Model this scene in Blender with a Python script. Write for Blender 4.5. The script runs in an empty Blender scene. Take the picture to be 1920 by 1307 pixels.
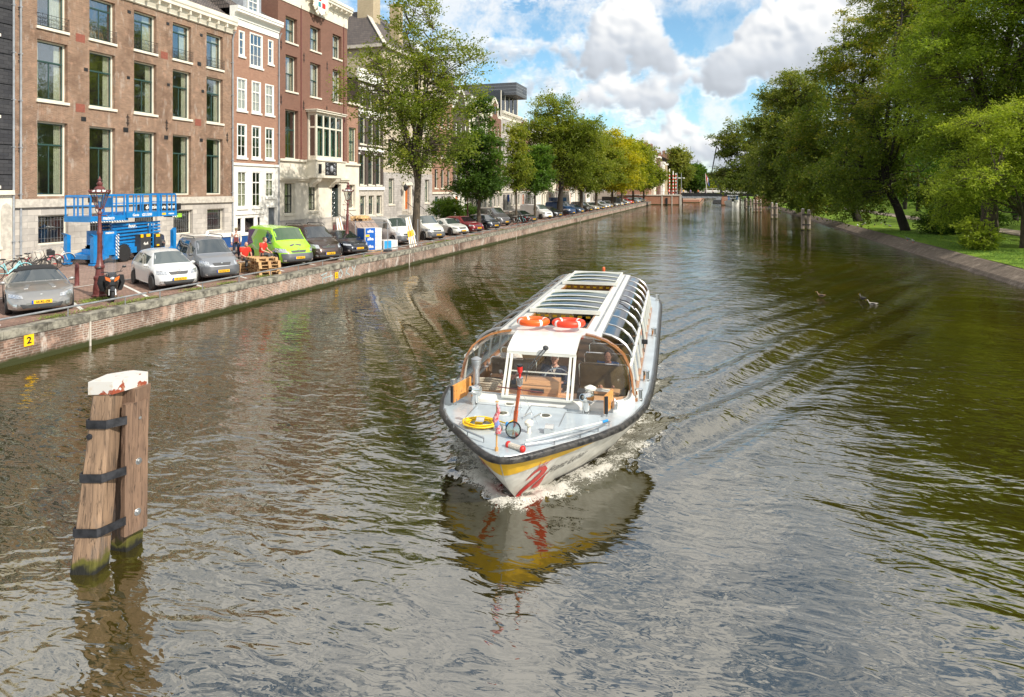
import bpy, bmesh, math, random
import numpy as np
from mathutils import Vector, Matrix
from mathutils.bvhtree import BVHTree
R = math.radians
C = bpy.context.scene.collection
scene = bpy.context.scene
random.seed(7)
STREET = 1.0

# ------------------------------------------------------------ camera
cam_d = bpy.data.cameras.new('camera'); cam = bpy.data.objects.new('camera', cam_d); C.objects.link(cam)
cam_d.sensor_width = 36; cam_d.lens = 22.5; cam_d.shift_y = -0.1555
cam_d.clip_start = 0.1; cam_d.clip_end = 4000
YAW = math.atan(375/1200)
cam.location = (0, 0, 5); cam.rotation_euler = (R(90), 0, YAW)
scene.camera = cam
# ------------------------------------------------------------ light, sky, exposure
SUN_EL = 40; SUN_AZ = 113          # azimuth clockwise from +Y: the sun stands over the right bank, a little behind
sd = bpy.data.lights.new('sun', 'SUN'); sd.energy = 4.3; sd.angle = R(0.6); sd.color = (1, .93, .82)
so = bpy.data.objects.new('sun', sd); C.objects.link(so)
sv = Vector((math.sin(R(SUN_AZ))*math.cos(R(SUN_EL)), math.cos(R(SUN_AZ))*math.cos(R(SUN_EL)), math.sin(R(SUN_EL))))
so.rotation_euler = sv.to_track_quat('Z', 'Y').to_euler()
scene.view_settings.view_transform = 'Standard'; scene.view_settings.look = 'None'
scene.view_settings.exposure = 0.38; scene.view_settings.gamma = 1
scene.render.engine = 'CYCLES'

class NT:
    """small helper to write node trees"""
    def __init__(s, tree): s.t = tree; s.t.nodes.clear()
    def n(s, typ, **kw):
        nd = s.t.nodes.new(typ)
        ins = kw.pop('i', {})
        for k, v in kw.items(): setattr(nd, k, v)
        for k, v in ins.items():
            sock = nd.inputs[k]
            if isinstance(v, bpy.types.NodeSocket): s.t.links.new(v, sock)
            else: sock.default_value = v
        return nd
    def m(s, op, a, b=None, c=None, clamp=False):
        nd = s.t.nodes.new('ShaderNodeMath'); nd.operation = op; nd.use_clamp = clamp
        for k, v in enumerate((a, b, c)):
            if v is None: continue
            if isinstance(v, bpy.types.NodeSocket): s.t.links.new(v, nd.inputs[k])
            else: nd.inputs[k].default_value = v
        return nd.outputs[0]
    def vm(s, op, a, b=None, out=0):
        nd = s.t.nodes.new('ShaderNodeVectorMath'); nd.operation = op
        for k, v in enumerate((a, b)):
            if v is None: continue
            if isinstance(v, bpy.types.NodeSocket): s.t.links.new(v, nd.inputs[k])
            else: nd.inputs[k].default_value = v
        return nd.outputs[out]
    def mix(s, f, a, b, typ='RGBA', blend='MIX'):
        nd = s.t.nodes.new('ShaderNodeMix'); nd.data_type = typ
        if typ == 'RGBA': nd.blend_type = blend
        idx = {'RGBA': (0, 6, 7, 2), 'FLOAT': (0, 2, 3, 0)}[typ]
        for k, v in zip(idx[:3], (f, a, b)):
            if isinstance(v, bpy.types.NodeSocket): s.t.links.new(v, nd.inputs[k])
            else: nd.inputs[k].default_value = v if not isinstance(v, (tuple, list)) or len(v) == 4 else (*v, 1)
        return nd.outputs[idx[3]]
    def ramp(s, f, stops):
        nd = s.t.nodes.new('ShaderNodeValToRGB'); s.t.links.new(f, nd.inputs[0])
        e = nd.color_ramp.elements
        while len(e) < len(stops): e.new(.5)
        for k, (p, c) in enumerate(stops):
            e[k].position = p; e[k].color = c if len(c) == 4 else (*c, 1)
        return nd.outputs[0]
    def ss(s, v, a, b):
        nd = s.n('ShaderNodeMapRange', interpolation_type='SMOOTHSTEP', i={'Value': v, 'From Min': a, 'From Max': b})
        return nd.outputs[0]
    def noise(s, vec, scale, detail=3, rough=.5, dist=0):
        return s.n('ShaderNodeTexNoise', i={'Vector': vec, 'Scale': scale, 'Detail': detail, 'Roughness': rough, 'Distortion': dist}).outputs[0]
    def l(s, a, b): s.t.links.new(a, b)

world = bpy.data.worlds.new('World'); scene.world = world; world.use_nodes = True
w = NT(world.node_tree)
sky = w.n('ShaderNodeTexSky', sky_type='NISHITA', sun_disc=False, sun_elevation=R(SUN_EL), sun_rotation=R(SUN_AZ),
          altitude=0, air_density=1.0, dust_density=.6, ozone_density=2.5)
tc = w.n('ShaderNodeTexCoord')
sep = w.n('ShaderNodeSeparateXYZ', i={'Vector': tc.outputs['Generated']})
az = w.m('ARCTAN2', sep.outputs[0], sep.outputs[1]); el = w.m('ARCSINE', sep.outputs[2])
azel = w.n('ShaderNodeCombineXYZ', i={0: az, 1: el, 2: 0.0}).outputs[0]
def skyang(px, py):
    a = math.atan((px-960)/1200) - YAW
    return a, math.atan((355-py)/1200*math.cos(a+YAW))
# clouds of that day, worked out here as heaps of round puffs by compass direction (az) and height (el)
CW, CH = 4096, 1024
crg = np.random.default_rng(21)
def fnoise(beta, lo, hi=1e9, seed=0):
    r_ = np.random.default_rng(seed); f = np.fft.rfft2(r_.normal(size=(CH, CW)))
    ky = np.fft.fftfreq(CH)[:, None]*CH; kx = np.fft.rfftfreq(CW)[None, :]*CW/4
    k_ = np.hypot(kx, ky); a_ = np.where((k_ >= lo) & (k_ < hi), 1/np.maximum(k_, 1)**beta, 0); n_ = np.fft.irfft2(f*a_, (CH, CW)); return (n_/n_.std()).astype(np.float32)
AZ, EL = np.meshgrid((np.arange(CW)+.5)/CW*2*np.pi-np.pi, (np.arange(CH)+.5)/CH*np.pi/2)
AZ = AZ.astype(np.float32); EL = EL.astype(np.float32); PXR = CW/(2*np.pi)
wa = AZ+.0045*fnoise(1.6, 12, seed=1)+.0012*fnoise(1.3, 90, seed=2); we = EL+.0045*fnoise(1.6, 12, seed=3)+.0012*fnoise(1.3, 90, seed=4)
HF = np.full((CH, CW), -1., np.float32); REL = np.ones((CH, CW), np.float32)
def puff(a, e, r, zc, rel):
    m_ = r*1.3+.012; x0 = int((a-m_+np.pi)*PXR); x1 = int((a+m_+np.pi)*PXR)+1; y0 = max(0, int((e-m_)*PXR)); y1 = min(CH, int((e+m_)*PXR)+1)
    if x0 < 0 or x1 > CW or y1 <= y0: return
    sl = (slice(y0, y1), slice(x0, x1)); d2 = (wa[sl]-a)**2+(we[sl]-e)**2
    z = np.sqrt(np.maximum(0, r*r-d2))+zc-.6*np.maximum(0, np.sqrt(d2)-r); z = np.where(d2 < (r*1.25)**2, z, -1)
    up = z > HF[sl]; HF[sl] = np.where(up, z, HF[sl]); REL[sl] = np.where(up, np.clip(rel+(EL[sl]-e)/r*.22, 0, 1), REL[sl])
def cumulus(px, py, hw, h, n, rs=(.14, .34)):
    """centre column px, flat base at py, half width hw, height h, all in the units of skyang"""
    a0, e0 = skyang(px, py); u_ = 1/1200.
    for k in range(n):
        q = crg.uniform(-1, 1); tp_ = (1-abs(q)**2.2)*crg.uniform(.75, 1.05); t_ = crg.random()**.8*tp_
        r = h*u_*crg.uniform(*rs)*(1-.45*t_); a = a0+q*hw*u_; e = e0+t_*h*u_*.8+r*.5
        puff(a, e, r, crg.uniform(-.7, .7)*r, t_)
    for k in range(n*3):
        q = crg.uniform(-1, 1); tp_ = (1-abs(q)**2.2); t_ = tp_*crg.uniform(.2, 1.02); r = h*u_*crg.uniform(.06, .16)
        puff(a0+q*hw*u_*1.0, e0+t_*h*u_*.9+r, r, h*u_*crg.uniform(.0, .28), t_)
for c_ in [(1520, 150, 150, 132, 90), (1640, 120, 110, 130, 40), (1345, 168, 135, 62, 70), (1440, 150, 60, 105, 40), (1176, 130, 66, 118, 60), (1250, 178, 80, 42, 34), (1165, 214, 88, 70, 60), (1232, 236, 54, 40, 30),
           (1275, 318, 95, 82, 50), (1350, 330, 80, 60, 24), (985, 116, 92, 44, 46), (985, 170, 58, 36, 30), (1075, 98, 50, 34, 24), (700, 150, 150, 70, 40), (500, 60, 160, 90, 40), (1800, 200, 160, 120, 40)]: cumulus(*c_)
for k in range(60):     # the rest of the horizon
    a = crg.uniform(-np.pi, np.pi)
    if -.55 < a < .55: continue
    e = crg.uniform(.02, .38); u_ = crg.uniform(.6, 1.6)
    a0, e0 = a, e; hw, h = crg.uniform(60, 170)*u_, crg.uniform(50, 110)*u_
    sk_ = skyang; skyang = lambda px, py, a0=a0, e0=e0: (a0, e0); cumulus(0, 0, hw, h, 26); skyang = sk_
HF += np.where(HF > 0, .0010*fnoise(1.3, 60, seed=7), 0)
alpha = np.clip(HF/.020, 0, 1); alpha = alpha*alpha*(3-2*alpha)
for _ in range(2): alpha = (alpha+np.roll(alpha, 1, 0)+np.roll(alpha, -1, 0)+np.roll(alpha, 1, 1)+np.roll(alpha, -1, 1))/5
HB = HF.copy()
for _ in range(10): HB = (HB+np.roll(HB, 1, 0)+np.roll(HB, -1, 0)+np.roll(HB, 1, 1)+np.roll(HB, -1, 1))/5
gy_, gx_ = np.gradient((HF*.3+HB*.7)*PXR*.8); nz = 1/np.sqrt(1+gx_**2+gy_**2)
lam = (-gx_*.52-gy_*.66)*nz+.54*nz
lit = np.clip(.5+.62*lam, 0, 1); rel_ = np.clip(REL*1.15, 0, 1)
# soften the shading a little, as scattering does
def blur(a_, n_):
    for _ in range(n_): a_ = (a_+np.roll(a_, 1, 0)+np.roll(a_, -1, 0)+np.roll(a_, 1, 1)+np.roll(a_, -1, 1))/5
    return a_
lit = blur(lit, 6); rel_ = blur(rel_, 16)
sh = np.clip(.10+1.02*(.25+.75*lit)*(.50+.50*rel_), 0, 1)
# high broken layer overhead and thin veils
f1 = fnoise(1.55, 3, seed=9); f2 = fnoise(1.2, 20, seed=10); lay0 = f1*.8+f2*.35
rr0 = 1/np.tan(EL+.10); lay = lay0[(np.cos(AZ)*rr0*95+500).astype(int) % CH, (np.sin(AZ)*rr0*95+900).astype(int) % CW]; layb = lay0[(np.cos(AZ)*rr0*95+508).astype(int) % CH, (np.sin(AZ)*rr0*95+908).astype(int) % CW]
hi_ = np.clip((EL-.25)/.10, 0, 1); la = np.clip((lay+.45+.5*np.clip((.75-EL)/.3, 0, 1))/.55, 0, 1)*hi_; ls = np.clip(1.12-.16*lay+.35*(lay-layb), .5, 1.3)
veil = np.clip((f1*.5+fnoise(1.5, 8, seed=12)*.5+.8)/1.6, 0, 1)*.78*np.clip((EL-.03)/.08, 0, 1)
veil *= 1-.75*np.exp(-(((AZ+.01)/.16)**2+((EL-.225)/.035)**2))
sh2 = sh*alpha+ls*(1-alpha); al = (1-(1-alpha)*(1-la*.95)*(1-veil))*np.clip((EL-.006)/.02, 0, 1); sh2 = np.where(alpha > .02, sh2, np.where(la > veil, ls, .93))
lo_, md_, hi3 = np.array([.33, .365, .41]), np.array([.60, .64, .695]), np.array([.96, .955, .94])
t3 = np.clip(sh2, 0, 1.3)[..., None]; col = np.where(t3 < .62, lo_+(md_-lo_)*t3/.62, md_+(hi3-md_)*(t3-.62)/.38)
img = bpy.data.images.new('cloud_cover', CW, CH, alpha=True, float_buffer=True, is_data=True)
img.pixels.foreach_set(np.concatenate([col, al[..., None]], -1).astype(np.float32).ravel()); img.pack()
CLD = 6.3
uv = w.n('ShaderNodeCombineXYZ', i={0: w.m('MULTIPLY_ADD', az, 1/(2*math.pi), .5), 1: w.m('MULTIPLY', el, 2/math.pi), 2: 0.0}).outputs[0]
ti_ = w.n('ShaderNodeTexImage', image=img, extension='EXTEND', i={'Vector': uv})
ccol = w.vm('MULTIPLY', ti_.outputs[0], (CLD, CLD, CLD)); mask = ti_.outputs[1]
skyc = w.vm('MULTIPLY', sky.outputs[0], (.84, 1.03, 1.0))
horiz = w.m('MULTIPLY', w.ss(el, .14, -.02), .45)
base = w.mix(horiz, skyc, (.70*CLD, .75*CLD, .80*CLD, 1))
full = w.mix(mask, base, ccol)
bg = w.n('ShaderNodeBackground', i={'Color': full, 'Strength': .14})
w.l(bg.outputs[0], w.n('ShaderNodeOutputWorld').inputs[0])

# ------------------------------------------------------------ materials
M = {}
def pm(name, col, rough=.6, metal=0., var=.12, vs=3., bump=0., bs=20., spec=.5, coat=0., emit=None, col2=None, stretch=(1, 1, 1)):
    if name in M: return M[name]
    mt = bpy.data.materials.new(name); mt.use_nodes = True; t = NT(mt.node_tree)
    co = t.n('ShaderNodeTexCoord').outputs['Object']
    if stretch != (1, 1, 1): co = t.vm('MULTIPLY', co, stretch)
    p = t.n('ShaderNodeBsdfPrincipled', i={'Roughness': rough, 'Metallic': metal, 'Specular IOR Level': spec, 'Coat Weight': coat, 'Coat Roughness': .06})
    if var > 0 or col2:
        nz = t.noise(co, vs, 5, .6)
        f = t.ss(nz, .32, .68)
        c1 = tuple(c*(1-var) for c in col); c2 = col2 or tuple(min(1, c*(1+var)) for c in col)
        t.l(t.mix(f, c1, c2), p.inputs['Base Color'])
        t.l(t.m('ADD', t.m('MULTIPLY', f, .12), rough-.06, clamp=True), p.inputs['Roughness'])
    else: p.inputs['Base Color'].default_value = (*col, 1)
    if bump:
        b = t.n('ShaderNodeBump', i={'Strength': bump, 'Distance': .02, 'Height': t.noise(co, bs, 4, .6)})
        t.l(b.outputs[0], p.inputs['Normal'])
    if emit: p.inputs['Emission Color'].default_value = (*col, 1); p.inputs['Emission Strength'].default_value = emit
    t.l(p.outputs[0], t.n('ShaderNodeOutputMaterial').inputs[0])
    M[name] = mt; return mt
def brick(name, c1, c2, mortar, bw=.22, bh=.065, ms=.009, horizontal=False, rough=.85, stain=.25, off=.5, stripe=None, wet=False, efflo=0.):
    mt = bpy.data.materials.new(name); mt.use_nodes = True; t = NT(mt.node_tree)
    co = t.n('ShaderNodeTexCoord').outputs['Object']
    s3 = t.n('ShaderNodeSeparateXYZ', i={'Vector': co})
    if horizontal: v = co
    else: v = t.n('ShaderNodeCombineXYZ', i={0: t.m('ADD', s3.outputs[0], s3.outputs[1]), 1: s3.outputs[2], 2: 0.0}).outputs[0]
    b = t.n('ShaderNodeTexBrick', offset=off, i={'Vector': v, 'Color1': (*c1, 1), 'Color2': (*c2, 1), 'Mortar': (*mortar, 1),
            'Scale': 1.0, 'Mortar Size': ms, 'Mortar Smooth': .15, 'Brick Width': bw, 'Row Height': bh})
    n1 = t.noise(co, .45, 6, .62); n2 = t.noise(co, 2.3, 5, .65)
    c = t.mix(t.m('MULTIPLY', t.ss(n1, .45, .7), stain), b.outputs[0], tuple(x*.45 for x in c1))
    c = t.mix(t.m('MULTIPLY', t.ss(n2, .5, .72), stain*.9), c, tuple(min(1, x*1.5+.04) for x in c2))
    if efflo:
        n3 = t.noise(t.vm('MULTIPLY', co, (1.1, 1.1, .35)), 2.2, 7, .72)
        c = t.mix(t.m('MULTIPLY', t.ss(n3, .53, .66), efflo), c, (.55, .52, .47))
    if wet:
        zz = t.m('ADD', s3.outputs[2], t.m('MULTIPLY', t.m('SUBTRACT', n2, .5), .25))
        c = t.mix(t.ss(zz, .26, .12), c, (.035, .04, .012))
    p = t.n('ShaderNodeBsdfPrincipled', i={'Base Color': c, 'Roughness': rough, 'Specular IOR Level': .3})
    hh = t.m('ADD', t.m('MULTIPLY', b.outputs['Fac'], -1), t.m('MULTIPLY', t.noise(co, 30, 3), .5))
    t.l(t.n('ShaderNodeBump', i={'Strength': .5, 'Distance': .008, 'Height': hh}).outputs[0], p.inputs['Normal'])
    t.l(p.outputs[0], t.n('ShaderNodeOutputMaterial').inputs[0])
    M[name] = mt; return mt
def paint(name, col, metal=0., rough=.28):
    if name in M: return M[name]
    mt = bpy.data.materials.new(name); mt.use_nodes = True; t = NT(mt.node_tree)
    co = t.n('ShaderNodeTexCoord').outputs['Object']
    s3 = t.n('ShaderNodeSeparateXYZ', i={'Vector': co})
    dirt = t.m('MULTIPLY', t.ss(t.m('ADD', s3.outputs[2], t.m('MULTIPLY', t.noise(co, 3, 4), .5)), .65, .35), .35)
    c = t.mix(dirt, col, tuple(x*.35+.05 for x in col))
    c = t.mix(t.m('MULTIPLY', t.ss(t.noise(co, 1.7, 5), .4, .75), .10), c, tuple(x*.6+.03 for x in col))
    p = t.n('ShaderNodeBsdfPrincipled', i={'Base Color': c, 'Roughness': rough, 'Metallic': metal, 'Coat Weight': .7, 'Coat Roughness': .05})
    t.l(t.m('ADD', t.m('MULTIPLY', dirt, .6), rough), p.inputs['Roughness'])
    t.l(p.outputs[0], t.n('ShaderNodeOutputMaterial').inputs[0]); M[name] = mt; return mt
def glass(name, tint, opac, rough=.03, wave=.0, ior=1.75):
    """thin pane: mirror reflection by angle over a partly clear, tinted sheet"""
    mt = bpy.data.materials.new(name); mt.use_nodes = True; t = NT(mt.node_tree)
    co = t.n('ShaderNodeTexCoord').outputs['Object']
    geo = t.n('ShaderNodeNewGeometry').outputs['Backfacing']     # the same mirror strength from either side of the sheet
    lw = t.n('ShaderNodeFresnel', i={'IOR': t.m('POWER', ior, t.m('SUBTRACT', 1, t.m('MULTIPLY', geo, 2)))})
    gl = t.n('ShaderNodeBsdfGlossy', i={'Roughness': rough, 'Color': (.95, .97, 1, 1)})
    if wave:
        b = t.n('ShaderNodeBump', i={'Strength': wave, 'Distance': .02, 'Height': t.noise(co, 1.6, 2)})
        t.l(b.outputs[0], gl.inputs['Normal']); t.l(b.outputs[0], lw.inputs['Normal'])
    tr = t.n('ShaderNodeBsdfTransparent', i={'Color': (*tint, 1)})
    df = t.n('ShaderNodeBsdfDiffuse', i={'Color': (tint[0]*.05, tint[1]*.055, tint[2]*.06, 1)})
    m1 = t.n('ShaderNodeMixShader', i={0: opac, 1: tr.outputs[0], 2: df.outputs[0]})
    m2 = t.n('ShaderNodeMixShader', i={0: lw.outputs[0], 1: m1.outputs[0], 2: gl.outputs[0]})
    t.l(m2.outputs[0], t.n('ShaderNodeOutputMaterial').inputs[0]); M[name] = mt; return mt
def wood(name, c1, c2, axis=2, rough=.6, coat=0., scale=9., wet=False):
    mt = bpy.data.materials.new(name); mt.use_nodes = True; t = NT(mt.node_tree)
    co = t.n('ShaderNodeTexCoord').outputs['Object']
    st = [1, 1, 1]; st[axis] = .09
    v = t.vm('MULTIPLY', co, tuple(st))
    n = t.noise(v, scale, 8, .68, .6); n2 = t.noise(co, 1.1, 4)
    c = t.mix(t.ss(n, .3, .7), c1, c2)
    c = t.mix(t.m('MULTIPLY', t.ss(n2, .42, .7), .55), c, tuple((a+b)*.36 for a, b in zip(c1, c2)))
    c = t.mix(t.m('MULTIPLY', t.ss(t.noise(v, scale*3.1, 4, .6), .58, .68), .7), c, tuple(a*.25 for a in c1))
    if axis == 2:      # drying cracks along the grain
        v2 = t.vm('MULTIPLY', co, (1, 1, .035)); ck = t.m('ABSOLUTE', t.m('SUBTRACT', t.noise(v2, scale*1.1, 3, .5, .2), .5))
        c = t.mix(t.m('MULTIPLY', t.ss(ck, .010, .001), .6), c, tuple(a*.12 for a in c1))
        c = t.mix(t.m('MULTIPLY', t.ss(t.noise(t.vm('MULTIPLY', co, (1, 1, .3)), 3.2, 5, .6), .52, .66), .55), c, tuple(.55*sum(c1)/3+.02 for _ in c1))
        n = t.m('ADD', n, t.m('MULTIPLY', t.ss(ck, .0, .03), .6))
    if wet:
        s3 = t.n('ShaderNodeSeparateXYZ', i={'Vector': co})
        zz = t.m('ADD', s3.outputs[2], t.m('MULTIPLY', t.m('SUBTRACT', t.noise(co, 6, 4), .5), .3))
        c = t.mix(t.ss(zz, .24, .14), c, (.09, .085, .01)); c = t.mix(t.ss(zz, .14, .04), c, (.008, .008, .005))
    p = t.n('ShaderNodeBsdfPrincipled', i={'Base Color': c, 'Roughness': rough, 'Coat Weight': coat})
    t.l(t.n('ShaderNodeBump', i={'Strength': .6, 'Distance': .012, 'Height': n}).outputs[0], p.inputs['Normal'])
    t.l(p.outputs[0], t.n('ShaderNodeOutputMaterial').inputs[0]); M[name] = mt; return mt

# ------------------------------------------------------------ mesh building
class MB:
    def __init__(s): s.v = []; s.f = []; s.mi = []; s.k = 0
    def add(s, vs, fs, mat=None):
        o = len(s.v)
        if mat is not None: vs = [mat @ Vector(p) for p in vs]
        s.v += [tuple(p) for p in vs]; s.f += [tuple(o+i for i in f) for f in fs]; s.mi += [s.k]*len(fs)
        return s
    def box(s, x0, x1, y0, y1, z0, z1, mat=None):
        v = [(x0, y0, z0), (x1, y0, z0), (x1, y1, z0), (x0, y1, z0), (x0, y0, z1), (x1, y0, z1), (x1, y1, z1), (x0, y1, z1)]
        return s.add(v, [(0, 3, 2, 1), (4, 5, 6, 7), (0, 1, 5, 4), (1, 2, 6, 5), (2, 3, 7, 6), (3, 0, 4, 7)], mat)
    def bar(s, a, b, w, h=None, up=(0, 0, 1)):
        a, b = Vector(a), Vector(b); d = (b-a); L = d.length
        if L < 1e-6: return s
        d /= L; up = Vector(up)
        if abs(d.dot(up)) > .98: up = Vector((1, 0, 0))
        x = d.cross(up).normalized(); y = x.cross(d); h = h or w
        vs = []
        for p in (a, b):
            for sx, sy in ((-1, -1), (1, -1), (1, 1), (-1, 1)): vs.append(p+x*sx*w/2+y*sy*h/2)
        return s.add(vs, [(0, 1, 2, 3), (7, 6, 5, 4), (0, 4, 5, 1), (1, 5, 6, 2), (2, 6, 7, 3), (3, 7, 4, 0)])
    def tube(s, pts, r, n=8, cap=True, closed=False):
        pts = [Vector(p) for p in pts]; N = len(pts)
        rs = r if isinstance(r, (list, tuple)) else [r]*N
        rings = []; prev = None
        for i, p in enumerate(pts):
            if closed: d = pts[(i+1) % N]-pts[i-1]
            else: d = pts[min(i+1, N-1)]-pts[max(i-1, 0)]
            if d.length < 1e-9: d = Vector((0, 0, 1))
            d.normalize()
            if prev is None:
                u = d.cross(Vector((0, 0, 1)))
                if u.length < .05: u = d.cross(Vector((1, 0, 0)))
            else: u = prev-d*prev.dot(d)
            u.normalize(); prev = u; w_ = d.cross(u)
            rings.append([p+(u*math.cos(2*math.pi*k/n)+w_*math.sin(2*math.pi*k/n))*rs[i] for k in range(n)])
        vs = [q for rg in rings for q in rg]; fs = []
        for i in range(N if closed else N-1):
            j = (i+1) % N
            for k in range(n): fs.append((i*n+k, i*n+(k+1) % n, j*n+(k+1) % n, j*n+k))
        if cap and not closed: fs.append(tuple(range(n))[::-1]); fs.append(tuple((N-1)*n+k for k in range(n)))
        return s.add(vs, fs)
    def lathe(s, prof, n=16, mat=None):
        """prof: (r, z) list about the z axis"""
        vs = [(r*math.cos(2*math.pi*k/n), r*math.sin(2*math.pi*k/n), z) for r, z in prof for k in range(n)]
        fs = [(i*n+k, i*n+(k+1) % n, (i+1)*n+(k+1) % n, (i+1)*n+k) for i in range(len(prof)-1) for k in range(n)]
        if prof[0][0] > 1e-4: fs.append(tuple(range(n))[::-1])
        if prof[-1][0] > 1e-4: fs.append(tuple((len(prof)-1)*n+k for k in range(n)))
        return s.add(vs, fs, mat)
    def ell(s, c, r, n=12, m=8, mat=None):
        prof = [(max(1e-5, math.sin(math.pi*i/m)), -math.cos(math.pi*i/m)) for i in range(m+1)]
        T = Matrix.Translation(c) @ Matrix.Diagonal((*(r if isinstance(r, (tuple, list)) else (r, r, r)), 1))
        return s.lathe(prof, n, (mat @ T) if mat is not None else T)
    def prism(s, poly, a, b, fn=None):
        """poly (u,v) extruded between a and b; fn(u, v, t) gives the point"""
        fn = fn or (lambda u, v, t: (t, u, v)); n = len(poly)
        vs = [fn(u, v, a) for u, v in poly]+[fn(u, v, b) for u, v in poly]
        fs = [tuple(range(n))[::-1], tuple(range(n, 2*n))]+[(k, (k+1) % n, n+(k+1) % n, n+k) for k in range(n)]
        return s.add(vs, fs)
    def grid(s, rows, closed=False, flip=False):
        """rows: list of equal-length point lists"""
        n = len(rows[0]); vs = [p for r in rows for p in r]; fs = []
        for i in range(len(rows)-1):
            for k in range(n if closed else n-1):
                f = (i*n+k, i*n+(k+1) % n, (i+1)*n+(k+1) % n, (i+1)*n+k)
                fs.append(f[::-1] if flip else f)
        return s.add(vs, fs)
    def mesh(s, name, smooth=None):
        me = bpy.data.meshes.new(name); me.from_pydata(s.v, [], s.f)
        if s.k: me.polygons.foreach_set('material_index', s.mi)
        if smooth is not None:
            bm = bmesh.new(); bm.from_mesh(me); bmesh.ops.recalc_face_normals(bm, faces=bm.faces); bm.to_mesh(me); bm.free()
            me.polygons.foreach_set('use_smooth', [True]*len(me.polygons)); me.set_sharp_from_angle(angle=R(smooth))
        me.update(); return me
    def build_each(s, name, mats, parent=None):
        """one object for each separate piece"""
        par = list(range(len(s.v)))
        def find(i):
            while par[i] != i: par[i] = par[par[i]]; i = par[i]
            return i
        for f in s.f:
            for i in f[1:]: par[find(i)] = find(f[0])
        gr = {}
        for f in s.f: gr.setdefault(find(f[0]), []).append(f)
        for fs in gr.values():
            ids = sorted({i for f in fs for i in f}); mp = {i: k for k, i in enumerate(ids)}
            b = MB(); b.v = [s.v[i] for i in ids]; b.f = [tuple(mp[i] for i in f) for f in fs]; b.mi = [0]*len(fs); o = b.build(name, mats, parent)
        return o
    def build(s, name, mats, parent=None, smooth=None, **tg):
        me = s.mesh(name, smooth)
        return ob(name, me, mats, parent, **tg)
def ob(name, me, mats=None, parent=None, loc=None, rot=None, **tg):
    if mats is not None and not len(me.materials):
        for m_ in (mats if isinstance(mats, (list, tuple)) else [mats]): me.materials.append(m_)
    o = bpy.data.objects.new(name, me); C.objects.link(o)
    if parent: o.parent = parent
    if loc is not None: o.location = loc
    if rot is not None: o.rotation_euler = rot
    if tg: tag(o, **tg)
    return o
def tag(o, label=None, cat=None, group=None, kind=None):
    if label: o['label'] = label
    if cat: o['category'] = cat
    if group: o['group'] = group
    if kind: o['kind'] = kind
    return o
def thing(name, label, cat, loc=(0, 0, 0), rz=0, group=None):
    o = bpy.data.objects.new(name, None); C.objects.link(o); o.location = loc; o.rotation_euler = (0, 0, rz)
    o.empty_display_size = .3
    return tag(o, label, cat, group)
_kids = {}
def copy_tree(o, parent=None):
    c = o.copy(); C.objects.link(c); c.parent = parent
    for ch in list(o.children): copy_tree(ch, c)
    return c
_tc = {}
def text_mesh(s, size, bold=False, depth=0., shear=0., align='LEFT'):
    key = (s, size, depth, shear, align)
    cu = bpy.data.curves.new('t', 'FONT'); cu.body = s; cu.size = size; cu.shear = shear; cu.extrude = depth
    cu.align_x = align; cu.resolution_u = 2
    if bold: cu.offset = size*.022
    o = bpy.data.objects.new('t', cu); C.objects.link(o)
    dg = bpy.context.evaluated_depsgraph_get(); me = bpy.data.meshes.new_from_object(o.evaluated_get(dg))
    bpy.data.objects.remove(o); me.materials.clear(); return me
def lettering(s, size, mat_, parent, loc, rot, bold=True, depth=.004, shear=0., align='CENTER', sx=1.):
    me = text_mesh(s, size, bold, depth, shear, align); me.name = 'lettering'
    o = ob('lettering', me, mat_, parent, loc, rot); o.scale = (sx, 1, 1); return o
# ------------------------------------------------------------ shared materials
brick('brick_house', (.185, .10, .065), (.285, .165, .105), (.32, .26, .20), stain=.55, efflo=.30)
brick('brick_red', (.26, .12, .08), (.35, .175, .115), (.38, .28, .21), stain=.18)
brick('brick_brown', (.145, .066, .05), (.20, .09, .066), (.26, .17, .12), stain=.16)
brick('brick_dark', (.035, .036, .042), (.055, .055, .06), (.02, .02, .022), bh=.2, bw=.5, stain=.2)
brick('brick_black', (.055, .04, .035), (.085, .06, .05), (.10, .09, .08), stain=.2)
brick('brick_yellow', (.42, .33, .20), (.50, .40, .26), (.40, .35, .28), stain=.18)
brick('brick_plum', (.15, .075, .06), (.20, .10, .08), (.2, .16, .13), stain=.18)
brick('brick_quay', (.16, .095, .07), (.29, .18, .13), (.38, .33, .28), bw=.24, bh=.075, ms=.014, stain=.85, wet=True, efflo=.7)
brick('brick_abutment', (.36, .15, .09), (.44, .20, .12), (.38, .28, .22), stain=.2, wet=True)
brick('stone_block', (.40, .37, .34), (.52, .48, .43), (.30, .28, .26), bw=.8, bh=.36, ms=.012, stain=.35)
brick('stone_rough', (.36, .34, .32), (.46, .43, .40), (.27, .25, .24), bw=.6, bh=.28, ms=.012, stain=.4)
brick('clinker', (.21, .125, .095), (.30, .19, .145), (.13, .10, .08), bw=.20, bh=.08, ms=.009, horizontal=True, stain=.45)
brick('clinker_road', (.24, .16, .13), (.33, .225, .18), (.15, .12, .10), bw=.21, bh=.09, ms=.009, horizontal=True, stain=.4)
brick('pavers', (.36, .33, .30), (.45, .42, .38), (.22, .2, .18), bw=.3, bh=.3, horizontal=True, stain=.3)
brick('roof_tiles', (.10, .085, .08), (.16, .13, .115), (.03, .03, .03), bw=.24, bh=.3, ms=.03, stain=.3, rough=.6)
brick('roof_red', (.36, .12, .06), (.42, .16, .08), (.1, .05, .04), bw=.24, bh=.3, ms=.03, stain=.3)
brick('revetment', (.15, .115, .09), (.23, .18, .14), (.07, .06, .045), bw=.22, bh=.12, ms=.014, horizontal=True, stain=.5)
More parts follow.
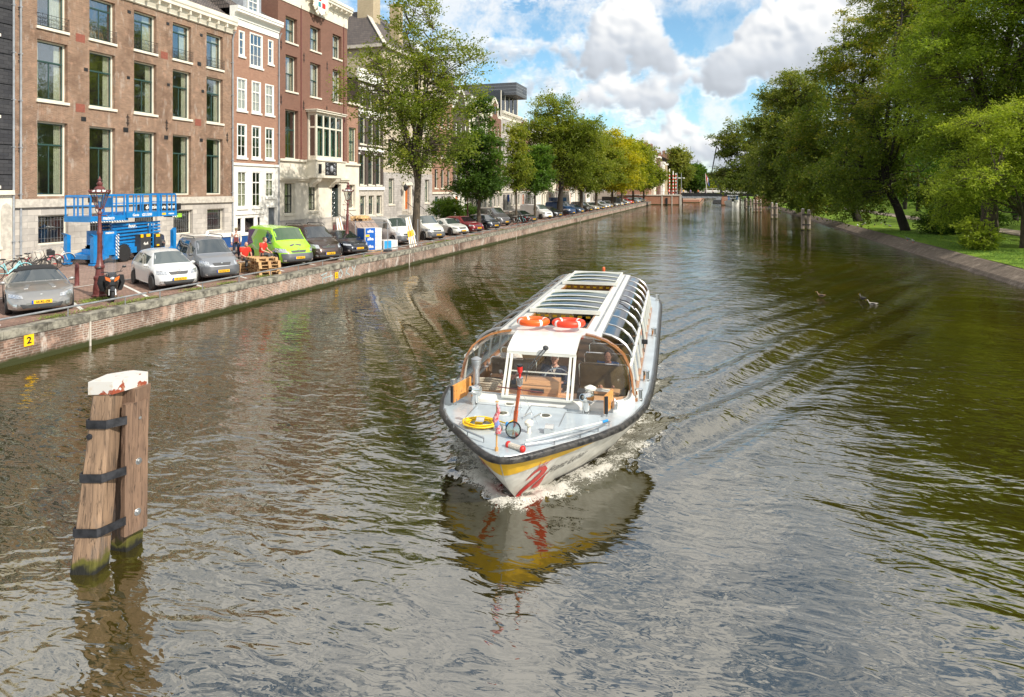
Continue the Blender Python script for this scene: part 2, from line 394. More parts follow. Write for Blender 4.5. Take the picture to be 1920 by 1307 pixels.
pm('coping', (.13, .12, .095), .85, var=.45, vs=3.5, bump=.5, bs=25, col2=(.33, .31, .25))
pm('stone', (.50, .46, .40), .8, var=.18, vs=4, bump=.15)
pm('cream', (.72, .67, .56), .55, var=.07, vs=1.2)
pm('cream_wall', (.70, .65, .55), .7, var=.10, vs=.8, bump=.1)
pm('white_paint', (.80, .79, .74), .5, var=.06, vs=2)
pm('white_wall', (.76, .74, .69), .7, var=.08, vs=.7)
pm('beige_wall', (.50, .43, .33), .85, var=.18, vs=.6, bump=.2)
pm('sash_green', (.035, .075, .065), .35, var=.1)
pm('black_metal', (.02, .02, .022), .4, var=.2)
pm('dark_red_metal', (.13, .035, .032), .45, var=.25, vs=8)
pm('steel', (.42, .43, .44), .4, metal=.8, var=.15)
pm('chrome', (.78, .77, .74), .12, metal=1., var=.04)
pm('zinc', (.36, .38, .41), .45, metal=.3, var=.12)
pm('rubber', (.018, .018, .019), .7, var=.25, vs=14)
pm('dark_plastic', (.045, .047, .05), .5, var=.1)
pm('curtain', (.72, .68, .52), .85, var=.08, vs=4)
pm('curtain_green', (.20, .34, .27), .8, var=.1, vs=4)
pm('room', (.20, .15, .11), .9, var=.3, vs=.7)
pm('patch_red', (.24, .075, .05), .8, var=.25, vs=12)
pm('plate_yellow', (.90, .50, .01), .4, var=.03)
pm('plate_blue', (.01, .07, .40), .4, var=.03)
pm('road_paint', (.62, .61, .57), .7, var=.25, vs=9)
pm('red_paint', (.55, .02, .015), .45, var=.08)
pm('orange_door', (.50, .13, .02), .4, var=.15, vs=6)
pm('soil', (.16, .12, .08), .95, var=.4, vs=6, bump=.6)
glass('window_glass', (.92, .95, .94), .06, wave=.25, ior=2.7)
glass('window_far', (.4, .45, .47), .85, wave=.15)
glass('car_glass', (.50, .58, .56), .45, .03, .08, ior=2.4)
glass('clear_glass', (.94, .95, .94), .02)
glass('lamp_glass', (.85, .87, .85), .12)

# ------------------------------------------------------------ water
BX, BY, BA = -3.01, 9.0, R(3.3)        # bow tip and heading of the boat
def boat_local(x, y):
    dx, dy = x-BX, y-BY
    return -dx*math.sin(BA)+dy*math.cos(BA), dx*math.cos(BA)+dy*math.sin(BA)   # s aft, l to the viewer's right
def axis(breaks):
    out = [breaks[0][0]]
    for (a, _), (b, st) in zip(breaks[:-1], breaks[1:]):
        n = max(1, round((b-a)/st)); out += [a+(b-a)*k/n for k in range(1, n+1)]
    return np.array(out)
gx = axis([(-19.2, 0), (-8, .13), (2.2, .05), (16.6, .12)])
gy = axis([(-30, 0), (3, 3.), (7.5, .12), (15.5, .05), (44, .12), (75, .4), (420, 25.)])
X, Y = np.meshgrid(gx, gy)
dx, dy = X-BX, Y-BY
S = -dx*math.sin(BA)+dy*math.cos(BA); L = dx*math.cos(BA)+dy*math.sin(BA); AL = np.abs(L)
rng = np.random.default_rng(3)
def fbm(x, y, f, seed, octv=4):
    r_ = np.random.default_rng(seed); out = np.zeros_like(x); amp = 1.
    for o in range(octv):
        for k in range(5):
            a = r_.uniform(0, 2*math.pi); ff = f*r_.uniform(.7, 1.4); ph = r_.uniform(0, 6.28)
            out += amp/5*np.sin((x*math.cos(a)+y*math.sin(a))*ff+ph+1.3*np.sin((x*math.sin(a)-y*math.cos(a))*ff*.63+ph*2))
        f *= 2.1; amp *= .6
    return out
sm = lambda v, a, b: np.clip((v-a)/(b-a), 0, 1)**2*(3-2*np.clip((v-a)/(b-a), 0, 1))
# bow wave crest line on each side of the stem
crest = np.interp(S, [.3, .7, 1.0, 2.0, 3.4, 5.0, 8.0, 12], [0, .12, .5, 1.25, 2.15, 2.75, 3.6, 4.8])
H = np.zeros_like(X)
wid = .19+.09*np.clip(S, 0, 12)
prof = np.exp(-((AL-crest)/wid)**2)*sm(S, .25, .8)*np.exp(-np.clip(S-1, 0, 99)/4.0)
H += .095*prof
rough = sm(S, .5, 1.2)*sm(crest+.15-AL, 0, .25)*np.exp(-np.clip(S-1, 0, 99)/6.5)
H += .045*rough*fbm(X, Y, 7, 11)+.045*prof*fbm(X, Y, 15, 13)
for side, slope, a0 in ((1, .40, 1.0), (-1, .50, 1.0)):
    q = (side*L-1.6)-(S-2.2)*slope
    env = np.exp(-((q-.2)/(1.2+.10*np.clip(S, 0, 40)))**2)*sm(S, 1.5, 5)*np.exp(-np.clip(S-4, 0, 99)/20.)*(1-sm(S, 34, 46))
    H += (.125 if side > 0 else .05)*env*np.cos((side*L-.60*S)*3.5+.5*np.sin(S*.4+L*.3))*(side*L > 0)
    q2 = (side*L-1.2)-(S-2.)*slope*.42
    env2 = np.exp(-((q2)/(1.0+.07*np.clip(S, 0, 40)))**2)*sm(S, 3, 8)*np.exp(-np.clip(S-6, 0, 99)/14.)
    H += .045*env2*np.cos((side*L-.45*S)*5.6)*(side*L > 0)
# wash behind the stern
H += .03*np.exp(-(L/2.6)**2)*sm(S, 15, 17)*np.exp(-np.clip(S-17, 0, 99)/14)*fbm(X, Y, 2.4, 17)
# little wakes of the swimming ducks
DUCKS = [(4.84, 32.63, 2.6), (6.52, 32.41, 2.1), (6.59, 30.89, 2.75)]
for dx0, dy0, hd in DUCKS:
    ca, sa = math.cos(hd), math.sin(hd)
    a_ = -((X-dx0)*ca+(Y-dy0)*sa); b_ = np.abs(-(X-dx0)*sa+(Y-dy0)*ca)
    H += .02*np.exp(-((b_-a_*.30)/(.10+.03*np.clip(a_, 0, 9)))**2)*sm(a_, 0, .4)*np.exp(-np.clip(a_, 0, 99)/3.)
H += .014*fbm(X, Y, 1.1, 23, 2)*(sm(Y, 2, 6))*(1-sm(Y, 60, 75))
foam = prof*.95*np.exp(-np.clip(S-1.5, 0, 99)/3.2)+rough*.46*sm(crest-AL, -.1, .1)+.35*np.exp(-((AL-np.interp(S, [.9, 2, 3, 5, 8, 16], [0, .78, 1.2, 1.78, 2.0, 2.1]))/.25)**2)*sm(S, .8, 1.5)*(1-sm(S, 8, 16))
foam += .5*np.exp(-(np.hypot(S-.8, L)/.38)**2)
for dx0, dy0, hd in DUCKS: foam += .32*np.exp(-(np.hypot(X-dx0-.3, Y-dy0+.1)/.28)**2)
V = np.stack([X, Y, H], -1).reshape(-1, 3)
ny, nx = X.shape
ii = (np.arange(ny-1)[:, None]*nx+np.arange(nx-1)[None, :]).ravel()
F = np.stack([ii, ii+1, ii+nx+1, ii+nx], -1)
def np_mesh(name, V, F, smooth=False):
    me = bpy.data.meshes.new(name); nv, nf, k = len(V), len(F), F.shape[1]
    me.vertices.add(nv); me.vertices.foreach_set('co', V.astype(np.float32).ravel())
    me.loops.add(nf*k); me.loops.foreach_set('vertex_index', F.astype(np.int32).ravel())
    me.polygons.add(nf); me.polygons.foreach_set('loop_start', np.arange(nf, dtype=np.int32)*k)
    me.polygons.foreach_set('loop_total', np.full(nf, k, np.int32))
    if smooth: me.polygons.foreach_set('use_smooth', np.ones(nf, bool))
    me.update(calc_edges=True); return me
wme = np_mesh('water', V, F, True)
at = wme.attributes.new('foam', 'FLOAT', 'POINT'); at.data.foreach_set('value', foam.astype(np.float32).ravel())
mt = bpy.data.materials.new('canal_water'); mt.use_nodes = True; t = NT(mt.node_tree)
co = t.n('ShaderNodeTexCoord').outputs['Object']
far = t.ss(t.n('ShaderNodeSeparateXYZ', i={'Vector': co}).outputs[1], 20, 120)
# wind ripples, three sizes; patches of calmer water between
c1 = t.vm('MULTIPLY', co, (.62, 1.25, 1)); 
n1 = t.noise(c1, .85, 3, .5, .7); n2 = t.noise(c1, 3.3, 2, .5, .8); n3 = t.noise(c1, 10, 2, .5, .3)
calm = t.ss(t.noise(t.vm('MULTIPLY', co, (.10, .055, 1)), 1., 4, .6), .34, .66)
calm = t.m('ADD', t.m('MULTIPLY', calm, .85), .35)
h = t.m('ADD', t.m('MULTIPLY', n1, .062), t.m('ADD', t.m('MULTIPLY', n2, .022), t.m('MULTIPLY', n3, .0022)))
bp = t.n('ShaderNodeBump', i={'Strength': 1.0, 'Distance': 1.0, 'Height': t.m('MULTIPLY', h, calm)})
fa = t.n('ShaderNodeAttribute', attribute_name='foam').outputs['Fac']
fn = t.n('ShaderNodeTexVoronoi', feature='DISTANCE_TO_EDGE', i={'Vector': t.vm('ADD', co, t.vm('SCALE', t.n('ShaderNodeTexNoise', i={'Vector': co, 'Scale': 6.0, 'Detail': 4}).outputs['Color'])), 'Scale': 13.0})
for nd in t.t.nodes:
    if nd.bl_idname == 'ShaderNodeVectorMath' and nd.operation == 'SCALE': nd.inputs['Scale'].default_value = .25
lace = t.ss(fn.outputs['Distance'], .16, .01)
speck = t.noise(co, 17, 6, .78, .6)
fm = t.m('MULTIPLY', t.m('MULTIPLY', fa, t.m('ADD', t.ss(t.noise(co, 2.2, 3), .3, .7), .45)), t.m('ADD', t.m('MULTIPLY', lace, .30), .72))
fm = t.ss(t.m('ADD', fm, t.m('MULTIPLY', t.m('SUBTRACT', speck, .5), 2.7)), .44, .84)
fm = t.m('MULTIPLY', fm, t.ss(fa, .04, .18))
depthc = t.mix(t.ss(t.noise(co, .12, 3), .35, .7), (.022, .018, .002), (.036, .029, .0025))
pw = t.n('ShaderNodeBsdfPrincipled', i={'Base Color': depthc, 'Roughness': .03, 'IOR': 3.2, 'Specular IOR Level': .5, 'Normal': bp.outputs[0]})
pf = t.n('ShaderNodeBsdfPrincipled', i={'Base Color': (.60, .58, .52, 1), 'Roughness': .5,
      'Normal': t.n('ShaderNodeBump', i={'Strength': .8, 'Distance': .03, 'Height': speck}).outputs[0]})
ms_ = t.n('ShaderNodeMixShader', i={0: fm, 1: pw.outputs[0], 2: pf.outputs[0]})
t.l(ms_.outputs[0], t.n('ShaderNodeOutputMaterial').inputs[0])
ob('water', wme, mt, kind='structure')
# spray flung up beside the stem
sp = MB(); rs = random.Random(5)
for k in range(1000):
    s_ = rs.uniform(.55, 4.2); sd_ = rs.choice((-1, 1))
    cr = float(np.interp(s_, [.3, .7, 1.0, 2.0, 3.4, 5.0], [0, .12, .5, 1.25, 2.15, 2.75]))
    l_ = sd_*(cr+rs.gauss(0, .11)); zz = .05+abs(rs.gauss(0, .055))*math.exp(-max(0, s_-1)/2.5)
    r_ = rs.uniform(.003, .009)
    x_ = BX+l_*math.cos(BA)-s_*math.sin(BA); y_ = BY+l_*math.sin(BA)+s_*math.cos(BA)
    sp.add([(x_+r_, y_, zz), (x_-r_, y_, zz), (x_, y_+r_, zz), (x_, y_-r_, zz), (x_, y_, zz+r_), (x_, y_, zz-r_)],
           [(0, 2, 4), (2, 1, 4), (1, 3, 4), (3, 0, 4), (2, 0, 5), (1, 2, 5), (3, 1, 5), (0, 3, 5)])
pm('foam_white', (.75, .73, .68), .4, var=.05)
sp.build('bow_spray', M['foam_white'], label='white spray drops thrown up at the tour boat bow', cat='spray', kind='stuff')

# ------------------------------------------------------------ ground sheets
def sheet(name, x0, x1, y0, y1, z, mat_, kind='structure'):
    b = MB(); b.box(x0, x1, y0, y1, z-.5, z); return b.build(name, mat_, kind=kind)
g_ = MB(); g_.box(-1500, 1500, -1500, 3000, -3.2, -2.6); g_.build('ground', M['soil'], kind='structure')
QX = -18.95
sheet('parking_strip', -24.9, QX-.45, -20, 216, STREET, M['clinker'])
sheet('road', -34.0, -24.9, -20, 430, STREET+.003, M['clinker_road'])
sheet('pavement', -37.4, -34.0, -20, 430, STREET+.11, M['pavers'])
sheet('far_street', -60, -24.9, 430, 900, STREET, M['pavers'])
sheet('city_ground', -400, -37.4, -60, 900, STREET-.1, M['soil'])
kb = MB()
for k in range(226): kb.box(-34.12, -33.98, -20+k, -19.01+k, STREET-.2, STREET+.12)
kb.build('kerb', M['stone'], kind='structure')
# quay wall with coping stones
qw = MB(); qw.box(QX-.42, QX, -25, 213, -2.5, .80)
quay = thing('quay_wall', 'long brick canal wall with weathered stone coping below the parked cars', 'quay wall', (0, 0, 0))
qw.build('wall', M['brick_quay'], quay)
cp = MB(); y_ = -25.; rs = random.Random(2)
while y_ < 212.5:
    ln = rs.uniform(.9, 1.4); e = rs.uniform(-.012, .012)
    cp.box(QX-.5, QX+.045+e, y_, y_+ln-.012, .79, STREET+.015+e*.5); y_ += ln
cp.build('coping', M['coping'], quay)
mt_ = MB()
for y0_ in (15.45, 38.0, 62, 95, 128): mt_.box(QX-.01, QX+.035, y0_, y0_+.05, 0, .79)
mt_.build('drain_strip', M['stone'], quay)
# low rail along the quay edge
def rail(y0, y1, label):
    r_ = thing('quay_rail', label, 'railing', (QX-.32, y0, STREET), group='low steel rails along the quay edge')
    b = MB(); b.tube([(0, 0, .30), (0, y1-y0, .30)], .032, 8); b.build('top_rail', M['steel'], r_, smooth=40)
    y_ = .5
    while y_ < y1-y0:
        b = MB(); b.tube([(0, y_, 0), (0, y_, .28)], .02, 6); b.build('post', M['steel'], r_, smooth=40); y_ += 2.05
rail(-6, 17.9, 'low steel rail on the quay edge in front of the silver convertible')
rail(18., 40., 'low steel rail on the quay edge in front of the pallets and green van')
rail(40.1, 100., 'low steel rail on the quay edge in front of the white vans')
rail(100.1, 208., 'far stretch of low steel rail on the quay edge towards the bridge')
# parking bay lines, slanted like the cars
HD = R(-30)
pl = MB()
def bayline(yn, ln=4.9):
    a = Vector((QX-1.0, yn, STREET+.004)); b_ = a-Vector((math.cos(HD), math.sin(HD), 0))*ln
    n_ = Vector((-math.sin(HD), math.cos(HD), 0))*.06
    pl.add([a-n_, a+n_, b_+n_, b_-n_], [(0, 1, 2, 3)])
for k in range(26): bayline(13.4+k*2.62 if k < 2 else 13.4+k*2.62)
pl.add([(-24.8, -10, STREET+.0085), (-24.7, -10, STREET+.0085), (-24.7, 200, STREET+.0085), (-24.8, 200, STREET+.0085)], [(0, 1, 2, 3)])
pl.build('bay_markings', M['road_paint'], kind='structure')
# weeds and moss on the quay
mossm = pm('moss', (.10, .15, .02), .95, var=.4, vs=20)
# yellow quay signs
def quay_sign(y, z, txt, label, r=.14):
    o = thing('quay_sign', label, 'sign', (QX+.012, y, z), group='small yellow number plates on the quay wall')
    b = MB(); b.box(0, .02, -r, r, -r*1.15, r*1.15); b.build('plate', M['plate_yellow'], o)
    lettering(txt, .33*r/.17, M['black_metal'], o, (.025, 0, -.11*r/.17), (R(90), 0, R(90)))
quay_sign(13.55, .62, '2', 'yellow plate with a black figure on the quay wall below the silver convertible')
quay_sign(29.5, .46, '2', 'yellow plate with a black figure amid graffiti on the quay wall below the brown van')
# graffiti strokes on the wall
gm = pm('graffiti_paint', (.36, .46, .47), .7, var=.2); gb = MB()
def gst(pts, w_=.045):
    pts = [(28.1+(a-28.7)*.7, b) for a, b in pts]
    for a, b_ in zip(pts[:-1], pts[1:]):
        gb.bar((QX+.012, a[0], a[1]), (QX+.012, b_[0], b_[1]), .006, w_, up=(0, 0, 1)) if abs(a[0]-b_[0]) > .01 else gb.box(QX+.002, QX+.012, a[0]-w_/2, a[0]+w_/2, min(a[1], b_[1]), max(a[1], b_[1]))
gst([(28.9, .2), (28.95, .72)]); gst([(28.7, .62), (29.5, .70)]); gst([(29.3, .25), (29.35, .7)]); gst([(28.95, .45), (30.2, .50)])
gst([(29.9, .3), (29.95, .72)]); gst([(31.1, .3), (31.0, .55), (31.3, .72), (31.55, .5), (31.3, .28), (31.1, .3)])
gst([(32.0, .3), (32.05, .78)]); gst([(32.05, .5), (32.5, .78)]); gst([(32.05, .5), (32.6, .3)]); gst([(32.9, .75), (33.2, .5), (33.5, .8)]); gst([(33.2, .5), (33.1, .25)])
gb.build('graffiti', gm, label='pale blue graffiti tag sprayed on the quay wall below the brown van', cat='graffiti')

# ------------------------------------------------------------ right bank
RX = 14.9
rv = MB()
prof = [(RX-.6, -2.), (RX, -.05), (RX+.25, .22), (RX+1.1, .62), (RX+1.35, .66)]
ys = [-40+k*5 for k in range(48)]
rows = [[(x_, y_, z_) for x_, z_ in prof] for y_ in ys]
rv.grid(rows); rv.build('bank_revetment', M['revetment'], kind='structure')
lawn = MB(); rr = random.Random(9)
xs = [RX+1.3, RX+1.6, RX+2.2, RX+3.5, 20, 24, 30, 40, 60, 90, 400]
ys = [-40+k*4 for k in range(60)]+[215, 300, 900]
rows = [[(x_, y_, .67+.09*min(1, (x_-RX-1.3)/1.5)+.02*math.sin(x_*.7+y_*.5)+(max(0, x_-20)*.012)) for x_ in xs] for y_ in ys]
lawn.grid(rows)
mt = bpy.data.materials.new('lawn'); mt.use_nodes = True; t = NT(mt.node_tree)
co = t.n('ShaderNodeTexCoord').outputs['Object']
c = t.mix(t.ss(t.noise(co, .6, 6, .65), .35, .7), (.12, .21, .018), (.22, .32, .032))
c = t.mix(t.m('MULTIPLY', t.ss(t.noise(co, 14, 4, .7), .5, .7), .5), c, (.05, .09, .015))
p = t.n('ShaderNodeBsdfPrincipled', i={'Base Color': c, 'Roughness': .9, 'Specular IOR Level': .2})
t.l(t.n('ShaderNodeBump', i={'Strength': .9, 'Distance': .05, 'Height': t.noise(co, 40, 3, .7)}).outputs[0], p.inputs['Normal'])
t.l(p.outputs[0], t.n('ShaderNodeOutputMaterial').inputs[0]); M['lawn'] = mt
lawn.build('lawn', mt, kind='structure', smooth=60)
pathb = MB(); pathb.box(26, 29, -20, 200, .3, .93); pathb.build('park_path', pm('gravel', (.32, .26, .2), .95, var=.2), kind='structure')
# grass blades along the lawn edge
nb = 26000; r_ = np.random.default_rng(4)
bx = RX+1.25+np.abs(r_.gamma(1.6, 2.2, nb)); by = r_.uniform(28, 75, nb)
bz = .66+.09*np.clip((bx-RX-1.3)/1.5, 0, 1)+.02*np.sin(bx*.7+by*.5)+np.clip(bx-20, 0, 99)*.012-.01
an = r_.uniform(0, 6.28, nb); hh = r_.uniform(.03, .10, nb); ww = .012+hh*.12
v0 = np.stack([bx-np.cos(an)*ww, by-np.sin(an)*ww, bz], -1); v1 = np.stack([bx+np.cos(an)*ww, by+np.sin(an)*ww, bz], -1)
v2 = np.stack([bx+np.sin(an)*hh*.5, by+np.cos(an)*hh*.5, bz+hh], -1)
Vv = np.stack([v0, v1, v2], 1).reshape(-1, 3); Ff = np.arange(nb*3).reshape(-1, 3)
ob('grass', np_mesh('grass', Vv, Ff), pm('grass_blade', (.13, .24, .03), .8, var=.3, vs=2), label='short green grass along the right bank edge', cat='grass', kind='stuff')
# tufts on the quay
nb = 5000; cy = r_.choice([14.9, 16.2, 17.4, 18.3, 20.6, 22.4, 24.6, 32, 34, 43, 44.5, 46, 52, 60], nb)
bx = QX-.75+r_.normal(0, .17, nb); by = cy+r_.normal(0, .28, nb)
bx[:900] = -21.2+r_.normal(0, .22, 900); by[:900] = 17.6+r_.normal(0, .35, 900)
an = r_.uniform(0, 6.28, nb); hh = r_.uniform(.02, .08, nb); ww = .012
v0 = np.stack([bx-np.cos(an)*ww, by-np.sin(an)*ww, 0*bx+STREET], -1); v1 = np.stack([bx+np.cos(an)*ww, by+np.sin(an)*ww, 0*bx+STREET], -1)
v2 = np.stack([bx+np.sin(an)*hh, by+np.cos(an)*hh, STREET+hh], -1)
ob('weeds', np_mesh('weeds', np.stack([v0, v1, v2], 1).reshape(-1, 3), np.arange(nb*3).reshape(-1, 3)), pm('weed_green', (.17, .22, .04), .85, var=.35, vs=3), label='green weeds sprouting between the bricks on the quay', cat='weeds', kind='stuff')
# ------------------------------------------------------------ houses
FX = -36.7
_wc = {}
def cached(key, fn):
    if key not in _wc: _wc[key] = fn()
    return _wc[key]
def place(key, name, fn, mats, parent, loc):
    me = cached((name,)+key, fn); return ob(name, me, mats, parent, loc)
def facade(parent, W, H, ops, mat_, d=.32, z0=0., name='wall', depth=11., x=0., revmat=None):
    """street wall with real openings (u0, u1, z0, z1) and reveals d deep; local x is outwards, y along the street"""
    us = sorted({0, W}|{round(o[0], 3) for o in ops}|{round(o[1], 3) for o in ops})
    zs = sorted({z0, H}|{round(o[2], 3) for o in ops}|{round(o[3], 3) for o in ops})
    us = [u for u in us if 0 <= u <= W]; zs = [z for z in zs if z0 <= z <= H]
    b = MB()
    for u0, u1 in zip(us[:-1], us[1:]):
        for a, c in zip(zs[:-1], zs[1:]):
            um, zm = (u0+u1)/2, (a+c)/2
            if any(o[0] < um < o[1] and o[2] < zm < o[3] for o in ops): continue
            b.add([(x, u0, a), (x, u1, a), (x, u1, c), (x, u0, c)], [(0, 1, 2, 3)])
    if revmat is None: k0 = 0
    for o in ops:
        b.k = 1 if revmat else 0
        u0, u1, a, c = o[:4]
        b.add([(x, u0, a), (x-d, u0, a), (x-d, u0, c), (x, u0, c)], [(0, 1, 2, 3)])
        b.add([(x, u1, a), (x, u1, c), (x-d, u1, c), (x-d, u1, a)], [(0, 1, 2, 3)])
        b.add([(x, u0, c), (x-d, u0, c), (x-d, u1, c), (x, u1, c)], [(0, 1, 2, 3)])
        b.add([(x, u0, a), (x, u1, a), (x-d, u1, a), (x-d, u0, a)], [(0, 1, 2, 3)])
    b.k = 0
    # side and back walls
    b.add([(x, 0, z0), (x, 0, H), (-depth, 0, H), (-depth, 0, z0)], [(0, 1, 2, 3)])
    b.add([(x, W, z0), (-depth, W, z0), (-depth, W, H), (x, W, H)], [(0, 1, 2, 3)])
    b.add([(-depth, 0, z0), (-depth, 0, H), (-depth, W, H), (-depth, W, z0)], [(0, 1, 2, 3)])
    return b.build(name, [mat_, revmat] if revmat else mat_, parent)
def interior(parent, W, H, floors):
    b = MB(); b.box(-3.2, -3.1, .05, W-.05, .05, H-.05)
    for z in floors: b.box(-3.1, -.45, .05, W-.05, z-.2, z)
    b.build('interior', M['room'], parent)
def frame_mb(w_, h_, t_=.09, dep=.10, x=0.):
    b = MB(); b.box(x-dep, x, -w_/2, -w_/2+t_, 0, h_); b.box(x-dep, x, w_/2-t_, w_/2, 0, h_)
    b.box(x-dep, x, -w_/2+t_, w_/2-t_, 0, t_); b.box(x-dep, x, -w_/2+t_, w_/2-t_, h_-t_, h_); return b
def window(parent, u, z, w_, h_, fm='white_paint', sm_='sash_green', cols=2, tr=.64, rows=(1, 1), d=.32, sill=True, cur='sides', gl='window_glass', bars=.035, name='window', x=0., ft=.09):
    """u: centre. A cream or white frame carrying sashes, pane, sill and curtains"""
    key = (round(w_, 2), round(h_, 2), cols, tr, rows, d, ft, bars)
    f = place(key, name, lambda: frame_mb(w_, h_, ft, .10, .06).mesh('window'), M[fm], parent, (x-d, u, z))
    def sash():
        b = MB(); wi, hi = w_-2*ft, h_-2*ft; tt = .055 if sm_ != fm else .05
        zt = ft+hi*tr
        segs = [(ft, zt, cols, rows[0])]+([(zt, ft+hi, cols if rows[1] > 1 or rows[0] > 1 else 1, rows[1])] if tr < 1 else [])
        for a, c, nc, nr in segs:
            b.box(-.05, .0, -wi/2, -wi/2+tt, a, c); b.box(-.05, .0, wi/2-tt, wi/2, a, c)
            b.box(-.05, .0, -wi/2+tt, wi/2-tt, a, a+tt); b.box(-.05, .0, -wi/2+tt, wi/2-tt, c-tt, c)
            for k in range(1, nc):
                y_ = -wi/2+wi*k/nc; b.box(-.045, -.005, y_-bars/2*1.3, y_+bars/2*1.3, a+tt, c-tt)
            for k in range(1, nr):
                z_ = a+(c-a)*k/nr; b.box(-.043, -.007, -wi/2+tt, wi/2-tt, z_-bars/2, z_+bars/2)
        if tr < 1: b.box(-.06, .02, -wi/2, wi/2, zt-.035, zt+.035)
        return b.mesh('sash')
    place(key+(sm_ != fm,), 'sash', sash, M[sm_], f, (0, 0, 0))
    def pane():
        b = MB(); b.box(-.034, -.028, -w_/2+ft, w_/2-ft, ft, h_-ft); return b.mesh('pane')
    place(key, 'pane', pane, M[gl], f, (0, 0, 0))
    if sill:
        def sl():
            b = MB(); b.box(-.02, d+.10, -w_/2-.08, w_/2+.08, -.16, -.003); return b.mesh('sill')
        place(key, 'sill', sl, M['cream' if fm != 'white_paint' else 'white_paint'], f, (0, 0, 0))
    if cur:
        def cu():
            b = MB(); wi = w_-2*ft
            def drape(a, c, z0_, z1_):
                n = max(3, int((c-a)/.05)); r1 = [(-.15+.03*(k % 2), a+(c-a)*k/n, z0_) for k in range(n+1)]
                b.grid([r1, [(p[0], p[1], z1_) for p in r1]])
            if cur == 'sides': drape(-wi/2, -wi/2+wi*.16, ft, h_-ft); drape(wi/2-wi*.26, wi/2, ft, h_-ft)
            elif cur == 'full': drape(-wi/2, wi/2, ft, h_-ft)
            elif cur == 'half': drape(-wi/2, wi/2, ft, ft+(h_-2*ft)*.5)
            elif cur == 'blind': b.box(-.2, -.19, -wi/2, wi/2, h_*.62, h_-ft)
            elif cur == 'right': drape(wi/2-wi*.42, wi/2, ft, h_-ft)
            return b.mesh('curtain')
        place(key+(cur,), 'curtain', cu, M['curtain'], f, (0, 0, 0))
    return f
def iron_balcony(parent, u, z, w_, h_=.75):
    def mk():
        b = MB(); X_ = .10
        b.tube([(X_-.1, -w_/2, h_), (X_, -w_/2, h_), (X_, w_/2, h_), (X_-.1, w_/2, h_)], .016, 5)
        b.tube([(X_-.1, -w_/2, .04), (X_, -w_/2, .04), (X_, w_/2, .04), (X_-.1, w_/2, .04)], .014, 5)
        n = max(3, round(w_/.26))
        for k in range(n+1):
            y_ = -w_/2+w_*k/n; b.tube([(X_, y_, .04), (X_, y_, h_+(.05 if k % 2 else 0))], .011, 4)
        for k in range(n):
            yc = -w_/2+w_*(k+.5)/n
            for zc, r_ in ((.22, .105), (.50, .12)):
                b.tube([(X_, yc+r_*(1-i/18)*math.cos(i*.75), zc+r_*(1-i/18)*math.sin(i*.75)*(1 if k % 2 else -1)) for i in range(14)], .010, 4)
        return b.mesh('balcony_rail')
    return place((w_, h_), 'balcony_rail', mk, M['black_metal'], parent, (0, u, z))
def anchor(parent, u, z, h_=.8):
    def mk():
        b = MB(); b.box(0, .035, -.02, .02, -h_/2, h_/2)
        for zz in (-.3, 0, .3): b.box(0.002, .03, -.09, .09, zz*h_-.015, zz*h_+.015)
        for zz in (-.15, .15):
            for sy in (-1, 1): b.ell((.02, sy*.09, zz*h_*1.4), (.02, .035, .035), 6, 4)
        return b.mesh('wall_anchor')
    return place((h_,), 'wall_anchor', mk, M['black_metal'], parent, (0, u, z))
def cornice(parent, W, z, h_=1.1, out=.55, mat_='white_paint', brackets=True, name='cornice', x=0., band=.6):
    b = MB()
    prof = [(0.003, z-band), (.06, z-band), (.06, z-.12), (.14, z-.06), (.14, z), (out*.5, z+h_*.35), (out*.9, z+h_*.45), (out*.9, z+h_*.62), (out, z+h_*.70), (out, z+h_*.98), (-.2, z+h_), (-.2, z)]
    b.prism(prof, -.03, W+.03, lambda u, v, t_: (x+u, t_, v))
    if brackets:
        n = max(2, round(W/.95))
        for k in range(n+1):
            y_ = .12+(W-.24)*k/n; b.box(x+.05, x+out*.82, y_-.06, y_+.06, z+h_*.18, z+h_*.46)
    return b.build(name, M[mat_], parent)
def pitched_roof(parent, W, z, rise, depth=11., mat_='roof_tiles', x=.1, ridge=None):
    b = MB(); xr = -(depth/2) if ridge is None else ridge
    b.add([(x, 0, z), (x, W, z), (xr, W, z+rise), (xr, 0, z+rise), (-depth, 0, z), (-depth, W, z)],
          [(0, 1, 2, 3), (3, 2, 5, 4), (0, 3, 4), (1, 5, 2)])
    return b.build('roof', M[mat_], parent)
def chimney(parent, x, u, z, h_=1.6, w_=.9, mat_='brick_yellow'):
    b = MB(); b.box(x-w_/2, x+w_/2, u-w_*.4, u+w_*.4, z, z+h_); b.box(x-w_/2-.08, x+w_/2+.08, u-w_*.4-.08, u+w_*.4+.08, z+h_-.2, z+h_-.02)
    for k in (-1, 1):
        b.lathe([(.12, 0), (.14, .25), (.1, .4)], 8, Matrix.Translation((x+k*w_*.22, u, z+h_-.02)))
    return b.build('chimney', M[mat_], parent)
def downpipe(parent, u, z0, z1, mat_='zinc', x=.12):
    b = MB(); b.tube([(x, u, z0), (x, u, z1*.28), (x, u, z1-.6), (x+.15, u, z1-.15), (x+.3, u, z1)], .055, 8)
    for k in range(int((z1-z0)/2.6)): b.box(0, x+.07, u-.075, u+.075, z0+1+k*2.6, z0+1.05+k*2.6)
    return b.build('downpipe', M[mat_], parent, smooth=40)
def house(name, label, y0, cat='house', x=FX, group=None):
    return thing(name, label, cat, (x, y0, STREET), 0, group)
Z0 = STREET   # heights below were measured above the water; subtract the street

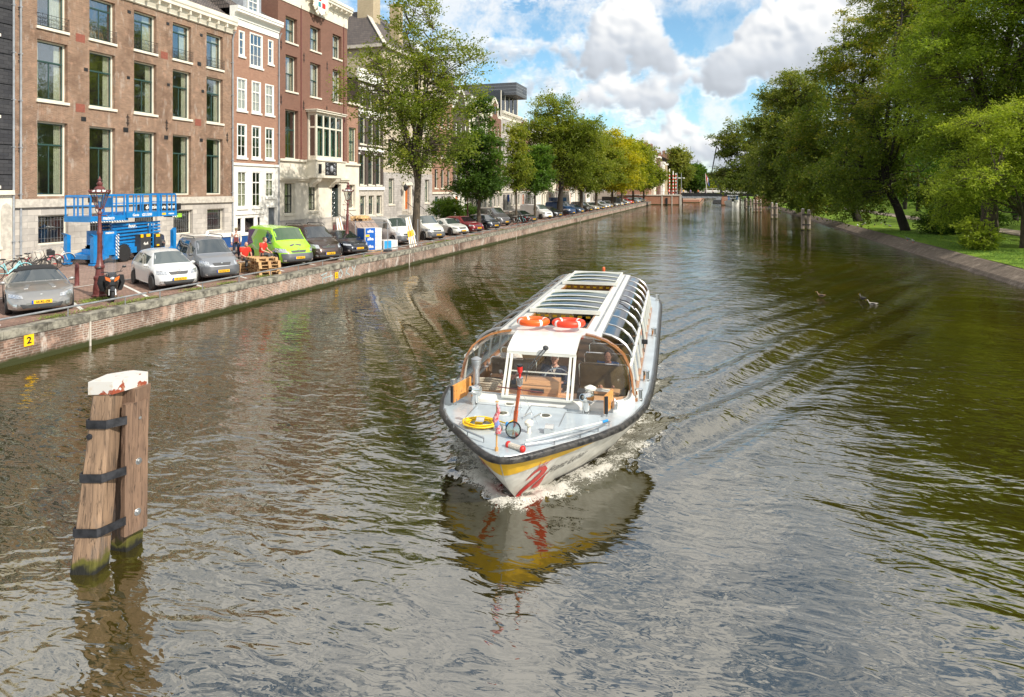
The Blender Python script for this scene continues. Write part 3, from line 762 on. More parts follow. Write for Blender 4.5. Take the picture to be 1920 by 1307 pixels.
# ---- dark brick house at the very left
h0 = house('brick_house', 'black brick house with cream carved ground floor at the far left edge', 17.2, group='canal houses in a row on the left bank')
W0 = 25.35-17.2
ops = [(a, a+1.25, z0-Z0, z1-Z0) for a in (1.0, 3.6, 6.35-.15) for z0, z1 in ((13.4, 16.3), (9.0, 12.2), (5.2, 7.9))]
facade(h0, W0, 18.2-Z0, ops, M['brick_dark'], z0=3.9-Z0+0.9)
gops = [(a, a+1.3, .9, 3.1) for a in (1.0, 3.6, 6.2)]
facade(h0, W0, 3.8, gops, M['cream_wall'], name='ground_floor_wall', x=.04)
for o in ops: window(h0, (o[0]+o[1])/2, o[2], o[1]-o[0], o[3]-o[2], fm='cream', d=.18, rows=(2, 1))
for o in gops: window(h0, (o[0]+o[1])/2, o[2], o[1]-o[0], o[3]-o[2], fm='cream', d=.18, cur=None, x=.04)
interior(h0, W0, 17, (4, 8, 12))
b = MB()
for k in range(15): b.box(0.003, .05, W0-.75, W0-.01, 4.0+k*.82, 4.0+k*.82+.76)
b.build('rusticated_strip', M['brick_dark'], h0)
b = MB()
for a in (.25, 2.6, 5.0, 7.55): b.prism([(a, .2), (a, 2.9), (a+.1, 3.15), (a+.27, 3.25), (a+.45, 3.15), (a+.55, 2.9), (a+.55, .2)], .045, .075, lambda u, v, t_: (t_, u, v))
b.build_each('carved_panel', M['stone'], h0)
cornice(h0, W0, 17.2, 1.2, .5, 'cream'); pitched_roof(h0, W0, 18.2, 3.5)
b = MB(); b.box(-.1, .25, 0, W0, 3.7, 3.95); b.build('string_course', M['cream'], h0)
downpipe(h0, W0+.02, .1, 17.6)
# steps and kerb stone by the door are hidden; ---- large five-window house
h1 = house('brick_house', 'wide brown brick house with five window columns and dark green sashes', 25.4, group='canal houses in a row on the left bank')
W1 = 42.25-25.4
cols_ = [1.34+3.2*n for n in range(5)]; ww = 1.8
rowsA = (14.35, 16.95); rowsB = (10.15, 13.6); rowsC = (4.6, 8.92); 
ops = [(u, u+ww-.1*(k > 2), z0-Z0, z1-Z0) for k, u in enumerate(cols_) for z0, z1 in (rowsA, rowsB, rowsC)]
facade(h1, W1, 18.4-Z0, ops, M['brick_house'], z0=4.45-Z0, revmat=M['cream'])
gops = [(u, u+ww, 1.25-Z0+.55 if k not in (3,) else .75, 3.5-Z0) for k, u in enumerate(cols_)]
facade(h1, W1, 4.45-Z0, gops, M['stone_block'], name='plinth_wall', x=.06, revmat=M['cream'])
b = MB(); b.box(.06, .22, 0, W1, 3.98-Z0, 4.44-Z0); b.box(.06, .16, 0, W1, .0, .35); b.build('stone_band', M['stone'], h1)
interior(h1, W1, 17, (3.4, 8.6, 12.9))
for k, u in enumerate(cols_):
    wd = ww-.1*(k > 2); uc = u+wd/2
    open_ = (k == 1)
    window(h1, uc, rowsA[0]-Z0, wd, rowsA[1]-rowsA[0], fm='cream', tr=.78, cur=None if open_ else 'right')
    iron_balcony(h1, uc, rowsA[0]-Z0, 1.85, .72)
    window(h1, uc, rowsB[0]-Z0, wd, rowsB[1]-rowsB[0], fm='cream', tr=.66)
    window(h1, uc, rowsC[0]-Z0+.0, wd, rowsC[1]-rowsC[0], fm='cream', tr=.70, sill=False)
    o = gops[k]
    f = window(h1, uc, o[2], ww, o[3]-o[2], fm='cream', d=.30, sill=False, cur=None, tr=.55, x=.06, sm_='black_metal')
    def barsf():
        b = MB(); hh_ = o[3]-o[2]-.2
        for q in range(9): b.tube([(.10, -.75+q*.1875, .12), (.10, -.75+q*.1875, .1+hh_)], .010, 5)
        for zz in (.35, .95, hh_-.1): b.bar((.10, -.8, zz), (.10, .8, zz), .03, .015)
        return b.mesh('window_bars')
    place((k == 3,), 'window_bars', barsf, M['steel'], f, (0, 0, 0))
for u, z in ((-.6+1.0, 12.3), (.4, 7.3), (7.25, 9.55), (10.4, 9.5), (16.3, 9.1), (.4, 14.8)): anchor(h1, u, z-Z0)
vb = MB()
for u, z, s_ in ((4.15, 9.3, .26), (7.1, 8.9, .3), (10.35, 8.65, .28), (13.6, 8.7, .24), (4.3, 12.35, .2), (7.3, 12.35, .18), (10.55, 12.4, .18), (13.75, 12.4, .2), (7.35, 16.7, .2), (10.5, 16.7, .2), (13.6, 16.6, .2), (13.4, 14.4, .28)):
    vb.box(0.002, .03, u-s_*.6, u+s_*.6, z-Z0-s_*.5, z-Z0+s_*.5)
vb.build_each('air_grille', M['black_metal'], h1)
vb = MB()
for u, z in ((3.95, 9.95), (3.95, 14.2), (10.2, 14.4), (13.3, 10.0)): vb.box(0.002, .012, u-.3, u+.3, z-Z0-.25, z-Z0+.25)
vb.build_each('brick_patch', M['patch_red'], h1)
cornice(h1, W1, 17.5-Z0, 1.15, .6, 'cream', band=.0)
pitched_roof(h1, W1, 18.6-Z0, 4.2)
downpipe(h1, .35, .1, 17.9-Z0); downpipe(h1, W1-.05, .1, 17.6-Z0)
# shop sign over the basement windows
b = MB(); b.box(.2, .28, 0, 0, 0, 0)
sg = MB(); sg.box(.02, .10, -1.75, 1.75, -.22, .22)
sgo = thing('shop_sign', 'black shop sign with white letters on the stone base behind the blue lift', 'sign', (FX+.23, 25.4+9.6, 3.78), 0)
sg.build('board', M['black_metal'], sgo)
lettering('de nieuwe heer', .40, M['white_paint'], sgo, (.105, 0, -.11), (R(90), 0, R(90)))
b = MB(); b.box(0, .02, -.30, .30, -.14, .14)
nt = b.build('window_notice', pm('lime_sign', (.35, .75, .03), .5, var=.02), None, label='lime green notice inside the barred basement window right of the blue lift', cat='notice'); nt.location = (FX-.16, 25.4+cols_[3]+.65, 3.12)
# open top-left window with people leaning out is made with the figures

# ---- narrow house: red brick over white
h2 = house('brick_house', 'narrow red brick house with white sashes and white painted lower floors', 42.25, group='canal houses in a row on the left bank')
W2 = 47.95-42.25
def c2(u): return u
tops = [(.75, 1.45, 15.9, 17.95), (2.05, 3.65, 15.3, 18.1), (4.35, 5.05, 15.9, 18.0)]
mid = [(a, a+1.15, z0, z1) for a in (.55, 2.28, 3.98) for z0, z1 in ((11.45, 14.1), (7.6, 10.35))]
ops = [(a, b_, z0-Z0, z1-Z0) for a, b_, z0, z1 in tops+mid]
facade(h2, W2, 18.4-Z0, ops, M['brick_red'], z0=7.1-Z0, d=.10)
for o in ops[:3]: window(h2, (o[0]+o[1])/2, o[2], o[1]-o[0], o[3]-o[2], fm='white_paint', sm_='white_paint', cols=1 if o[1]-o[0] < 1 else 3, rows=(2, 1) if o[1]-o[0] < 1 else (2, 1), tr=.66, d=.05, cur=None, ft=.10)
for k, o in enumerate(ops[3:]): window(h2, (o[0]+o[1])/2, o[2], o[1]-o[0], o[3]-o[2], fm='white_paint', sm_='white_paint', cols=2, rows=(2, 1), tr=.66, d=.05, cur='full' if k % 2 == 0 else ('half' if k == 5 else None), ft=.11)
lops = [(a, a+1.15, 3.5-Z0, 6.5-Z0) for a in (.55, 2.28)]+[(3.98, 5.1, 4.3-Z0, 6.5-Z0), (.5, 1.2, .45, 2.75-Z0), (1.35, 2.75, .1, 2.75-Z0), (2.9, 3.5, .45, 2.75-Z0), (4.35, 5.25, .25, 2.45)]
facade(h2, W2, 7.1-Z0, lops, M['white_wall'], name='lower_wall', x=.05, d=.14)
for k, o in enumerate(lops[:3]): window(h2, (o[0]+o[1])/2, o[2], o[1]-o[0], o[3]-o[2], fm='white_paint', sm_='white_paint', cols=2, rows=(2, 1), tr=.7, d=.08, cur='full' if k != 1 else None, x=.05)
for o in lops[3:6]: window(h2, (o[0]+o[1])/2, o[2], o[1]-o[0], o[3]-o[2], fm='white_paint', sm_='white_paint', cols=1, tr=1, d=.08, cur=None, sill=False, x=.05)
door_m = pm('grey_door', (.13, .15, .17), .4, var=.1)
d_ = MB(); d_.box(-.14, -.06, 4.38, 5.22, .27, 2.42); d_.build('door', door_m, h2)
b = MB(); b.prism([(4.2+.6-.62*math.cos(k*math.pi/12), 2.42+.42*math.sin(k*math.pi/12)) for k in range(13)], .052, .14, lambda u, v, t_: (t_, u, v)); b.build('door_arch', M['white_paint'], h2)
b = MB(); b.box(.05, .16, 0, W2, 6.95-Z0, 7.15-Z0); b.box(.05, .14, .3, 3.7, 2.82-Z0+.1, 2.95-Z0+.1); b.build_each('string_course', M['white_paint'], h2)
interior(h2, W2, 17, (2.2, 6.2, 9.9, 13.6))
cornice(h2, W2, 18.9-Z0, .85, .6, 'white_paint', brackets=False)
pitched_roof(h2, W2, 19.6-Z0, 4)
b = MB(); b.box(-2.2, -.35, 1.7, 3.9, 19.55-Z0, 21.6-Z0); dr = b.build('dormer', M['zinc'], h2)
b = MB(); b.box(-2.4, -.2, 1.55, 4.05, 21.6-Z0, 21.8-Z0); b.build('dormer_roof', M['white_paint'], dr)
window(h2, 2.8, 19.8-Z0, 1.3, 1.55, fm='white_paint', sm_='white_paint', cols=2, rows=(2, 1), tr=.66, d=.0, cur=None, sill=False, x=-.28)
downpipe(h2, W2-.02, .1, 18.8-Z0)

# ---- crest house
h3 = house('brick_house', 'tall brown brick house with a painted coat of arms on its white cornice', 47.95, group='canal houses in a row on the left bank')
W3 = 59.2-47.95
ops = [(1.05, 2.75, 18.4-Z0, 20.7-Z0), (4.75, 6.45, 18.4-Z0, 20.75-Z0), (8.55, 10.15, 18.4-Z0, 20.8-Z0),
       (1.05, 2.75, 13.95-Z0, 17.2-Z0), (4.75, 6.45, 13.95-Z0, 17.2-Z0), (8.55, 10.15, 13.95-Z0, 17.2-Z0), (1.0, 2.9, 7.8-Z0, 12.25-Z0)]
facade(h3, W3, 22.3-Z0, ops+[(4.3, 8.9, 7.75-Z0, 12.3-Z0)], M['brick_brown'], z0=7.7-Z0, d=.42)
for k, o in enumerate(ops): window(h3, (o[0]+o[1])/2, o[2], o[1]-o[0], o[3]-o[2], fm='cream', cols=3 if k < 6 else 2, rows=(1, 1) if k < 6 else (2, 1), tr=.5 if k < 6 else .6, d=.42, cur='right' if k != 6 else None)
interior(h3, W3, 21, (6.5, 11.8, 16.5))
# cream bay window
bay = MB(); BZ0, BZ1 = 7.75-Z0, 12.2-Z0; by0, by1 = 4.35, 8.85; bo = .95
def baypost(x_, y_, w_=.16): bay.box(x_-w_/2, x_+w_/2, y_-w_/2, y_+w_/2, BZ0, BZ1)
for y_ in (by0+.08, by0+1.2, by0+2.28, by0+3.35, by1-.08): baypost(bo-.08, y_)
for x_ in (.08,): baypost(x_, by0+.08); baypost(x_, by1-.08)
for z_, t_ in ((BZ0, .45), (BZ1-1.35, .14), (BZ1-.12, .25)):
    bay.box(0, bo-.02, by0+.02, by1-.02, z_, z_+t_)
bayo = bay.build('bay_window', M['cream'], h3)
b = MB(); b.box(-.1, bo+.25, by0-.3, by1+.3, BZ1+.13, BZ1+.30); b.box(-.1, bo+.35, by0-.4, by1+.4, BZ1+.30, BZ1+.38); b.build('bay_roof', M['cream'], bayo)
b = MB(); b.box(bo-.13, bo-.12, by0+.1, by1-.1, BZ0+.45, BZ1-.15); b.box(.1, bo-.14, by0+.07, by0+.08, BZ0+.45, BZ1-.15); b.build('pane', M['window_glass'], bayo)
b = MB()
for y_ in (by0+.64, by0+1.74, by0+2.81, by0+3.9):
    for z0_, z1_ in ((BZ0+.45, BZ1-1.35), (BZ1-1.21, BZ1-.12)):
        for s_ in (-1, 1): b.box(bo-.12, bo-.06, y_+s_*.40-.04, y_+s_*.40+.04, z0_, z1_)
        b.box(bo-.12, bo-.06, y_-.36, y_+.36, z0_, z0_+.08); b.box(bo-.12, bo-.06, y_-.36, y_+.36, z1_-.08, z1_)
b.build('sash', M['sash_green'], bayo)
b = MB(); rr = random.Random(1)
for y_ in (by0+.7, by0+1.7, by0+2.8, by0+3.8):
    n = 8; r1 = [(bo-.3+.03*(k % 2), y_-.33+.66*k/n, BZ0+.45) for k in range(n+1)]; b.grid([r1, [(p[0], p[1], BZ1-1.3) for p in r1]])
b.build('curtain', M['curtain_green'], bayo)
for u, z in ((.4, 17.9), (3.75, 17.4), (7.55, 17.3), (.4, 13.0), (3.7, 12.9), (7.5, 12.9), (10.75, 12.4)): anchor(h3, u, z-Z0, .9)
b = MB(); b.box(0, .06, 3.25, 3.33, 7.8-Z0, 22.2-Z0); b.box(0, .06, 10.5, 10.58, 7.8-Z0, 22.2-Z0); b.build('downpipe', M['dark_red_metal'], h3)
cornice(h3, W3, 23.0-Z0, 1.0, .75, 'cream', band=1.1, brackets=True)
b = MB(); arc = [(-1.9, 0), (-1.75, .55), (-1.2, .9), (-.9, 1.5), (-.3, 1.9), (.3, 1.9), (.9, 1.5), (1.2, .9), (1.75, .55), (1.9, 0)]
b.prism([(5.6+a, 23.4-Z0+z) for a, z in arc], .05, .55, lambda u, v, t_: (t_, u, v)); b.build('gable_crown', M['cream'], h3)
# coat of arms: shield with red and white quarters, scrolls around it
cr = MB(); cr.prism([(5.6+a, 22.95-Z0+z) for a, z in ((-.75, .75), (-.8, -.2), (-.5, -.85), (0, -1.15), (.5, -.85), (.8, -.2), (.75, .75), (0, .95))], .56, .70, lambda u, v, t_: (t_, u, v))
cro = cr.build('coat_of_arms', M['white_paint'], h3)
sc = MB()
for s_ in (-1, 1):
    for k, (a, z, r_) in enumerate(((1.05, .7, .34), (1.15, .05, .30), (1.0, -.55, .28), (.6, -1.05, .24), (.7, 1.1, .25))):
        sc.tube([(.64, 5.6+s_*(a+r_*(1-i/15)*math.cos(i*.7)), 22.95-Z0+z+r_*(1-i/15)*math.sin(i*.7)) for i in range(12)], .07, 5)
    sc.ell((.62, 5.6+s_*.95, 22.95-Z0), (.14, .3, .9), 8, 6)
sc.build('scrollwork', M['cream'], cro)
q = MB()
for (a, z) in ((-.36, .45), (.36, -.05), (-.36, -.05+.0)):
    pass
q.box(.702, .72, 5.6-.62, 5.6-.08, 22.95-Z0+.18, 22.95-Z0+.68); q.box(.702, .72, 5.6+.08, 5.6+.62, 22.95-Z0-.42, 22.95-Z0+.08)
q.build('red_quarters', M['red_paint'], cro)
q = MB(); q.box(.702, .72, 5.6-.55, 5.6-.15, 22.95-Z0-.40, 22.95-Z0+.05); q.build('blue_quarter', pm('teal', (.03, .25, .3), .5), cro)
pitched_roof(h3, W3, 23.6-Z0, 2.2)
# cream ground floor with balcony
W3b = 61.4-47.95
gops = [(.75, 2.35, 2.75-Z0, 5.6-Z0), (4.35, 5.95, 2.9-Z0, 5.65-Z0), (8.25, 9.95, .95, 5.5-Z0), (11.3, 12.7, 2.95-Z0, 5.5-Z0)]
facade(h3, W3b, 7.7-Z0, gops, M['cream_wall'], name='ground_floor_wall', x=.10, d=.40, z0=2.2-Z0)
facade(h3, W3b, 2.2-Z0, [], M['stone_block'], name='plinth_wall', x=.14)
for o in (gops[0], gops[1], gops[3]): window(h3, (o[0]+o[1])/2, o[2], o[1]-o[0], o[3]-o[2], fm='cream', cols=3, rows=(2, 1), tr=.58, d=.40, cur='full', x=.10, sm_='black_metal')
b = MB(); b.box(-.32, -.24, 8.3, 9.9, .95, 4.1)
for z_ in (1.2, 2.1, 3.0):
    for y_ in (8.45, 9.2): b.box(-.24, -.21, y_, y_+.55, z_, z_+.75)
dd = b.build('door', pm('dark_door', (.02, .035, .035), .35, var=.1), h3)
b = MB()
for k in range(6): b.tube([(-.19, 9.0+.18*math.cos(i*.6+k), 1.25+k*.48+.18*math.sin(i*.6+k)) for i in range(9)], .02, 4)
b.build('door_scrolls', M['steel'], dd)
b = MB(); b.box(.1, .30, 0, W3b, 7.55-Z0, 7.75-Z0); b.box(.1, .42, 0, 11.2, 5.95-Z0, 6.12-Z0); b.box(.1, .32, 0, 11.2, 5.8-Z0, 5.95-Z0); b.build_each('string_course', M['cream'], h3)
b = MB(); b.box(.1, 1.15, 3.9, 9.1, 6.1-Z0, 7.7-Z0); b.box(.1, 1.25, 3.8, 9.2, 7.7-Z0, 7.8-Z0)
for y_ in (4.4, 7.6):
    b.prism([(.1, 5.25-Z0), (.25, 5.2-Z0), (.5, 5.5-Z0), (.95, 5.75-Z0), (1.1, 6.1-Z0), (.1, 6.1-Z0)], y_, y_+.7, lambda u, v, t_: (u, t_, v))
bal = b.build('balcony', M['cream'], h3)
b = MB(); b.box(1.152, 1.17, 5.5, 7.5, 6.35-Z0, 7.6-Z0); b.box(1.152, 1.17, 4.4, 4.9, 6.5-Z0, 7.4-Z0); b.build('iron_panel', M['black_metal'], bal)
b = MB(); b.lathe([(.01, -.35), (.16, -.2), (.2, .1), (.1, .35)], 8, Matrix.Translation((1.2, 6.5, 6.95-Z0)))
for sy in (-1, 1):
    for zz in (6.55, 6.95, 7.35): b.tube([(1.185, 6.5+sy*.62+.22*math.cos(i*.7)*(1-i/14), zz-Z0+.17*math.sin(i*.7)*(1-i/14)) for i in range(12)], .022, 4)
b.build('panel_scrolls', M['zinc'], bal)
b = MB()
for k in range(5): b.box(.14, 1.9-k*.34, 8.1, 10.1, k*.19, (k+1)*.19)
st = b.build('steps', M['stone'], h3)
b = MB()
for y_ in (8.05, 10.15):
    b.tube([(2.0, y_, .9), (.3, y_, 1.95)], .025, 6)
    for k in range(6): x_ = 2.0-k*.33; b.tube([(x_, y_, max(0, .05+k*.17)), (x_, y_, .9+k*.205)], .014, 5)
b.build_each('step_rail', M['black_metal'], h3)
# the low brick wing next to it
facade(h3, 2.2, 14.0-Z0, [(.35, 1.75, 7.9-Z0, 11.6-Z0)], M['brick_red'], name='wing_wall', z0=7.75-Z0, x=-.02, d=.2)
bpy.data.objects[C.objects[-1].name].location = (0, 11.25, 0)
window(h3, 11.25+1.05, 7.9-Z0, 1.4, 3.7, fm='cream', cols=2, rows=(2, 1), tr=.6, d=.22, cur='full')
b = MB(); b.box(-6, .25, 11.2, 13.5, 14.0-Z0, 14.25-Z0); b.build('wing_cornice', M['cream'], h3)

# ---- gothic striped house
h4 = house('gothic_house', 'narrow brown house with striped pointed arches and white battlements', 61.4, group='canal houses in a row on the left bank')
W4 = 66.95-61.4
us = (.35, 2.15, 3.9); ops = []
for z0_, z1_ in ((10.0, 13.0), (5.3+.2, 8.9), ): ops += [(u, u+1.25, z0_-Z0, z1_-Z0) for u in us]
tops = [(u+.15, u+1.0, 14.1-Z0, 16.0-Z0) for u in us]
facade(h4, W4, 17.2-Z0, ops+tops, M['brick_black'], z0=5.3-Z0, d=.25)
gops = [(u, u+1.25, 1.6-Z0+.5, 4.3-Z0) for u in us]
facade(h4, W4, 5.3-Z0, gops, M['stone'], name='ground_floor_wall', x=.05, d=.25)
for o in ops+tops: window(h4, (o[0]+o[1])/2, o[2], o[1]-o[0], o[3]-o[2], fm='cream', cols=2, rows=(1, 1), tr=.7, d=.25, cur=None)
for o in gops: window(h4, (o[0]+o[1])/2, o[2], o[1]-o[0], o[3]-o[2], fm='cream', cols=1, rows=(1, 1), tr=.55, d=.25, cur='blind', x=.05)
st = MB()
for lst in (ops, tops):
    for o in lst:
        uc = (o[0]+o[1])/2; r_ = (o[1]-o[0])/2
        for k in range(9):
            a = math.pi*k/8
            if k % 2 == 0:
                c_, s_ = math.cos(a), math.sin(a)
                p0 = Vector((0, uc+r_*c_, o[3]+r_*.55*s_+.02)); p1 = Vector((0, uc+(r_+.3)*c_, o[3]+(r_*.55+.38)*s_+.02))
                n_ = Vector((0, -s_, c_))*.075
                st.prism([((p0+n_).y, (p0+n_).z), ((p0-n_).y, (p0-n_).z), ((p1-n_).y, (p1-n_).z), ((p1+n_).y, (p1+n_).z)], .003, .06, lambda u, v, t_: (t_, u, v))
st.build_each('arch_stripe', M['white_paint'], h4)
b = MB()
for k in range(8): b.prism([(.1+k*.68, 17.2-Z0), (.1+k*.68, 18.0-Z0), (.35+k*.68, 18.35-Z0), (.6+k*.68, 18.0-Z0), (.6+k*.68, 17.2-Z0)], -.25, .12, lambda u, v, t_: (t_, u, v))
b.box(-.3, .2, 0, W4, 16.9-Z0, 17.25-Z0); b.box(0.003, .12, 0, W4, 13.5-Z0, 13.75-Z0); b.box(0.003, .15, 0, W4, 9.3-Z0, 9.6-Z0); b.box(.05, .2, 0, W4, 4.9-Z0, 5.3-Z0)
b.build_each('battlement', M['white_paint'], h4)
interior(h4, W4, 16, (4, 8.2, 12.2)); pitched_roof(h4, W4, 17.0-Z0, 2.5, x=-.6)

# ---- tall beige house with hipped roof and chimneys
h5 = house('stone_house', 'tall grey stone house with hipped tile roof, beige side wall and orange door', 66.95, group='canal houses in a row on the left bank')
W5 = 80.5-66.95; H5 = 22.0-Z0
ops = [(u, u+1.4, z0_-Z0, z1_-Z0) for u in (1.2, 4.4, 7.8, 11.0) for z0_, z1_ in ((17.6, 20.2), (12.6, 16.0), (7.8, 11.0))]
facade(h5, W5, H5, ops, M['beige_wall'], z0=7-Z0, d=.3, depth=12.5)
gops = [(1.2, 2.6, 3.2-Z0, 6.3-Z0), (5.0, 6.6, 1.5, 5.4-Z0), (8.0, 9.4, 3.2-Z0, 6.3-Z0), (11.2, 12.6, 3.2-Z0, 6.3-Z0)]
facade(h5, W5, 7-Z0, gops, M['stone_rough'], name='ground_floor_wall', x=.08, d=.35)
for o in ops: window(h5, (o[0]+o[1])/2, o[2], o[1]-o[0], o[3]-o[2], fm='cream', cols=2, tr=.6, d=.3, gl='window_far', cur=None)
for o in (gops[0], gops[2], gops[3]): window(h5, (o[0]+o[1])/2, o[2], o[1]-o[0], o[3]-o[2], fm='cream', cols=2, tr=.66, d=.3, cur='full', x=.08)
b = MB(); b.box(-.25, -.17, 5.05, 6.55, 1.5, 4.4); b.build('orange_door', M['orange_door'], h5)
b = MB(); b.box(.08, .3, 4.7, 5.0, 1.2, 4.9); b.box(.08, .3, 6.6, 6.9, 1.2, 4.9); b.box(.08, .4, 4.6, 7.0, 4.5, 4.8); b.build('door_surround', M['cream'], h5)
b = MB()
for k in range(6): b.box(.08, 2.6-k*.38, 4.6, 7.0, k*.22, (k+1)*.22)
b.build('steps', M['stone'], h5)
b = MB()
for y_ in (4.6, 7.0):
    b.tube([(2.5, y_, 1.1), (.7, y_, 2.4)], .03, 6)
    for k in range(9): x_ = 2.5-k*.22; b.tube([(x_, y_, .1+k*.13), (x_, y_, 1.1+k*.16)], .016, 5)
b.build('step_rail', M['black_metal'], h5)
for y_ in (4.2, 7.4):
    b = MB(); T = Matrix.Translation((.75, y_, 4.15)); b.lathe([(.02, -.4), (.22, -.25), (.28, .15), (.3, .2), (.12, .42), (.02, .55)], 6, T); b.tube([(.1, y_, 4.3), (.3, y_, 4.8), (.75, y_, 4.8), (.75, y_, 4.6)], .025, 5)
    b.build('wall_lantern', M['black_metal'], h5)
interior(h5, W5, 20, (6, 10.6, 15.6))
b = MB(); e = .35; D5 = 12.5
b.add([(e, -e, H5), (e, W5+e, H5), (-D5-e, W5+e, H5), (-D5-e, -e, H5), (-4.6, 4.0, H5+5.3), (-4.6, W5-4.0, H5+5.3), (-D5+4.6, W5-4.0, H5+5.3), (-D5+4.6, 4.0, H5+5.3)],
      [(0, 1, 5, 4), (1, 2, 6, 5), (2, 3, 7, 6), (3, 0, 4, 7), (4, 5, 6, 7)])
rf = b.build('roof', M['roof_tiles'], h5)
b = MB(); b.bar((e, -e, H5+.05), (-4.6, 4.0, H5+5.35), .45, .12); b.bar((-D5-e, -e, H5+.05), (-D5+4.6, 4.0, H5+5.35), .45, .12); b.box(-D5-.45, .45, -.45, -.1, H5-.35, H5+.02); b.box(.1, .5, -.45, W5+.4, H5-.35, H5+.02); b.build('ridge_and_gutter', M['stone'], rf)
chimney(h5, -4.2, 4.0, H5+3.5, 4.0, 2.2); chimney(h5, -1.3, 5.7, H5+1.0, 5.2, 1.3)
# dark gable end between, over the gothic house
b = MB(); b.box(-1.5, -1.3, -.30, -.02, 15.5-Z0, 18.0-Z0)
b.build('parapet', M['zinc'], h5)

# ---- the row continues behind the trees
def gen_house(k, y0, W, H, wall, trim, ground, roof, nfl, ncol, gable, label, roofmat='roof_tiles', wc='cream'):
    h = house('canal_house', label, y0, group='canal houses in a row on the left bank')
    mg = .45; pitch = (W-2*mg)/ncol; wd = pitch*.52
    gf = 3.6
    fh = (H-gf-.6)/nfl; ops = []
    for f in range(nfl):
        for c in range(ncol):
            u = mg+pitch*(c+.5)-wd/2; z = gf+.55+f*fh
            ops.append((u, u+wd, z, z+fh*(.62 if f < nfl-1 else .52)))
    facade(h, W, H, ops, M[wall], z0=gf, d=.2)
    g2 = [(mg+pitch*(c+.5)-wd/2, mg+pitch*(c+.5)+wd/2, .9 if c else .2, 3.0) for c in range(ncol)]
    facade(h, W, gf, g2, M[ground], name='ground_floor_wall', x=.06, d=.2)
    for o in ops: window(h, (o[0]+o[1])/2, o[2], o[1]-o[0], o[3]-o[2], fm=wc, sm_=wc if k % 2 else 'sash_green', cols=2, rows=(2, 1) if k % 3 else (1, 1), tr=.6, d=.2, cur=None, gl='window_far')
    for c, o in enumerate(g2):
        if c: window(h, (o[0]+o[1])/2, o[2], o[1]-o[0], o[3]-o[2], fm=wc, cols=1, tr=.7, d=.2, cur=None, gl='window_far', x=.06)
        else:
            b = MB(); b.box(-.2, -.12, o[0]+.02, o[1]-.02, .2, 2.5); b.box(-.2, -.10, o[0]+.02, o[1]-.02, 2.5, 2.98); b.build('door', M[('sash_green', 'orange_door', 'black_metal')[k % 3]], h)
    b = MB(); b.box(.06, .2, 0, W, gf-.25, gf+.02); b.build('string_course', M[trim], h)
    if gable == 'cornice': cornice(h, W, H, .8, .5, trim, band=.6); pitched_roof(h, W, H+.7, 3.2, mat_=roofmat)
    else:
        c_ = W/2
        if gable == 'bell': pts = [(0, 0), (.25, .8), (W*.24, 1.3), (W*.3, 2.6), (W*.42, 3.1), (c_, 3.6), (W*.58, 3.1), (W*.7, 2.6), (W*.76, 1.3), (W-.25, .8), (W, 0)]
        elif gable == 'step': pts = [(0, 0), (0, .7), (W*.17, .7), (W*.17, 1.6), (W*.33, 1.6), (W*.33, 2.6), (W*.42, 2.6), (W*.42, 3.4), (W*.58, 3.4), (W*.58, 2.6), (W*.67, 2.6), (W*.67, 1.6), (W*.83, 1.6), (W*.83, .7), (W, .7), (W, 0)]
        else: pts = [(0, 0), (.2, .3), (W*.28, .3), (W*.28, 2.6), (W*.36, 2.8), (c_, 3.5), (W*.64, 2.8), (W*.72, 2.6), (W*.72, .3), (W-.2, .3), (W, 0)]
        b = MB(); b.prism([(u, H+z) for u, z in pts], -.35, 0, lambda u, v, t_: (t_, u, v)); gbl = b.build('gable', M[wall], h)
        b = MB()
        for p, q_ in zip(pts[:-1], pts[1:]): b.bar((.0, p[0], H+p[1]+.05), (.0, q_[0], H+q_[1]+.05), .5, .14, up=(1, 0, 0)) if abs(p[0]-q_[0])+abs(p[1]-q_[1]) > .05 else None
        b.build('gable_trim', M[trim], gbl)
        b = MB(); b.box(.002, .05, c_-.5, c_+.5, H+.7, H+2.0); b.build('gable_window', M['window_far'], gbl)
        b = MB(); b.add([(-.3, 0, H), (-.3, W, H), (-.3, W/2, H+2.9), (-11, 0, H), (-11, W, H), (-11, W/2, H+2.9)], [(0, 2, 5, 3), (1, 4, 5, 2), (3, 5, 4)]); b.build('roof', M[roofmat], h)
    chimney(h, -4.5, W*.3, H+1.5, 2.8, .9, 'brick_red')
    b = MB(); b.box(-3.2, -3.1, .05, W-.05, .05, H-.05); b.build('interior', M['room'], h)
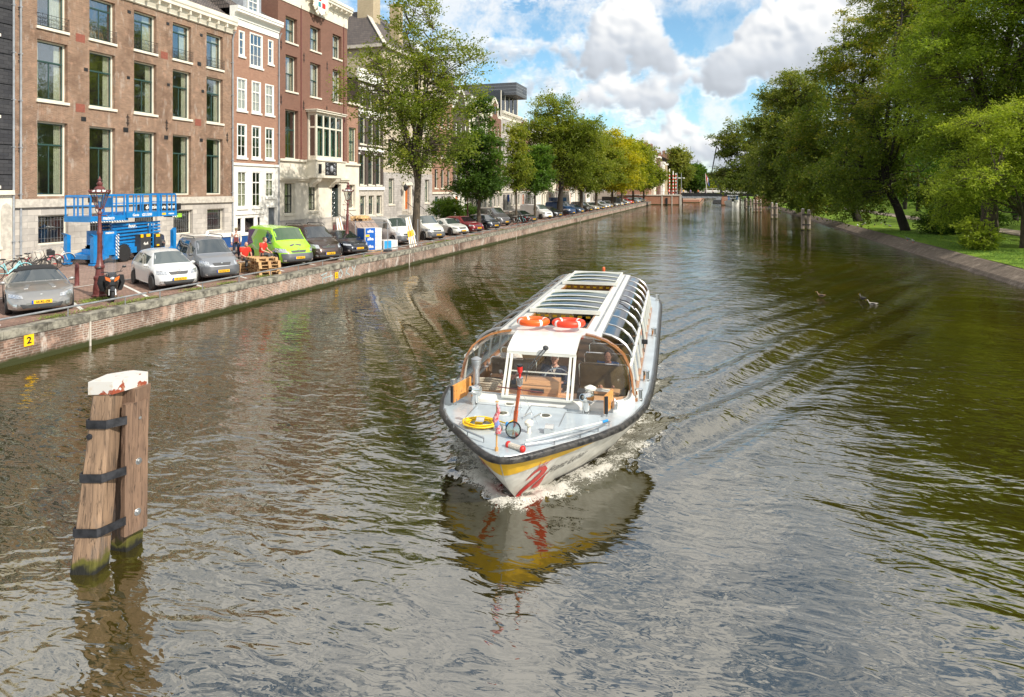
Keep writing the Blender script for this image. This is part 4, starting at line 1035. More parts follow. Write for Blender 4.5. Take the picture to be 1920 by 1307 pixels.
row = [
 (80.5, 7.5, 17.2, 'brick_red', 'cream', 'stone_rough', 3, 3, 'cornice', 'red brick house with cream ground floor behind the tall thin-leaved tree'),
 (88.0, 6.6, 16.0, 'brick_black', 'white_paint', 'white_wall', 3, 3, 'bell', 'black brick house with a white bell gable behind the dark green tree'),
 (94.6, 9.2, 18.0, 'cream_wall', 'white_paint', 'cream_wall', 4, 4, 'cornice', 'cream plastered house with four floors behind the dark green tree'),
 (103.8, 7.0, 16.6, 'brick_brown', 'cream', 'stone_block', 4, 3, 'neck', 'brown brick house with a cream neck gable left of the roof box'),
 (123.5, 7.2, 15.0, 'brick_red', 'white_paint', 'stone_rough', 3, 3, 'step', 'red brick house with a stepped gable, right of the grey roof box house'),
 (130.7, 8.2, 16.0, 'brick_yellow', 'white_paint', 'white_wall', 4, 4, 'cornice', 'yellow brick house with white trim behind the largest street tree'),
 (138.9, 7.0, 15.2, 'brick_plum', 'cream', 'cream_wall', 3, 3, 'bell', 'plum brick house with a cream bell gable behind the street trees'),
 (145.9, 8.0, 16.0, 'cream_wall', 'cream', 'stone_rough', 4, 3, 'cornice', 'pale plaster house behind the yellowing street tree'),
 (153.9, 7.0, 15.5, 'brick_brown', 'white_paint', 'white_wall', 4, 3, 'neck', 'brown brick house with white neck gable behind the yellow street tree'),
 (160.9, 8.0, 14.8, 'brick_red', 'cream', 'stone_block', 3, 4, 'cornice', 'low red brick house with four windows a floor behind the yellow tree'),
 (168.9, 7.0, 15.8, 'brick_black', 'white_paint', 'white_wall', 4, 3, 'step', 'dark brick house with a white stepped gable near the bridge'),
 (175.9, 8.2, 16.4, 'brick_yellow', 'cream', 'cream_wall', 4, 4, 'cornice', 'sandy brick house with cream cornice near the bridge'),
 (184.1, 7.2, 15.6, 'brick_red', 'white_paint', 'white_wall', 4, 3, 'bell', 'red brick house with white bell gable near the bridge'),
 (191.3, 8.6, 16.2, 'white_wall', 'white_paint', 'white_wall', 4, 4, 'cornice', 'white plastered house near the bridge'),
 (199.9, 7.4, 15.0, 'brick_plum', 'cream', 'stone_block', 3, 3, 'neck', 'plum brick house with cream gable just before the bridge'),
]
for k, (y0, W, H, wall, trim, gr, nf, nc, gb_, lab) in enumerate(row):
    gen_house(k, y0, W-.02, H, wall, trim, gr, None, nf, nc, gb_, lab, 'roof_red' if k in (4, 9, 14) else 'roof_tiles', wc='white_paint' if trim == 'white_paint' else 'cream')
# grey building with the modern roof box
gen_house(20, 110.8, 12.6, 17.6, 'stone_rough', 'cream', 'stone_block', None, 4, 5, 'cornice', 'grey stone building carrying a modern zinc box on its roof')
hb = bpy.data.objects[[o.name for o in C.objects if o.get('label', '').startswith('grey stone building')][0]]
b = MB(); b.box(-7, -.4, .8, 11.5, 18.0, 22.2); rb = b.build('penthouse_glazing', M['window_far'], hb)
b = MB()
for y_ in (.9, 3.4, 5.9, 8.4, 11.3): b.box(-.42, -.3, y_, y_+.25, 18.0, 22.2)
b.build('mullion', M['cream'], rb)
b = MB(); b.box(-9, 2.0, 3, 10.0, 21.6, 23.9); bx_ = b.build('roof_box', pm('zinc_panel', (.085, .09, .10), .5, var=.1), hb)
b = MB()
for z_ in (22.1, 22.7, 23.3): b.box(-9.02, 2.015, 2.985, 10.015, z_, z_+.05)
b.build('seam', M['zinc'], bx_)
b = MB(); b.box(2.0, 2.03, 7.2, 9.4, 22.4, 23.2); b.build('window', M['window_far'], bx_)

# ---- beyond the bridge
rr = random.Random(12)
cols = ['brick_red', 'cream_wall', 'brick_plum', 'white_wall', 'brick_yellow', 'brick_brown', 'brick_red', 'cream_wall']
for k in range(9):
    y0 = 222+k*9.4; H = 14.5+rr.uniform(-1, 2.2); W = 9.3
    nm = ['red brick house', 'cream house', 'plum brick house', 'white house', 'sandy brick house', 'brown brick house', 'second red brick house', 'second cream house', 'ochre house'][k]
    h = house('canal_house', nm+' beyond the bridge, %s along' % ['first', 'second', 'third', 'fourth', 'fifth', 'sixth', 'seventh', 'eighth', 'ninth'][k], y0, x=-20.5+k*.9, group='canal houses beyond the bridge')
    ops = [(.8+c*2.9, .8+c*2.9+1.5, 3.8+f*3.4, 3.8+f*3.4+2.2) for f in range(3) for c in range(3)]
    facade(h, W, H, ops, M[cols[k % 8]], d=.2)
    for o in ops: 
        me = cached(('farwin',), lambda: frame_mb(1.5, 2.2, .16, .1).mesh('window')); f = ob('window', me, M['white_paint'], h, (-.15, (o[0]+o[1])/2, o[2]))
        me = cached(('farpane',), lambda: MB().box(-.08, -.06, -.6, .6, .1, 2.1).mesh('pane')); ob('pane', me, M['window_far'], f)
    b = MB(); b.box(-11, .4, 0, W, H, H+.6); b.build('cornice', M['white_paint'], h)
    pitched_roof(h, W, H+.6, 3.4, mat_='roof_red' if k in (1, 4) else 'roof_tiles'); chimney(h, -3, 2.2, H+1.5, 3.6, 1.2, 'brick_red')
def far_block(name, label, x0, x1, y0, y1, H, wall, floors=4, n=8, cat='building'):
    h = thing(name, label, cat, (x0, y0, STREET))
    b = MB(); b.box(0, x1-x0, 0, y1-y0, 0, H); b.build('wall', M[wall], h)
    b = MB(); b.box(-.5, x1-x0+.5, -.5, y1-y0+.5, H, H+.7); b.build('roof', M['zinc'], h)
    pw_ = (x1-x0)/n
    for f in range(floors):
        for c in range(n):
            o = ob('window', cached(('fb', round(pw_, 1)), lambda: MB().box(-pw_*.3, pw_*.3, -.08, .02, 0, 1.9).mesh('window')), M['window_far'], h, (pw_*(c+.5), -.02, 2.0+f*(H-2)/floors))
far_block('office_building', 'long pale office building with a flat roof closing the end of the canal', -38, 60, 560, 580, 17.5, 'stone_rough', 5, 16)
far_block('apartment_building', 'white apartment block far off to the right above the bridge', 8, 40, 420, 440, 14, 'white_wall', 4, 8)
far_block('apartment_building', 'dark red brick block far off at the end of the left bank row', -50, -22, 420, 432, 15, 'brick_plum', 4, 8)
# ------------------------------------------------------------ bridge
br = thing('canal_bridge', 'flat steel bridge with brick abutments crossing the canal at its far end', 'bridge', (0, 213, 0))
b = MB(); b.box(-30, -9.4, 0, 11, -2, 2.9)
ab = b.build('left_abutment', M['brick_abutment'], br)
b = MB(); b.box(-30.2, -9.2, -.2, 11.2, 2.9, 3.2); b.box(-15.7, -15.3, -.12, 0, 0, 2.9); b.box(-12.5, -12.2, -.12, 0, 0, 2.9); b.box(-10.0, -9.3, -.14, 0, 0, 2.9); b.build('abutment_stone', M['stone'], ab)
b = MB(); b.box(-14.4, -13.7, -.16, -.1, .2, 2.2); b.build('doorway', M['black_metal'], ab)
b = MB(); b.box(2.9, 4.8, 0, 11, -2, 2.9); b.box(13, 22, 0, 11, -2, 2.9); b.build('right_abutment', M['brick_abutment'], br)
b = MB(); b.box(-9.4, 13, .2, 10.8, 2.75, 3.25); b.box(-9.4, 2.9, 0, .25, 2.2, 2.75)
for k in range(8): b.box(-9.1+k*1.55, -8.8+k*1.55, -.08, .0, 2.2, 2.95)
b.build('deck', M['zinc'], br)
b = MB(); b.box(-9.6, 13.2, -.1, 0, 2.85, 3.75); b.build('girder', M['black_metal'], br)
b = MB()
for k in range(26): b.box(-30+k*1.9, -29.93+k*1.9, -.05, .05, 3.2, 4.2)
b.box(-30, 18, -.04, .04, 4.15, 4.22); b.build('railing', M['black_metal'], br)
# raised drawbridge arm
da = thing('drawbridge_arm', 'black slanting lifting arm of the bridge with cables', 'bridge arm', (.2, 216, 3.3))
b = MB(); b.bar((3.6, 0, -.6), (-.4, 0, 6.6), .7, .7); b.bar((3.6, 3, -.6), (-.4, 3, 6.6), .5, .5); b.build('beam', M['black_metal'], da)
b = MB(); b.bar((-.4, 0, 6.4), (1.2, 0, 15.5), .35); b.bar((1.2, 0, 15.5), (4.4, 0, 10), .3); b.build('jib', M['black_metal'], da)
b = MB(); b.tube([(1.2, 0, 15.4), (-.4, .4, 6.4)], .05, 5); b.build('cable', M['black_metal'], da)
# quay of the far left bank beyond the bridge
b = MB(); b.box(-24, -4.5, 252, 430, -2, STREET+.1); b.box(-24, -12, 224, 252, -2, STREET+.1); b.build('far_quay', M['brick_abutment'], kind='structure')
b = MB(); b.box(-60, 60, 425, 440, -2, 1.0); b.build('canal_end_quay', M['stone_rough'], kind='structure')
b = MB(); b.box(16, 90, 224, 440, -2, .9); b.build('far_right_bank', M['lawn'], kind='structure')
# second bridge far behind
b2 = thing('canal_bridge', 'low white bridge far beyond the steel bridge', 'bridge', (0, 330, 0))
b = MB(); b.box(-24, 20, 0, 8, 3.4, 4.6); b.build('deck', M['white_paint'], b2)
b = MB()
for x_ in (-18, -6, 6): b.box(x_-1, x_+1, .5, 7.5, -1, 3.4)
b.build('pier', M['stone_rough'], b2)
b = MB()
for k in range(22): b.box(-24+k*2, -23.85+k*2, -.05, .05, 4.6, 5.5)
b.box(-24, 20, -.06, .06, 5.4, 5.5); b.build('railing', M['white_paint'], b2)
# striped poles, masts, flag
for k, (x_, y_, hh, lab) in enumerate(((-14.8, 240, 11.5, 'leftmost'), (-13.4, 238, 10.6, 'middle'), (-12.4, 237, 9.8, 'rightmost'))):
    o = thing('striped_pole', '%s of three red and white striped poles behind the bridge' % lab, 'pole', (x_, y_, STREET), group='red and white striped poles')
    b = MB(); b.lathe([(.17, 0), (.17, hh)], 8); b.build('pole', M['white_paint'], o)
    b = MB(); n = int(hh/1.2)
    for q in range(n): b.lathe([(.19, q*1.2+.1), (.19, q*1.2+.7)], 8)
    b.build('stripes', M['red_paint'], o)
for k, (x_, y_, hh, lab) in enumerate(((-9.2, 300, 24.5, 'tallest ship mast with a cross yard rising behind the bridge'), (-15.2, 290, 22, 'thin ship mast left of the tallest mast'), (-6.6, 320, 19.5, 'short ship mast right of the tallest mast'))):
    o = thing('ship_mast', lab, 'mast', (x_, y_, 0), group='masts behind the bridge')
    b = MB(); b.tube([(0, 0, 0), (0, 0, hh*.6), (0, 0, hh)], [.35, .28, .12], 6); b.build('pole', M['zinc'], o)
    b = MB(); b.tube([(-4.5 if k == 0 else -1, 0, hh*.72), (4.5 if k == 0 else 1, 0, hh*.72)], .12, 5); b.tube([(0, 0, hh), (3.5, 0, 4)], .04, 4); b.build('rigging', M['zinc'], o)
fl = thing('flag_pole', 'white pole with a red, white and blue flag on the far bridge', 'flag', (-1.9, 262, 3.0))
b = MB(); b.tube([(0, 0, 0), (-.6, 0, 8.4)], .09, 6); b.build('pole', M['white_paint'], fl)
for k, (nm, mm) in enumerate((('red_band', M['red_paint']), ('white_band', M['white_paint']), ('blue_band', M['plate_blue']))):
    b = MB(); rows = [[(-.55+.12*q+k*.28+.1*math.sin(q), .1*math.sin(q*1.3), 8.0-q*.62-k*.45) for q in range(7)], [(-.2+.12*q+k*.30+.1*math.sin(q), .1*math.sin(q*1.3), 7.8-q*.62-k*.48) for q in range(7)]]
    b.grid(rows); b.build(nm, mm, fl)
# traffic lamp posts on the bridge
for x_, lab in ((-10.9, 'left'), (-9.6, 'right')):
    o = thing('street_lamp', 'thin white two-armed lamp post on the %s of the bridge abutment' % lab, 'street lamp', (x_, 217, 3.2), group='white lamp posts on the bridge')
    b = MB(); b.tube([(0, 0, 0), (0, 0, 7.2)], .09, 6); b.tube([(-.8, 0, 5.6), (.8, 0, 5.6)], .06, 5); b.build('pole', M['zinc'], o)
    for s_ in (-1, 1): b = MB(); b.ell((s_*.8, 0, 5.45), (.3, .2, .2), 8, 5); b.build('lamp_head', M['white_paint'], o)

# ------------------------------------------------------------ street lamps with crown lanterns
def lantern(y, label, x=-21.8):
    o = thing('street_lamp', label, 'street lamp', (x, y, STREET), 0, 'old red-brown lantern posts on the quay')
    b = MB(); b.lathe([(.27, 0), (.27, .06), (.23, .10), (.22, .3), (.18, .62), (.20, .66), (.20, .74), (.15, .80), (.13, 1.02), (.17, 1.08), (.17, 1.14), (.12, 1.22), (.085, 1.5), (.078, 2.3), (.10, 2.34), (.10, 2.40), (.07, 2.46), (.055, 3.05), (.085, 3.10), (.05, 3.18), (.03, 3.30)], 12)
    p = b.build('post', M['dark_red_metal'], o, smooth=30)
    b = MB(); b.tube([(-.33, 0, 3.02), (.33, 0, 3.02)], .016, 6)
    for s_ in (-1, 1): b.ell((s_*.33, 0, 3.02), .035, 6, 4)
    b.build('ladder_bar', M['dark_red_metal'], o)
    b = MB(); z0, z1, r0, r1 = 3.30, 3.86, .12, .30
    for k in range(6):
        a = math.pi/3*k; b.tube([(r0*math.cos(a), r0*math.sin(a), z0), (r1*math.cos(a), r1*math.sin(a), z1)], .014, 5)
    b.lathe([(r0+.02, z0-.03), (r0+.02, z0+.02)], 6); b.lathe([(.02, z0-.08), (.1, z0-.02)], 6)
    b.tube([(.13, 0, 3.12), (.22, 0, 3.22), (.2, 0, 3.34), (.1, 0, 3.38)], .012, 5); b.tube([(-.13, 0, 3.12), (-.22, 0, 3.22), (-.2, 0, 3.34), (-.1, 0, 3.38)], .012, 5)
    fr = b.build('lantern_frame', M['dark_red_metal'], o)
    b = MB(); b.lathe([(r0, z0+.02), (r1-.012, z1)], 6); b.build('lantern_glass', M['lamp_glass'], fr)
    b = MB(); b.lathe([(r1+.05, z1), (r1+.06, z1+.035), (r1-.02, z1+.05)], 12)
    for k in range(12):
        a = math.pi/6*k; b.ell(((r1+.04)*math.cos(a), (r1+.04)*math.sin(a), z1+.08), (.03, .03, .05), 6, 4)
    b.lathe([(.17, z1+.12), (.19, z1+.16), (.12, z1+.24), (.07, z1+.27), (.10, z1+.31), (.11, z1+.36), (.06, z1+.41), (.05, z1+.46), (.08, z1+.49), (.03, z1+.54), (.02, z1+.60), (.001, z1+.63)], 12)
    b.build('crown', M['dark_red_metal'], fr, smooth=40)
    b = MB(); b.lathe([(r1-.01, z1+.04), (.17, z1+.13)], 6); b.build('hood', pm('milk_glass', (.6, .62, .62), .3), fr)
    b = MB(); b.ell((0, 0, 3.62), (.05, .05, .09), 8, 6); b.build('bulb', M['white_paint'], fr)
    return o
lantern(18.2, 'red-brown lantern post with a crown beside the silver convertible')
lantern(35.1, 'red-brown lantern post leaning slightly behind the dark sedan').rotation_euler = (0, R(1.5), 0)
lantern(62.5, 'dark lantern post half hidden in the hedge bush', -24.4)
lantern(101, 'dark lantern post among the far street trees', -24.0)
# bollards
def bollard(x, y, label):
    o = thing('bollard', label, 'bollard', (x, y, STREET), group='red-brown iron bollards')
    b = MB(); b.lathe([(.10, 0), (.09, .03), (.075, .7), (.085, .72), (.085, .76), (.07, .80), (.075, .86), (.04, .93), (.01, .95)], 12); b.build('post', M['dark_red_metal'], o, smooth=35)
bollard(-25.2, 20.0, 'red-brown iron bollard left of the nearest lantern post')
bollard(-25.2, 15.75, 'red-brown iron bollard behind the silver convertible roof')
bollard(-25.2, 25.6, 'red-brown iron bollard between the white hatchback and the grey van')

# ------------------------------------------------------------ vehicles
def interp(tab, x): return float(np.interp(x, [a for a, _ in tab], [b_ for _, b_ in tab]))
def vehicle_shape(L, W, top, belt, wid, roofw, base=.22, wr=.31, wx=(-1.25, 1.3), cap=.06):
    """loft the body along x (nose at +L/2). returns mesh builder"""
    xs = set(np.linspace(-L/2, L/2, 33).round(3))
    for cx in wx:
        for k in range(13): xs.add(round(cx+(wr+.07)*math.cos(math.pi*k/12), 3))
    for a, _ in top: xs.add(round(a, 3))
    xs = sorted(x for x in xs if -L/2 <= x <= L/2)
    rows = []
    for x in xs:
        zt, zb_, hw = interp(top, x), interp(belt, x), interp(wid, x)*W/2
        zl = base
        for cx in wx:
            if abs(x-cx) < wr+.07: zl = max(zl, wr+math.sqrt(max(0, (wr+.07)**2-(x-cx)**2)))
        end = min(1, (L/2-abs(x))/.25); zl += (1-end)**2*.10
        zb_ = min(zb_, zt-.02); zb_ = max(zb_, zl+.08)
        g = min(1, max(0, (zt-zb_)/.45)); hr = hw*roofw
        top_y = (1-g)*hw*.90+g*hr
        p = [(0, zl), (hw*.86, zl), (hw*.97, zl+.04), (hw*1.0, zl+(zb_-zl)*.55), (hw*.985, zl+(zb_-zl)*.85), (hw*.955, zb_),
             (top_y+(hw*.93-top_y)*.45, zb_+(zt-zb_)*.55), (top_y, zt-(zt-zb_)*.14-.01), (top_y*.86, zt-(zt-zb_)*.03-.004), (top_y*.45, zt-.002+.012*g), (0, zt+.015*g)]
        rows.append([(x, y, z) for y, z in p]+[(x, -y, z) for y, z in p[-2:0:-1]])
    b = MB(); b.grid(rows, closed=True); n = len(rows[0])
    b.add(rows[0], [tuple(range(n))]); b.add(rows[-1], [tuple(range(n))[::-1]])
    return b
class Body:
    def __init__(s, mb): s.bvh = BVHTree.FromPolygons([Vector(v) for v in mb.v], mb.f)
    def patch(s, quad, side, n=5, off=.010, m=None, lift=0.):
        """quad: 4 corners (a, z) projected on the body from 'front','rear','left','right' ('top': (x, y))"""
        m = m or n; rows = []
        q = [Vector((*c, 0)) for c in quad]
        for i in range(m+1):
            row = []
            for k in range(n+1):
                p = q[0].lerp(q[1], k/n).lerp(q[3].lerp(q[2], k/n), i/m)
                if side == 'front': o_, d_ = Vector((9, p.x, p.y)), Vector((-1, 0, 0))
                elif side == 'rear': o_, d_ = Vector((-9, p.x, p.y)), Vector((1, 0, 0))
                elif side == 'left': o_, d_ = Vector((p.x, 9, p.y)), Vector((0, -1, 0))
                elif side == 'right': o_, d_ = Vector((p.x, -9, p.y)), Vector((0, 1, 0))
                else: o_, d_ = Vector((p.x, p.y, 9)), Vector((0, 0, -1))
                loc, nr, _, _ = s.bvh.ray_cast(o_, d_)
                if loc is None: loc, nr = s.bvh.find_nearest(o_+d_*(9-1.0))[:2]
                if nr.dot(d_) > 0: nr = -nr
                row.append(loc+nr*off-d_*lift)
            rows.append(row)
        b = MB(); b.grid(rows); 
        # give it thickness
        rows2 = []
        dd = {'front': Vector((-1, 0, 0)), 'rear': Vector((1, 0, 0)), 'left': Vector((0, -1, 0)), 'right': Vector((0, 1, 0)), 'top': Vector((0, 0, -1))}[side]
        edge = rows[0]+[r[-1] for r in rows[1:]]+rows[-1][-2::-1]+[r[0] for r in rows[-2:0:-1]]
        b.grid([edge+[edge[0]], [p+dd*(off+lift+.006) for p in edge]+[edge[0]+dd*(off+lift+.006)]])
        return b
    def drape(s, me, side, off=.01):
        """press a flat mesh (already in body coordinates) on to the body"""
        for v in me.vertices:
            p = v.co
            if side == 'front': o_, d_ = Vector((9, p.y, p.z)), Vector((-1, 0, 0))
            elif side == 'right': o_, d_ = Vector((p.x, -9, p.z)), Vector((0, 1, 0))
            else: o_, d_ = Vector((p.x, 9, p.z)), Vector((0, -1, 0))
            loc = s.bvh.ray_cast(o_, d_)[0]
            if loc is not None: v.co = loc-d_*off
KIND = {}
def kind(name, **k): KIND[name] = k
kind('hatchback', L=3.95, W=1.72, wr=.30, wx=(-1.22, 1.25), base=.20, roofw=.66,
     top=[(-1.97, .62), (-1.93, .95), (-1.80, 1.10), (-1.45, 1.40), (-.9, 1.48), (0, 1.49), (.45, 1.42), (1.12, .98), (1.5, .90), (1.82, .78), (1.93, .62), (1.975, .50)],
     belt=[(-1.97, .55), (-1.7, .95), (0, .92), (1.1, .90), (1.5, .82), (1.97, .42)], wid=[(-1.975, .72), (-1.8, .9), (-1.2, .98), (0, 1), (1.2, .99), (1.6, .93), (1.85, .80), (1.975, .60)],
     ws=(.40, 1.10, .98, 1.40), sw=[(-1.35, -.55), (-.48, .55)], hl=(.44, .76, .60, .80), mirror=(.78, .95))
kind('sedan', L=4.45, W=1.78, wr=.31, wx=(-1.35, 1.40), base=.20, roofw=.64,
     top=[(-2.22, .60), (-2.18, .88), (-1.9, 1.0), (-1.55, 1.04), (-.9, 1.36), (-.3, 1.43), (.2, 1.40), (1.0, .97), (1.6, .88), (2.0, .76), (2.18, .60), (2.225, .48)],
     belt=[(-2.22, .55), (-1.9, .92), (0, .90), (1.0, .88), (1.6, .78), (2.22, .42)], wid=[(-2.225, .72), (-2.0, .88), (-1.3, .98), (0, 1), (1.3, .99), (1.8, .92), (2.1, .78), (2.225, .60)],
     ws=(.18, .98, .98, 1.34), sw=[(-1.15, -.45), (-.38, .50)], hl=(.48, .80, .58, .74), mirror=(.62, .93))
kind('convertible', L=4.75, W=1.83, wr=.33, wx=(-1.35, 1.38), base=.18, roofw=.60,
     top=[(-2.37, .55), (-2.3, .85), (-1.9, .95), (-1.4, .98), (-1.0, 1.20), (-.5, 1.30), (-.05, 1.28), (.70, .90), (1.3, .84), (1.9, .72), (2.22, .56), (2.37, .44)],
     belt=[(-2.37, .5), (-1.9, .86), (0, .84), (.7, .80), (1.3, .72), (2.37, .36)], wid=[(-2.375, .66), (-2.1, .85), (-1.4, .98), (0, .98), (1.3, 1.0), (1.8, .94), (2.15, .82), (2.375, .50)],
     ws=(-.05, .66, .90, 1.24), sw=[(-.85, -.1)], hl=(.46, .80, .52, .68), mirror=(.48, .90))
kind('mpv', L=4.35, W=1.80, wr=.31, wx=(-1.28, 1.36), base=.20, roofw=.74,
     top=[(-2.17, .70), (-2.15, 1.3), (-2.05, 1.66), (-1.7, 1.76), (0, 1.80), (.42, 1.72), (1.10, 1.14), (1.65, 1.00), (1.98, .84), (2.14, .64), (2.175, .5)],
     belt=[(-2.17, .6), (-2.0, 1.08), (0, 1.05), (1.1, 1.02), (1.65, .86), (2.17, .45)], wid=[(-2.175, .86), (-2.0, .94), (-1.2, .99), (0, 1), (1.2, .99), (1.7, .93), (2.0, .82), (2.175, .62)],
     ws=(.38, 1.08, 1.14, 1.70), sw=[(-1.9, -.85), (-.78, -.1), (.0, .72)], hl=(.50, .80, .66, .90), mirror=(.86, 1.12))
kind('van', L=5.0, W=1.95, wr=.33, wx=(-1.55, 1.62), base=.22, roofw=.84,
     top=[(-2.5, .8), (-2.48, 1.6), (-2.42, 1.9), (-2.1, 1.96), (0, 1.97), (.75, 1.93), (1.42, 1.28), (1.95, 1.08), (2.30, .90), (2.46, .64), (2.5, .5)],
     belt=[(-2.5, .7), (-2.3, 1.12), (0, 1.12), (1.4, 1.12), (1.95, .94), (2.5, .45)], wid=[(-2.5, .93), (-2.2, .98), (0, 1), (1.5, .98), (2.0, .92), (2.3, .82), (2.5, .62)],
     ws=(.70, 1.38, 1.30, 1.90), sw=[(.28, 1.02)], hl=(.56, .86, .70, .96), mirror=(1.12, 1.20))
kind('estate', L=4.55, W=1.74, wr=.31, wx=(-1.32, 1.38), base=.20, roofw=.70,
     top=[(-2.27, .65), (-2.24, 1.0), (-2.05, 1.34), (-1.6, 1.43), (0, 1.46), (.25, 1.42), (.98, .98), (1.7, .90), (2.1, .78), (2.24, .6), (2.275, .5)],
     belt=[(-2.27, .6), (-2.0, .93), (0, .91), (1.0, .90), (1.7, .82), (2.27, .45)], wid=[(-2.275, .80), (-2.0, .93), (-1.3, .99), (0, 1), (1.3, .99), (1.9, .92), (2.15, .82), (2.275, .66)],
     ws=(.22, .96, .98, 1.40), sw=[(-1.85, -1.1), (-1.02, -.3), (-.22, .55)], hl=(.50, .80, .58, .76), mirror=(.66, .94))
_vc = {}
headm = pm('headlight_lens', (.62, .64, .66), .12, metal=.75, var=.25, vs=16, coat=1.)
def vehicle(knd, label, color, loc, metal=.3, rz=HD, plate='12-AB-34', bumper=None, roofcolor=None, name=None, cat='car', scale=1., rails=False, nosign=False, group='cars and vans parked along the quay', lod=0, grille=(.52, .30, .42), badge=None, hub='steel'):
    k = KIND[knd]; L, W = k['L'], k['W']
    if knd not in _vc:
        mb = vehicle_shape(L, W, k['top'], k['belt'], k['wid'], k['roofw'], k['base'], k['wr'], k['wx']); _vc[knd] = (mb.mesh('body', 32), Body(mb))
    me, bd = _vc[knd]
    o = thing(name or {'van': 'parked_van', 'mpv': 'parked_car'}.get(knd, 'parked_car'), label, cat, loc, rz, group); o.scale = (scale,)*3
    pmt = color if not isinstance(color, tuple) else paint('paint_%d_%d_%d' % tuple(int(c*255) for c in color), color, metal)
    body = ob('body', me, None, o); 
    if not len(me.materials): me.materials.append(None)
    body.material_slots[0].link = 'OBJECT'; body.material_slots[0].material = pmt
    def P_(nm, quad, side, mt_, par=o, off=.010, n=5, m=None, key=None):
        kk = (knd, nm, tuple(quad), side, off)
        if kk not in _vc: _vc[kk] = bd.patch(quad, side, n, off, m).mesh(nm, 50)
        q = ob(nm, _vc[kk], None, par)
        if not len(q.data.materials): q.data.materials.append(None)
        q.material_slots[0].link = 'OBJECT'; q.material_slots[0].material = mt_; return q
    x1, x0, zb_, zt = k['ws'][1], k['ws'][0], k['ws'][2], k['ws'][3]
    hw = W/2*k['roofw']; gl = M['car_glass']
    # windscreen: cast from above so that it follows the raked glass
    P_('windscreen', [(x1-.02, -W/2*.80), (x1-.02, W/2*.80), (x0+.06, hw*.86), (x0+.06, -hw*.86)], 'top', gl, n=8)
    zb2 = interp(k['belt'], 0)+.05
    for a, c in k['sw']:
        for sd_ in ('left', 'right'):
            zt2 = interp(k['top'], (a+c)/2)-.14
            ztc = min(zt2, interp(k['top'], c)-.10); zta = min(zt2, interp(k['top'], a)-.10)
            P_('side_window', [(a, zb2), (c, zb2-.01), (c-.02 if ztc > zb2+.2 else c-.3, max(zb2+.05, ztc)), (a+.03, max(zb2+.05, zta))], sd_, gl)
    if lod < 2:
        P_('rear_window', [(-W/2*.62, interp(k['belt'], -L/2+.2)+.06), (W/2*.62, interp(k['belt'], -L/2+.2)+.06), (W/2*.55, interp(k['top'], -L/2+.45)-.1), (-W/2*.55, interp(k['top'], -L/2+.45)-.1)], 'rear', gl)
    y0_, y1_, z0_, z1_ = k['hl']; hs = W/2
    for s_ in (-1, 1):
        P_('headlight', [(s_*y0_*hs/ .9, z0_+.02), (s_*y1_*hs/.88, z0_+.05), (s_*y1_*hs/.90, z1_), (s_*y0_*hs/.85, z1_-.05)], 'front', headm, off=.014)
    if bumper:
        P_('bumper', [(-hs*.80, k['base']+.06), (hs*.80, k['base']+.06), (hs*.84, z0_-.02), (-hs*.84, z0_-.02)], 'front', bumper, off=.03, n=18)
    g0, gz0, gz1 = grille
    P_('lower_grille', [(-hs*g0, gz0-.02), (hs*g0, gz0-.02), (hs*(g0+.08), gz1-.04), (-hs*(g0+.08), gz1-.04)], 'front', M['dark_plastic'], off=.042, n=12)
    if knd != 'convertible': P_('upper_grille', [(-hs*.36, z0_+.02), (hs*.36, z0_+.02), (hs*.42, z0_+.13), (-hs*.42, z0_+.13)], 'front', M['dark_plastic'], off=.018, n=8)
    # number plate stands a little off the nose
    nx_ = bd.bvh.ray_cast(Vector((9, 0, gz1+.05)), Vector((-1, 0, 0)))[0].x
    pl_ = ob('number_plate', cached(('plate',), lambda: MB().box(0, .014, -.26, .26, -.055, .055).mesh('number_plate')), M['plate_yellow'], o, (nx_+.05, 0, gz1+.03))
    if lod < 2:
        ob('country_band', cached(('pb',), lambda: MB().box(.0145, .018, -.26, -.215, -.055, .055).mesh('country_band')), M['plate_blue'], pl_)
        lettering(plate, .098, M['black_metal'], pl_, (.019, .025, -.034), (R(90), 0, R(90)), bold=True, depth=0, sx=.95)
    if lod < 2:
        for s_ in (-1, 1): P_('fog_light', [(s_*hs*.66, .30), (s_*hs*.76, .31), (s_*hs*.76, .39), (s_*hs*.66, .39)], 'front', headm, off=.045, n=2)
    if badge:
        bx0 = bd.bvh.ray_cast(Vector((9, 0, z0_+.14)), Vector((-1, 0, 0)))[0].x
        b = MB()
        if badge == 'diamond': b.tube([(bx0+.03, 0, z0_+.25), (bx0+.045, .065, z0_+.14), (bx0+.05, 0, z0_+.03), (bx0+.045, -.065, z0_+.14)], .013, 5, closed=True)
        elif badge == 'star':
            b.tube([(bx0+.05, .10*math.cos(a*.3927), z0_+.10+.10*math.sin(a*.3927)) for a in range(16)], .010, 5, closed=True)
            for a in (90, 210, 330): b.tube([(bx0+.05, 0, z0_+.10), (bx0+.05, .1*math.cos(R(a)), z0_+.10+.1*math.sin(R(a)))], .010, 4)
        else: b.ell((bx0+.03, 0, z0_+.10), (.015, .05, .05), 10, 6)
        b.build('badge', M['chrome'], o)
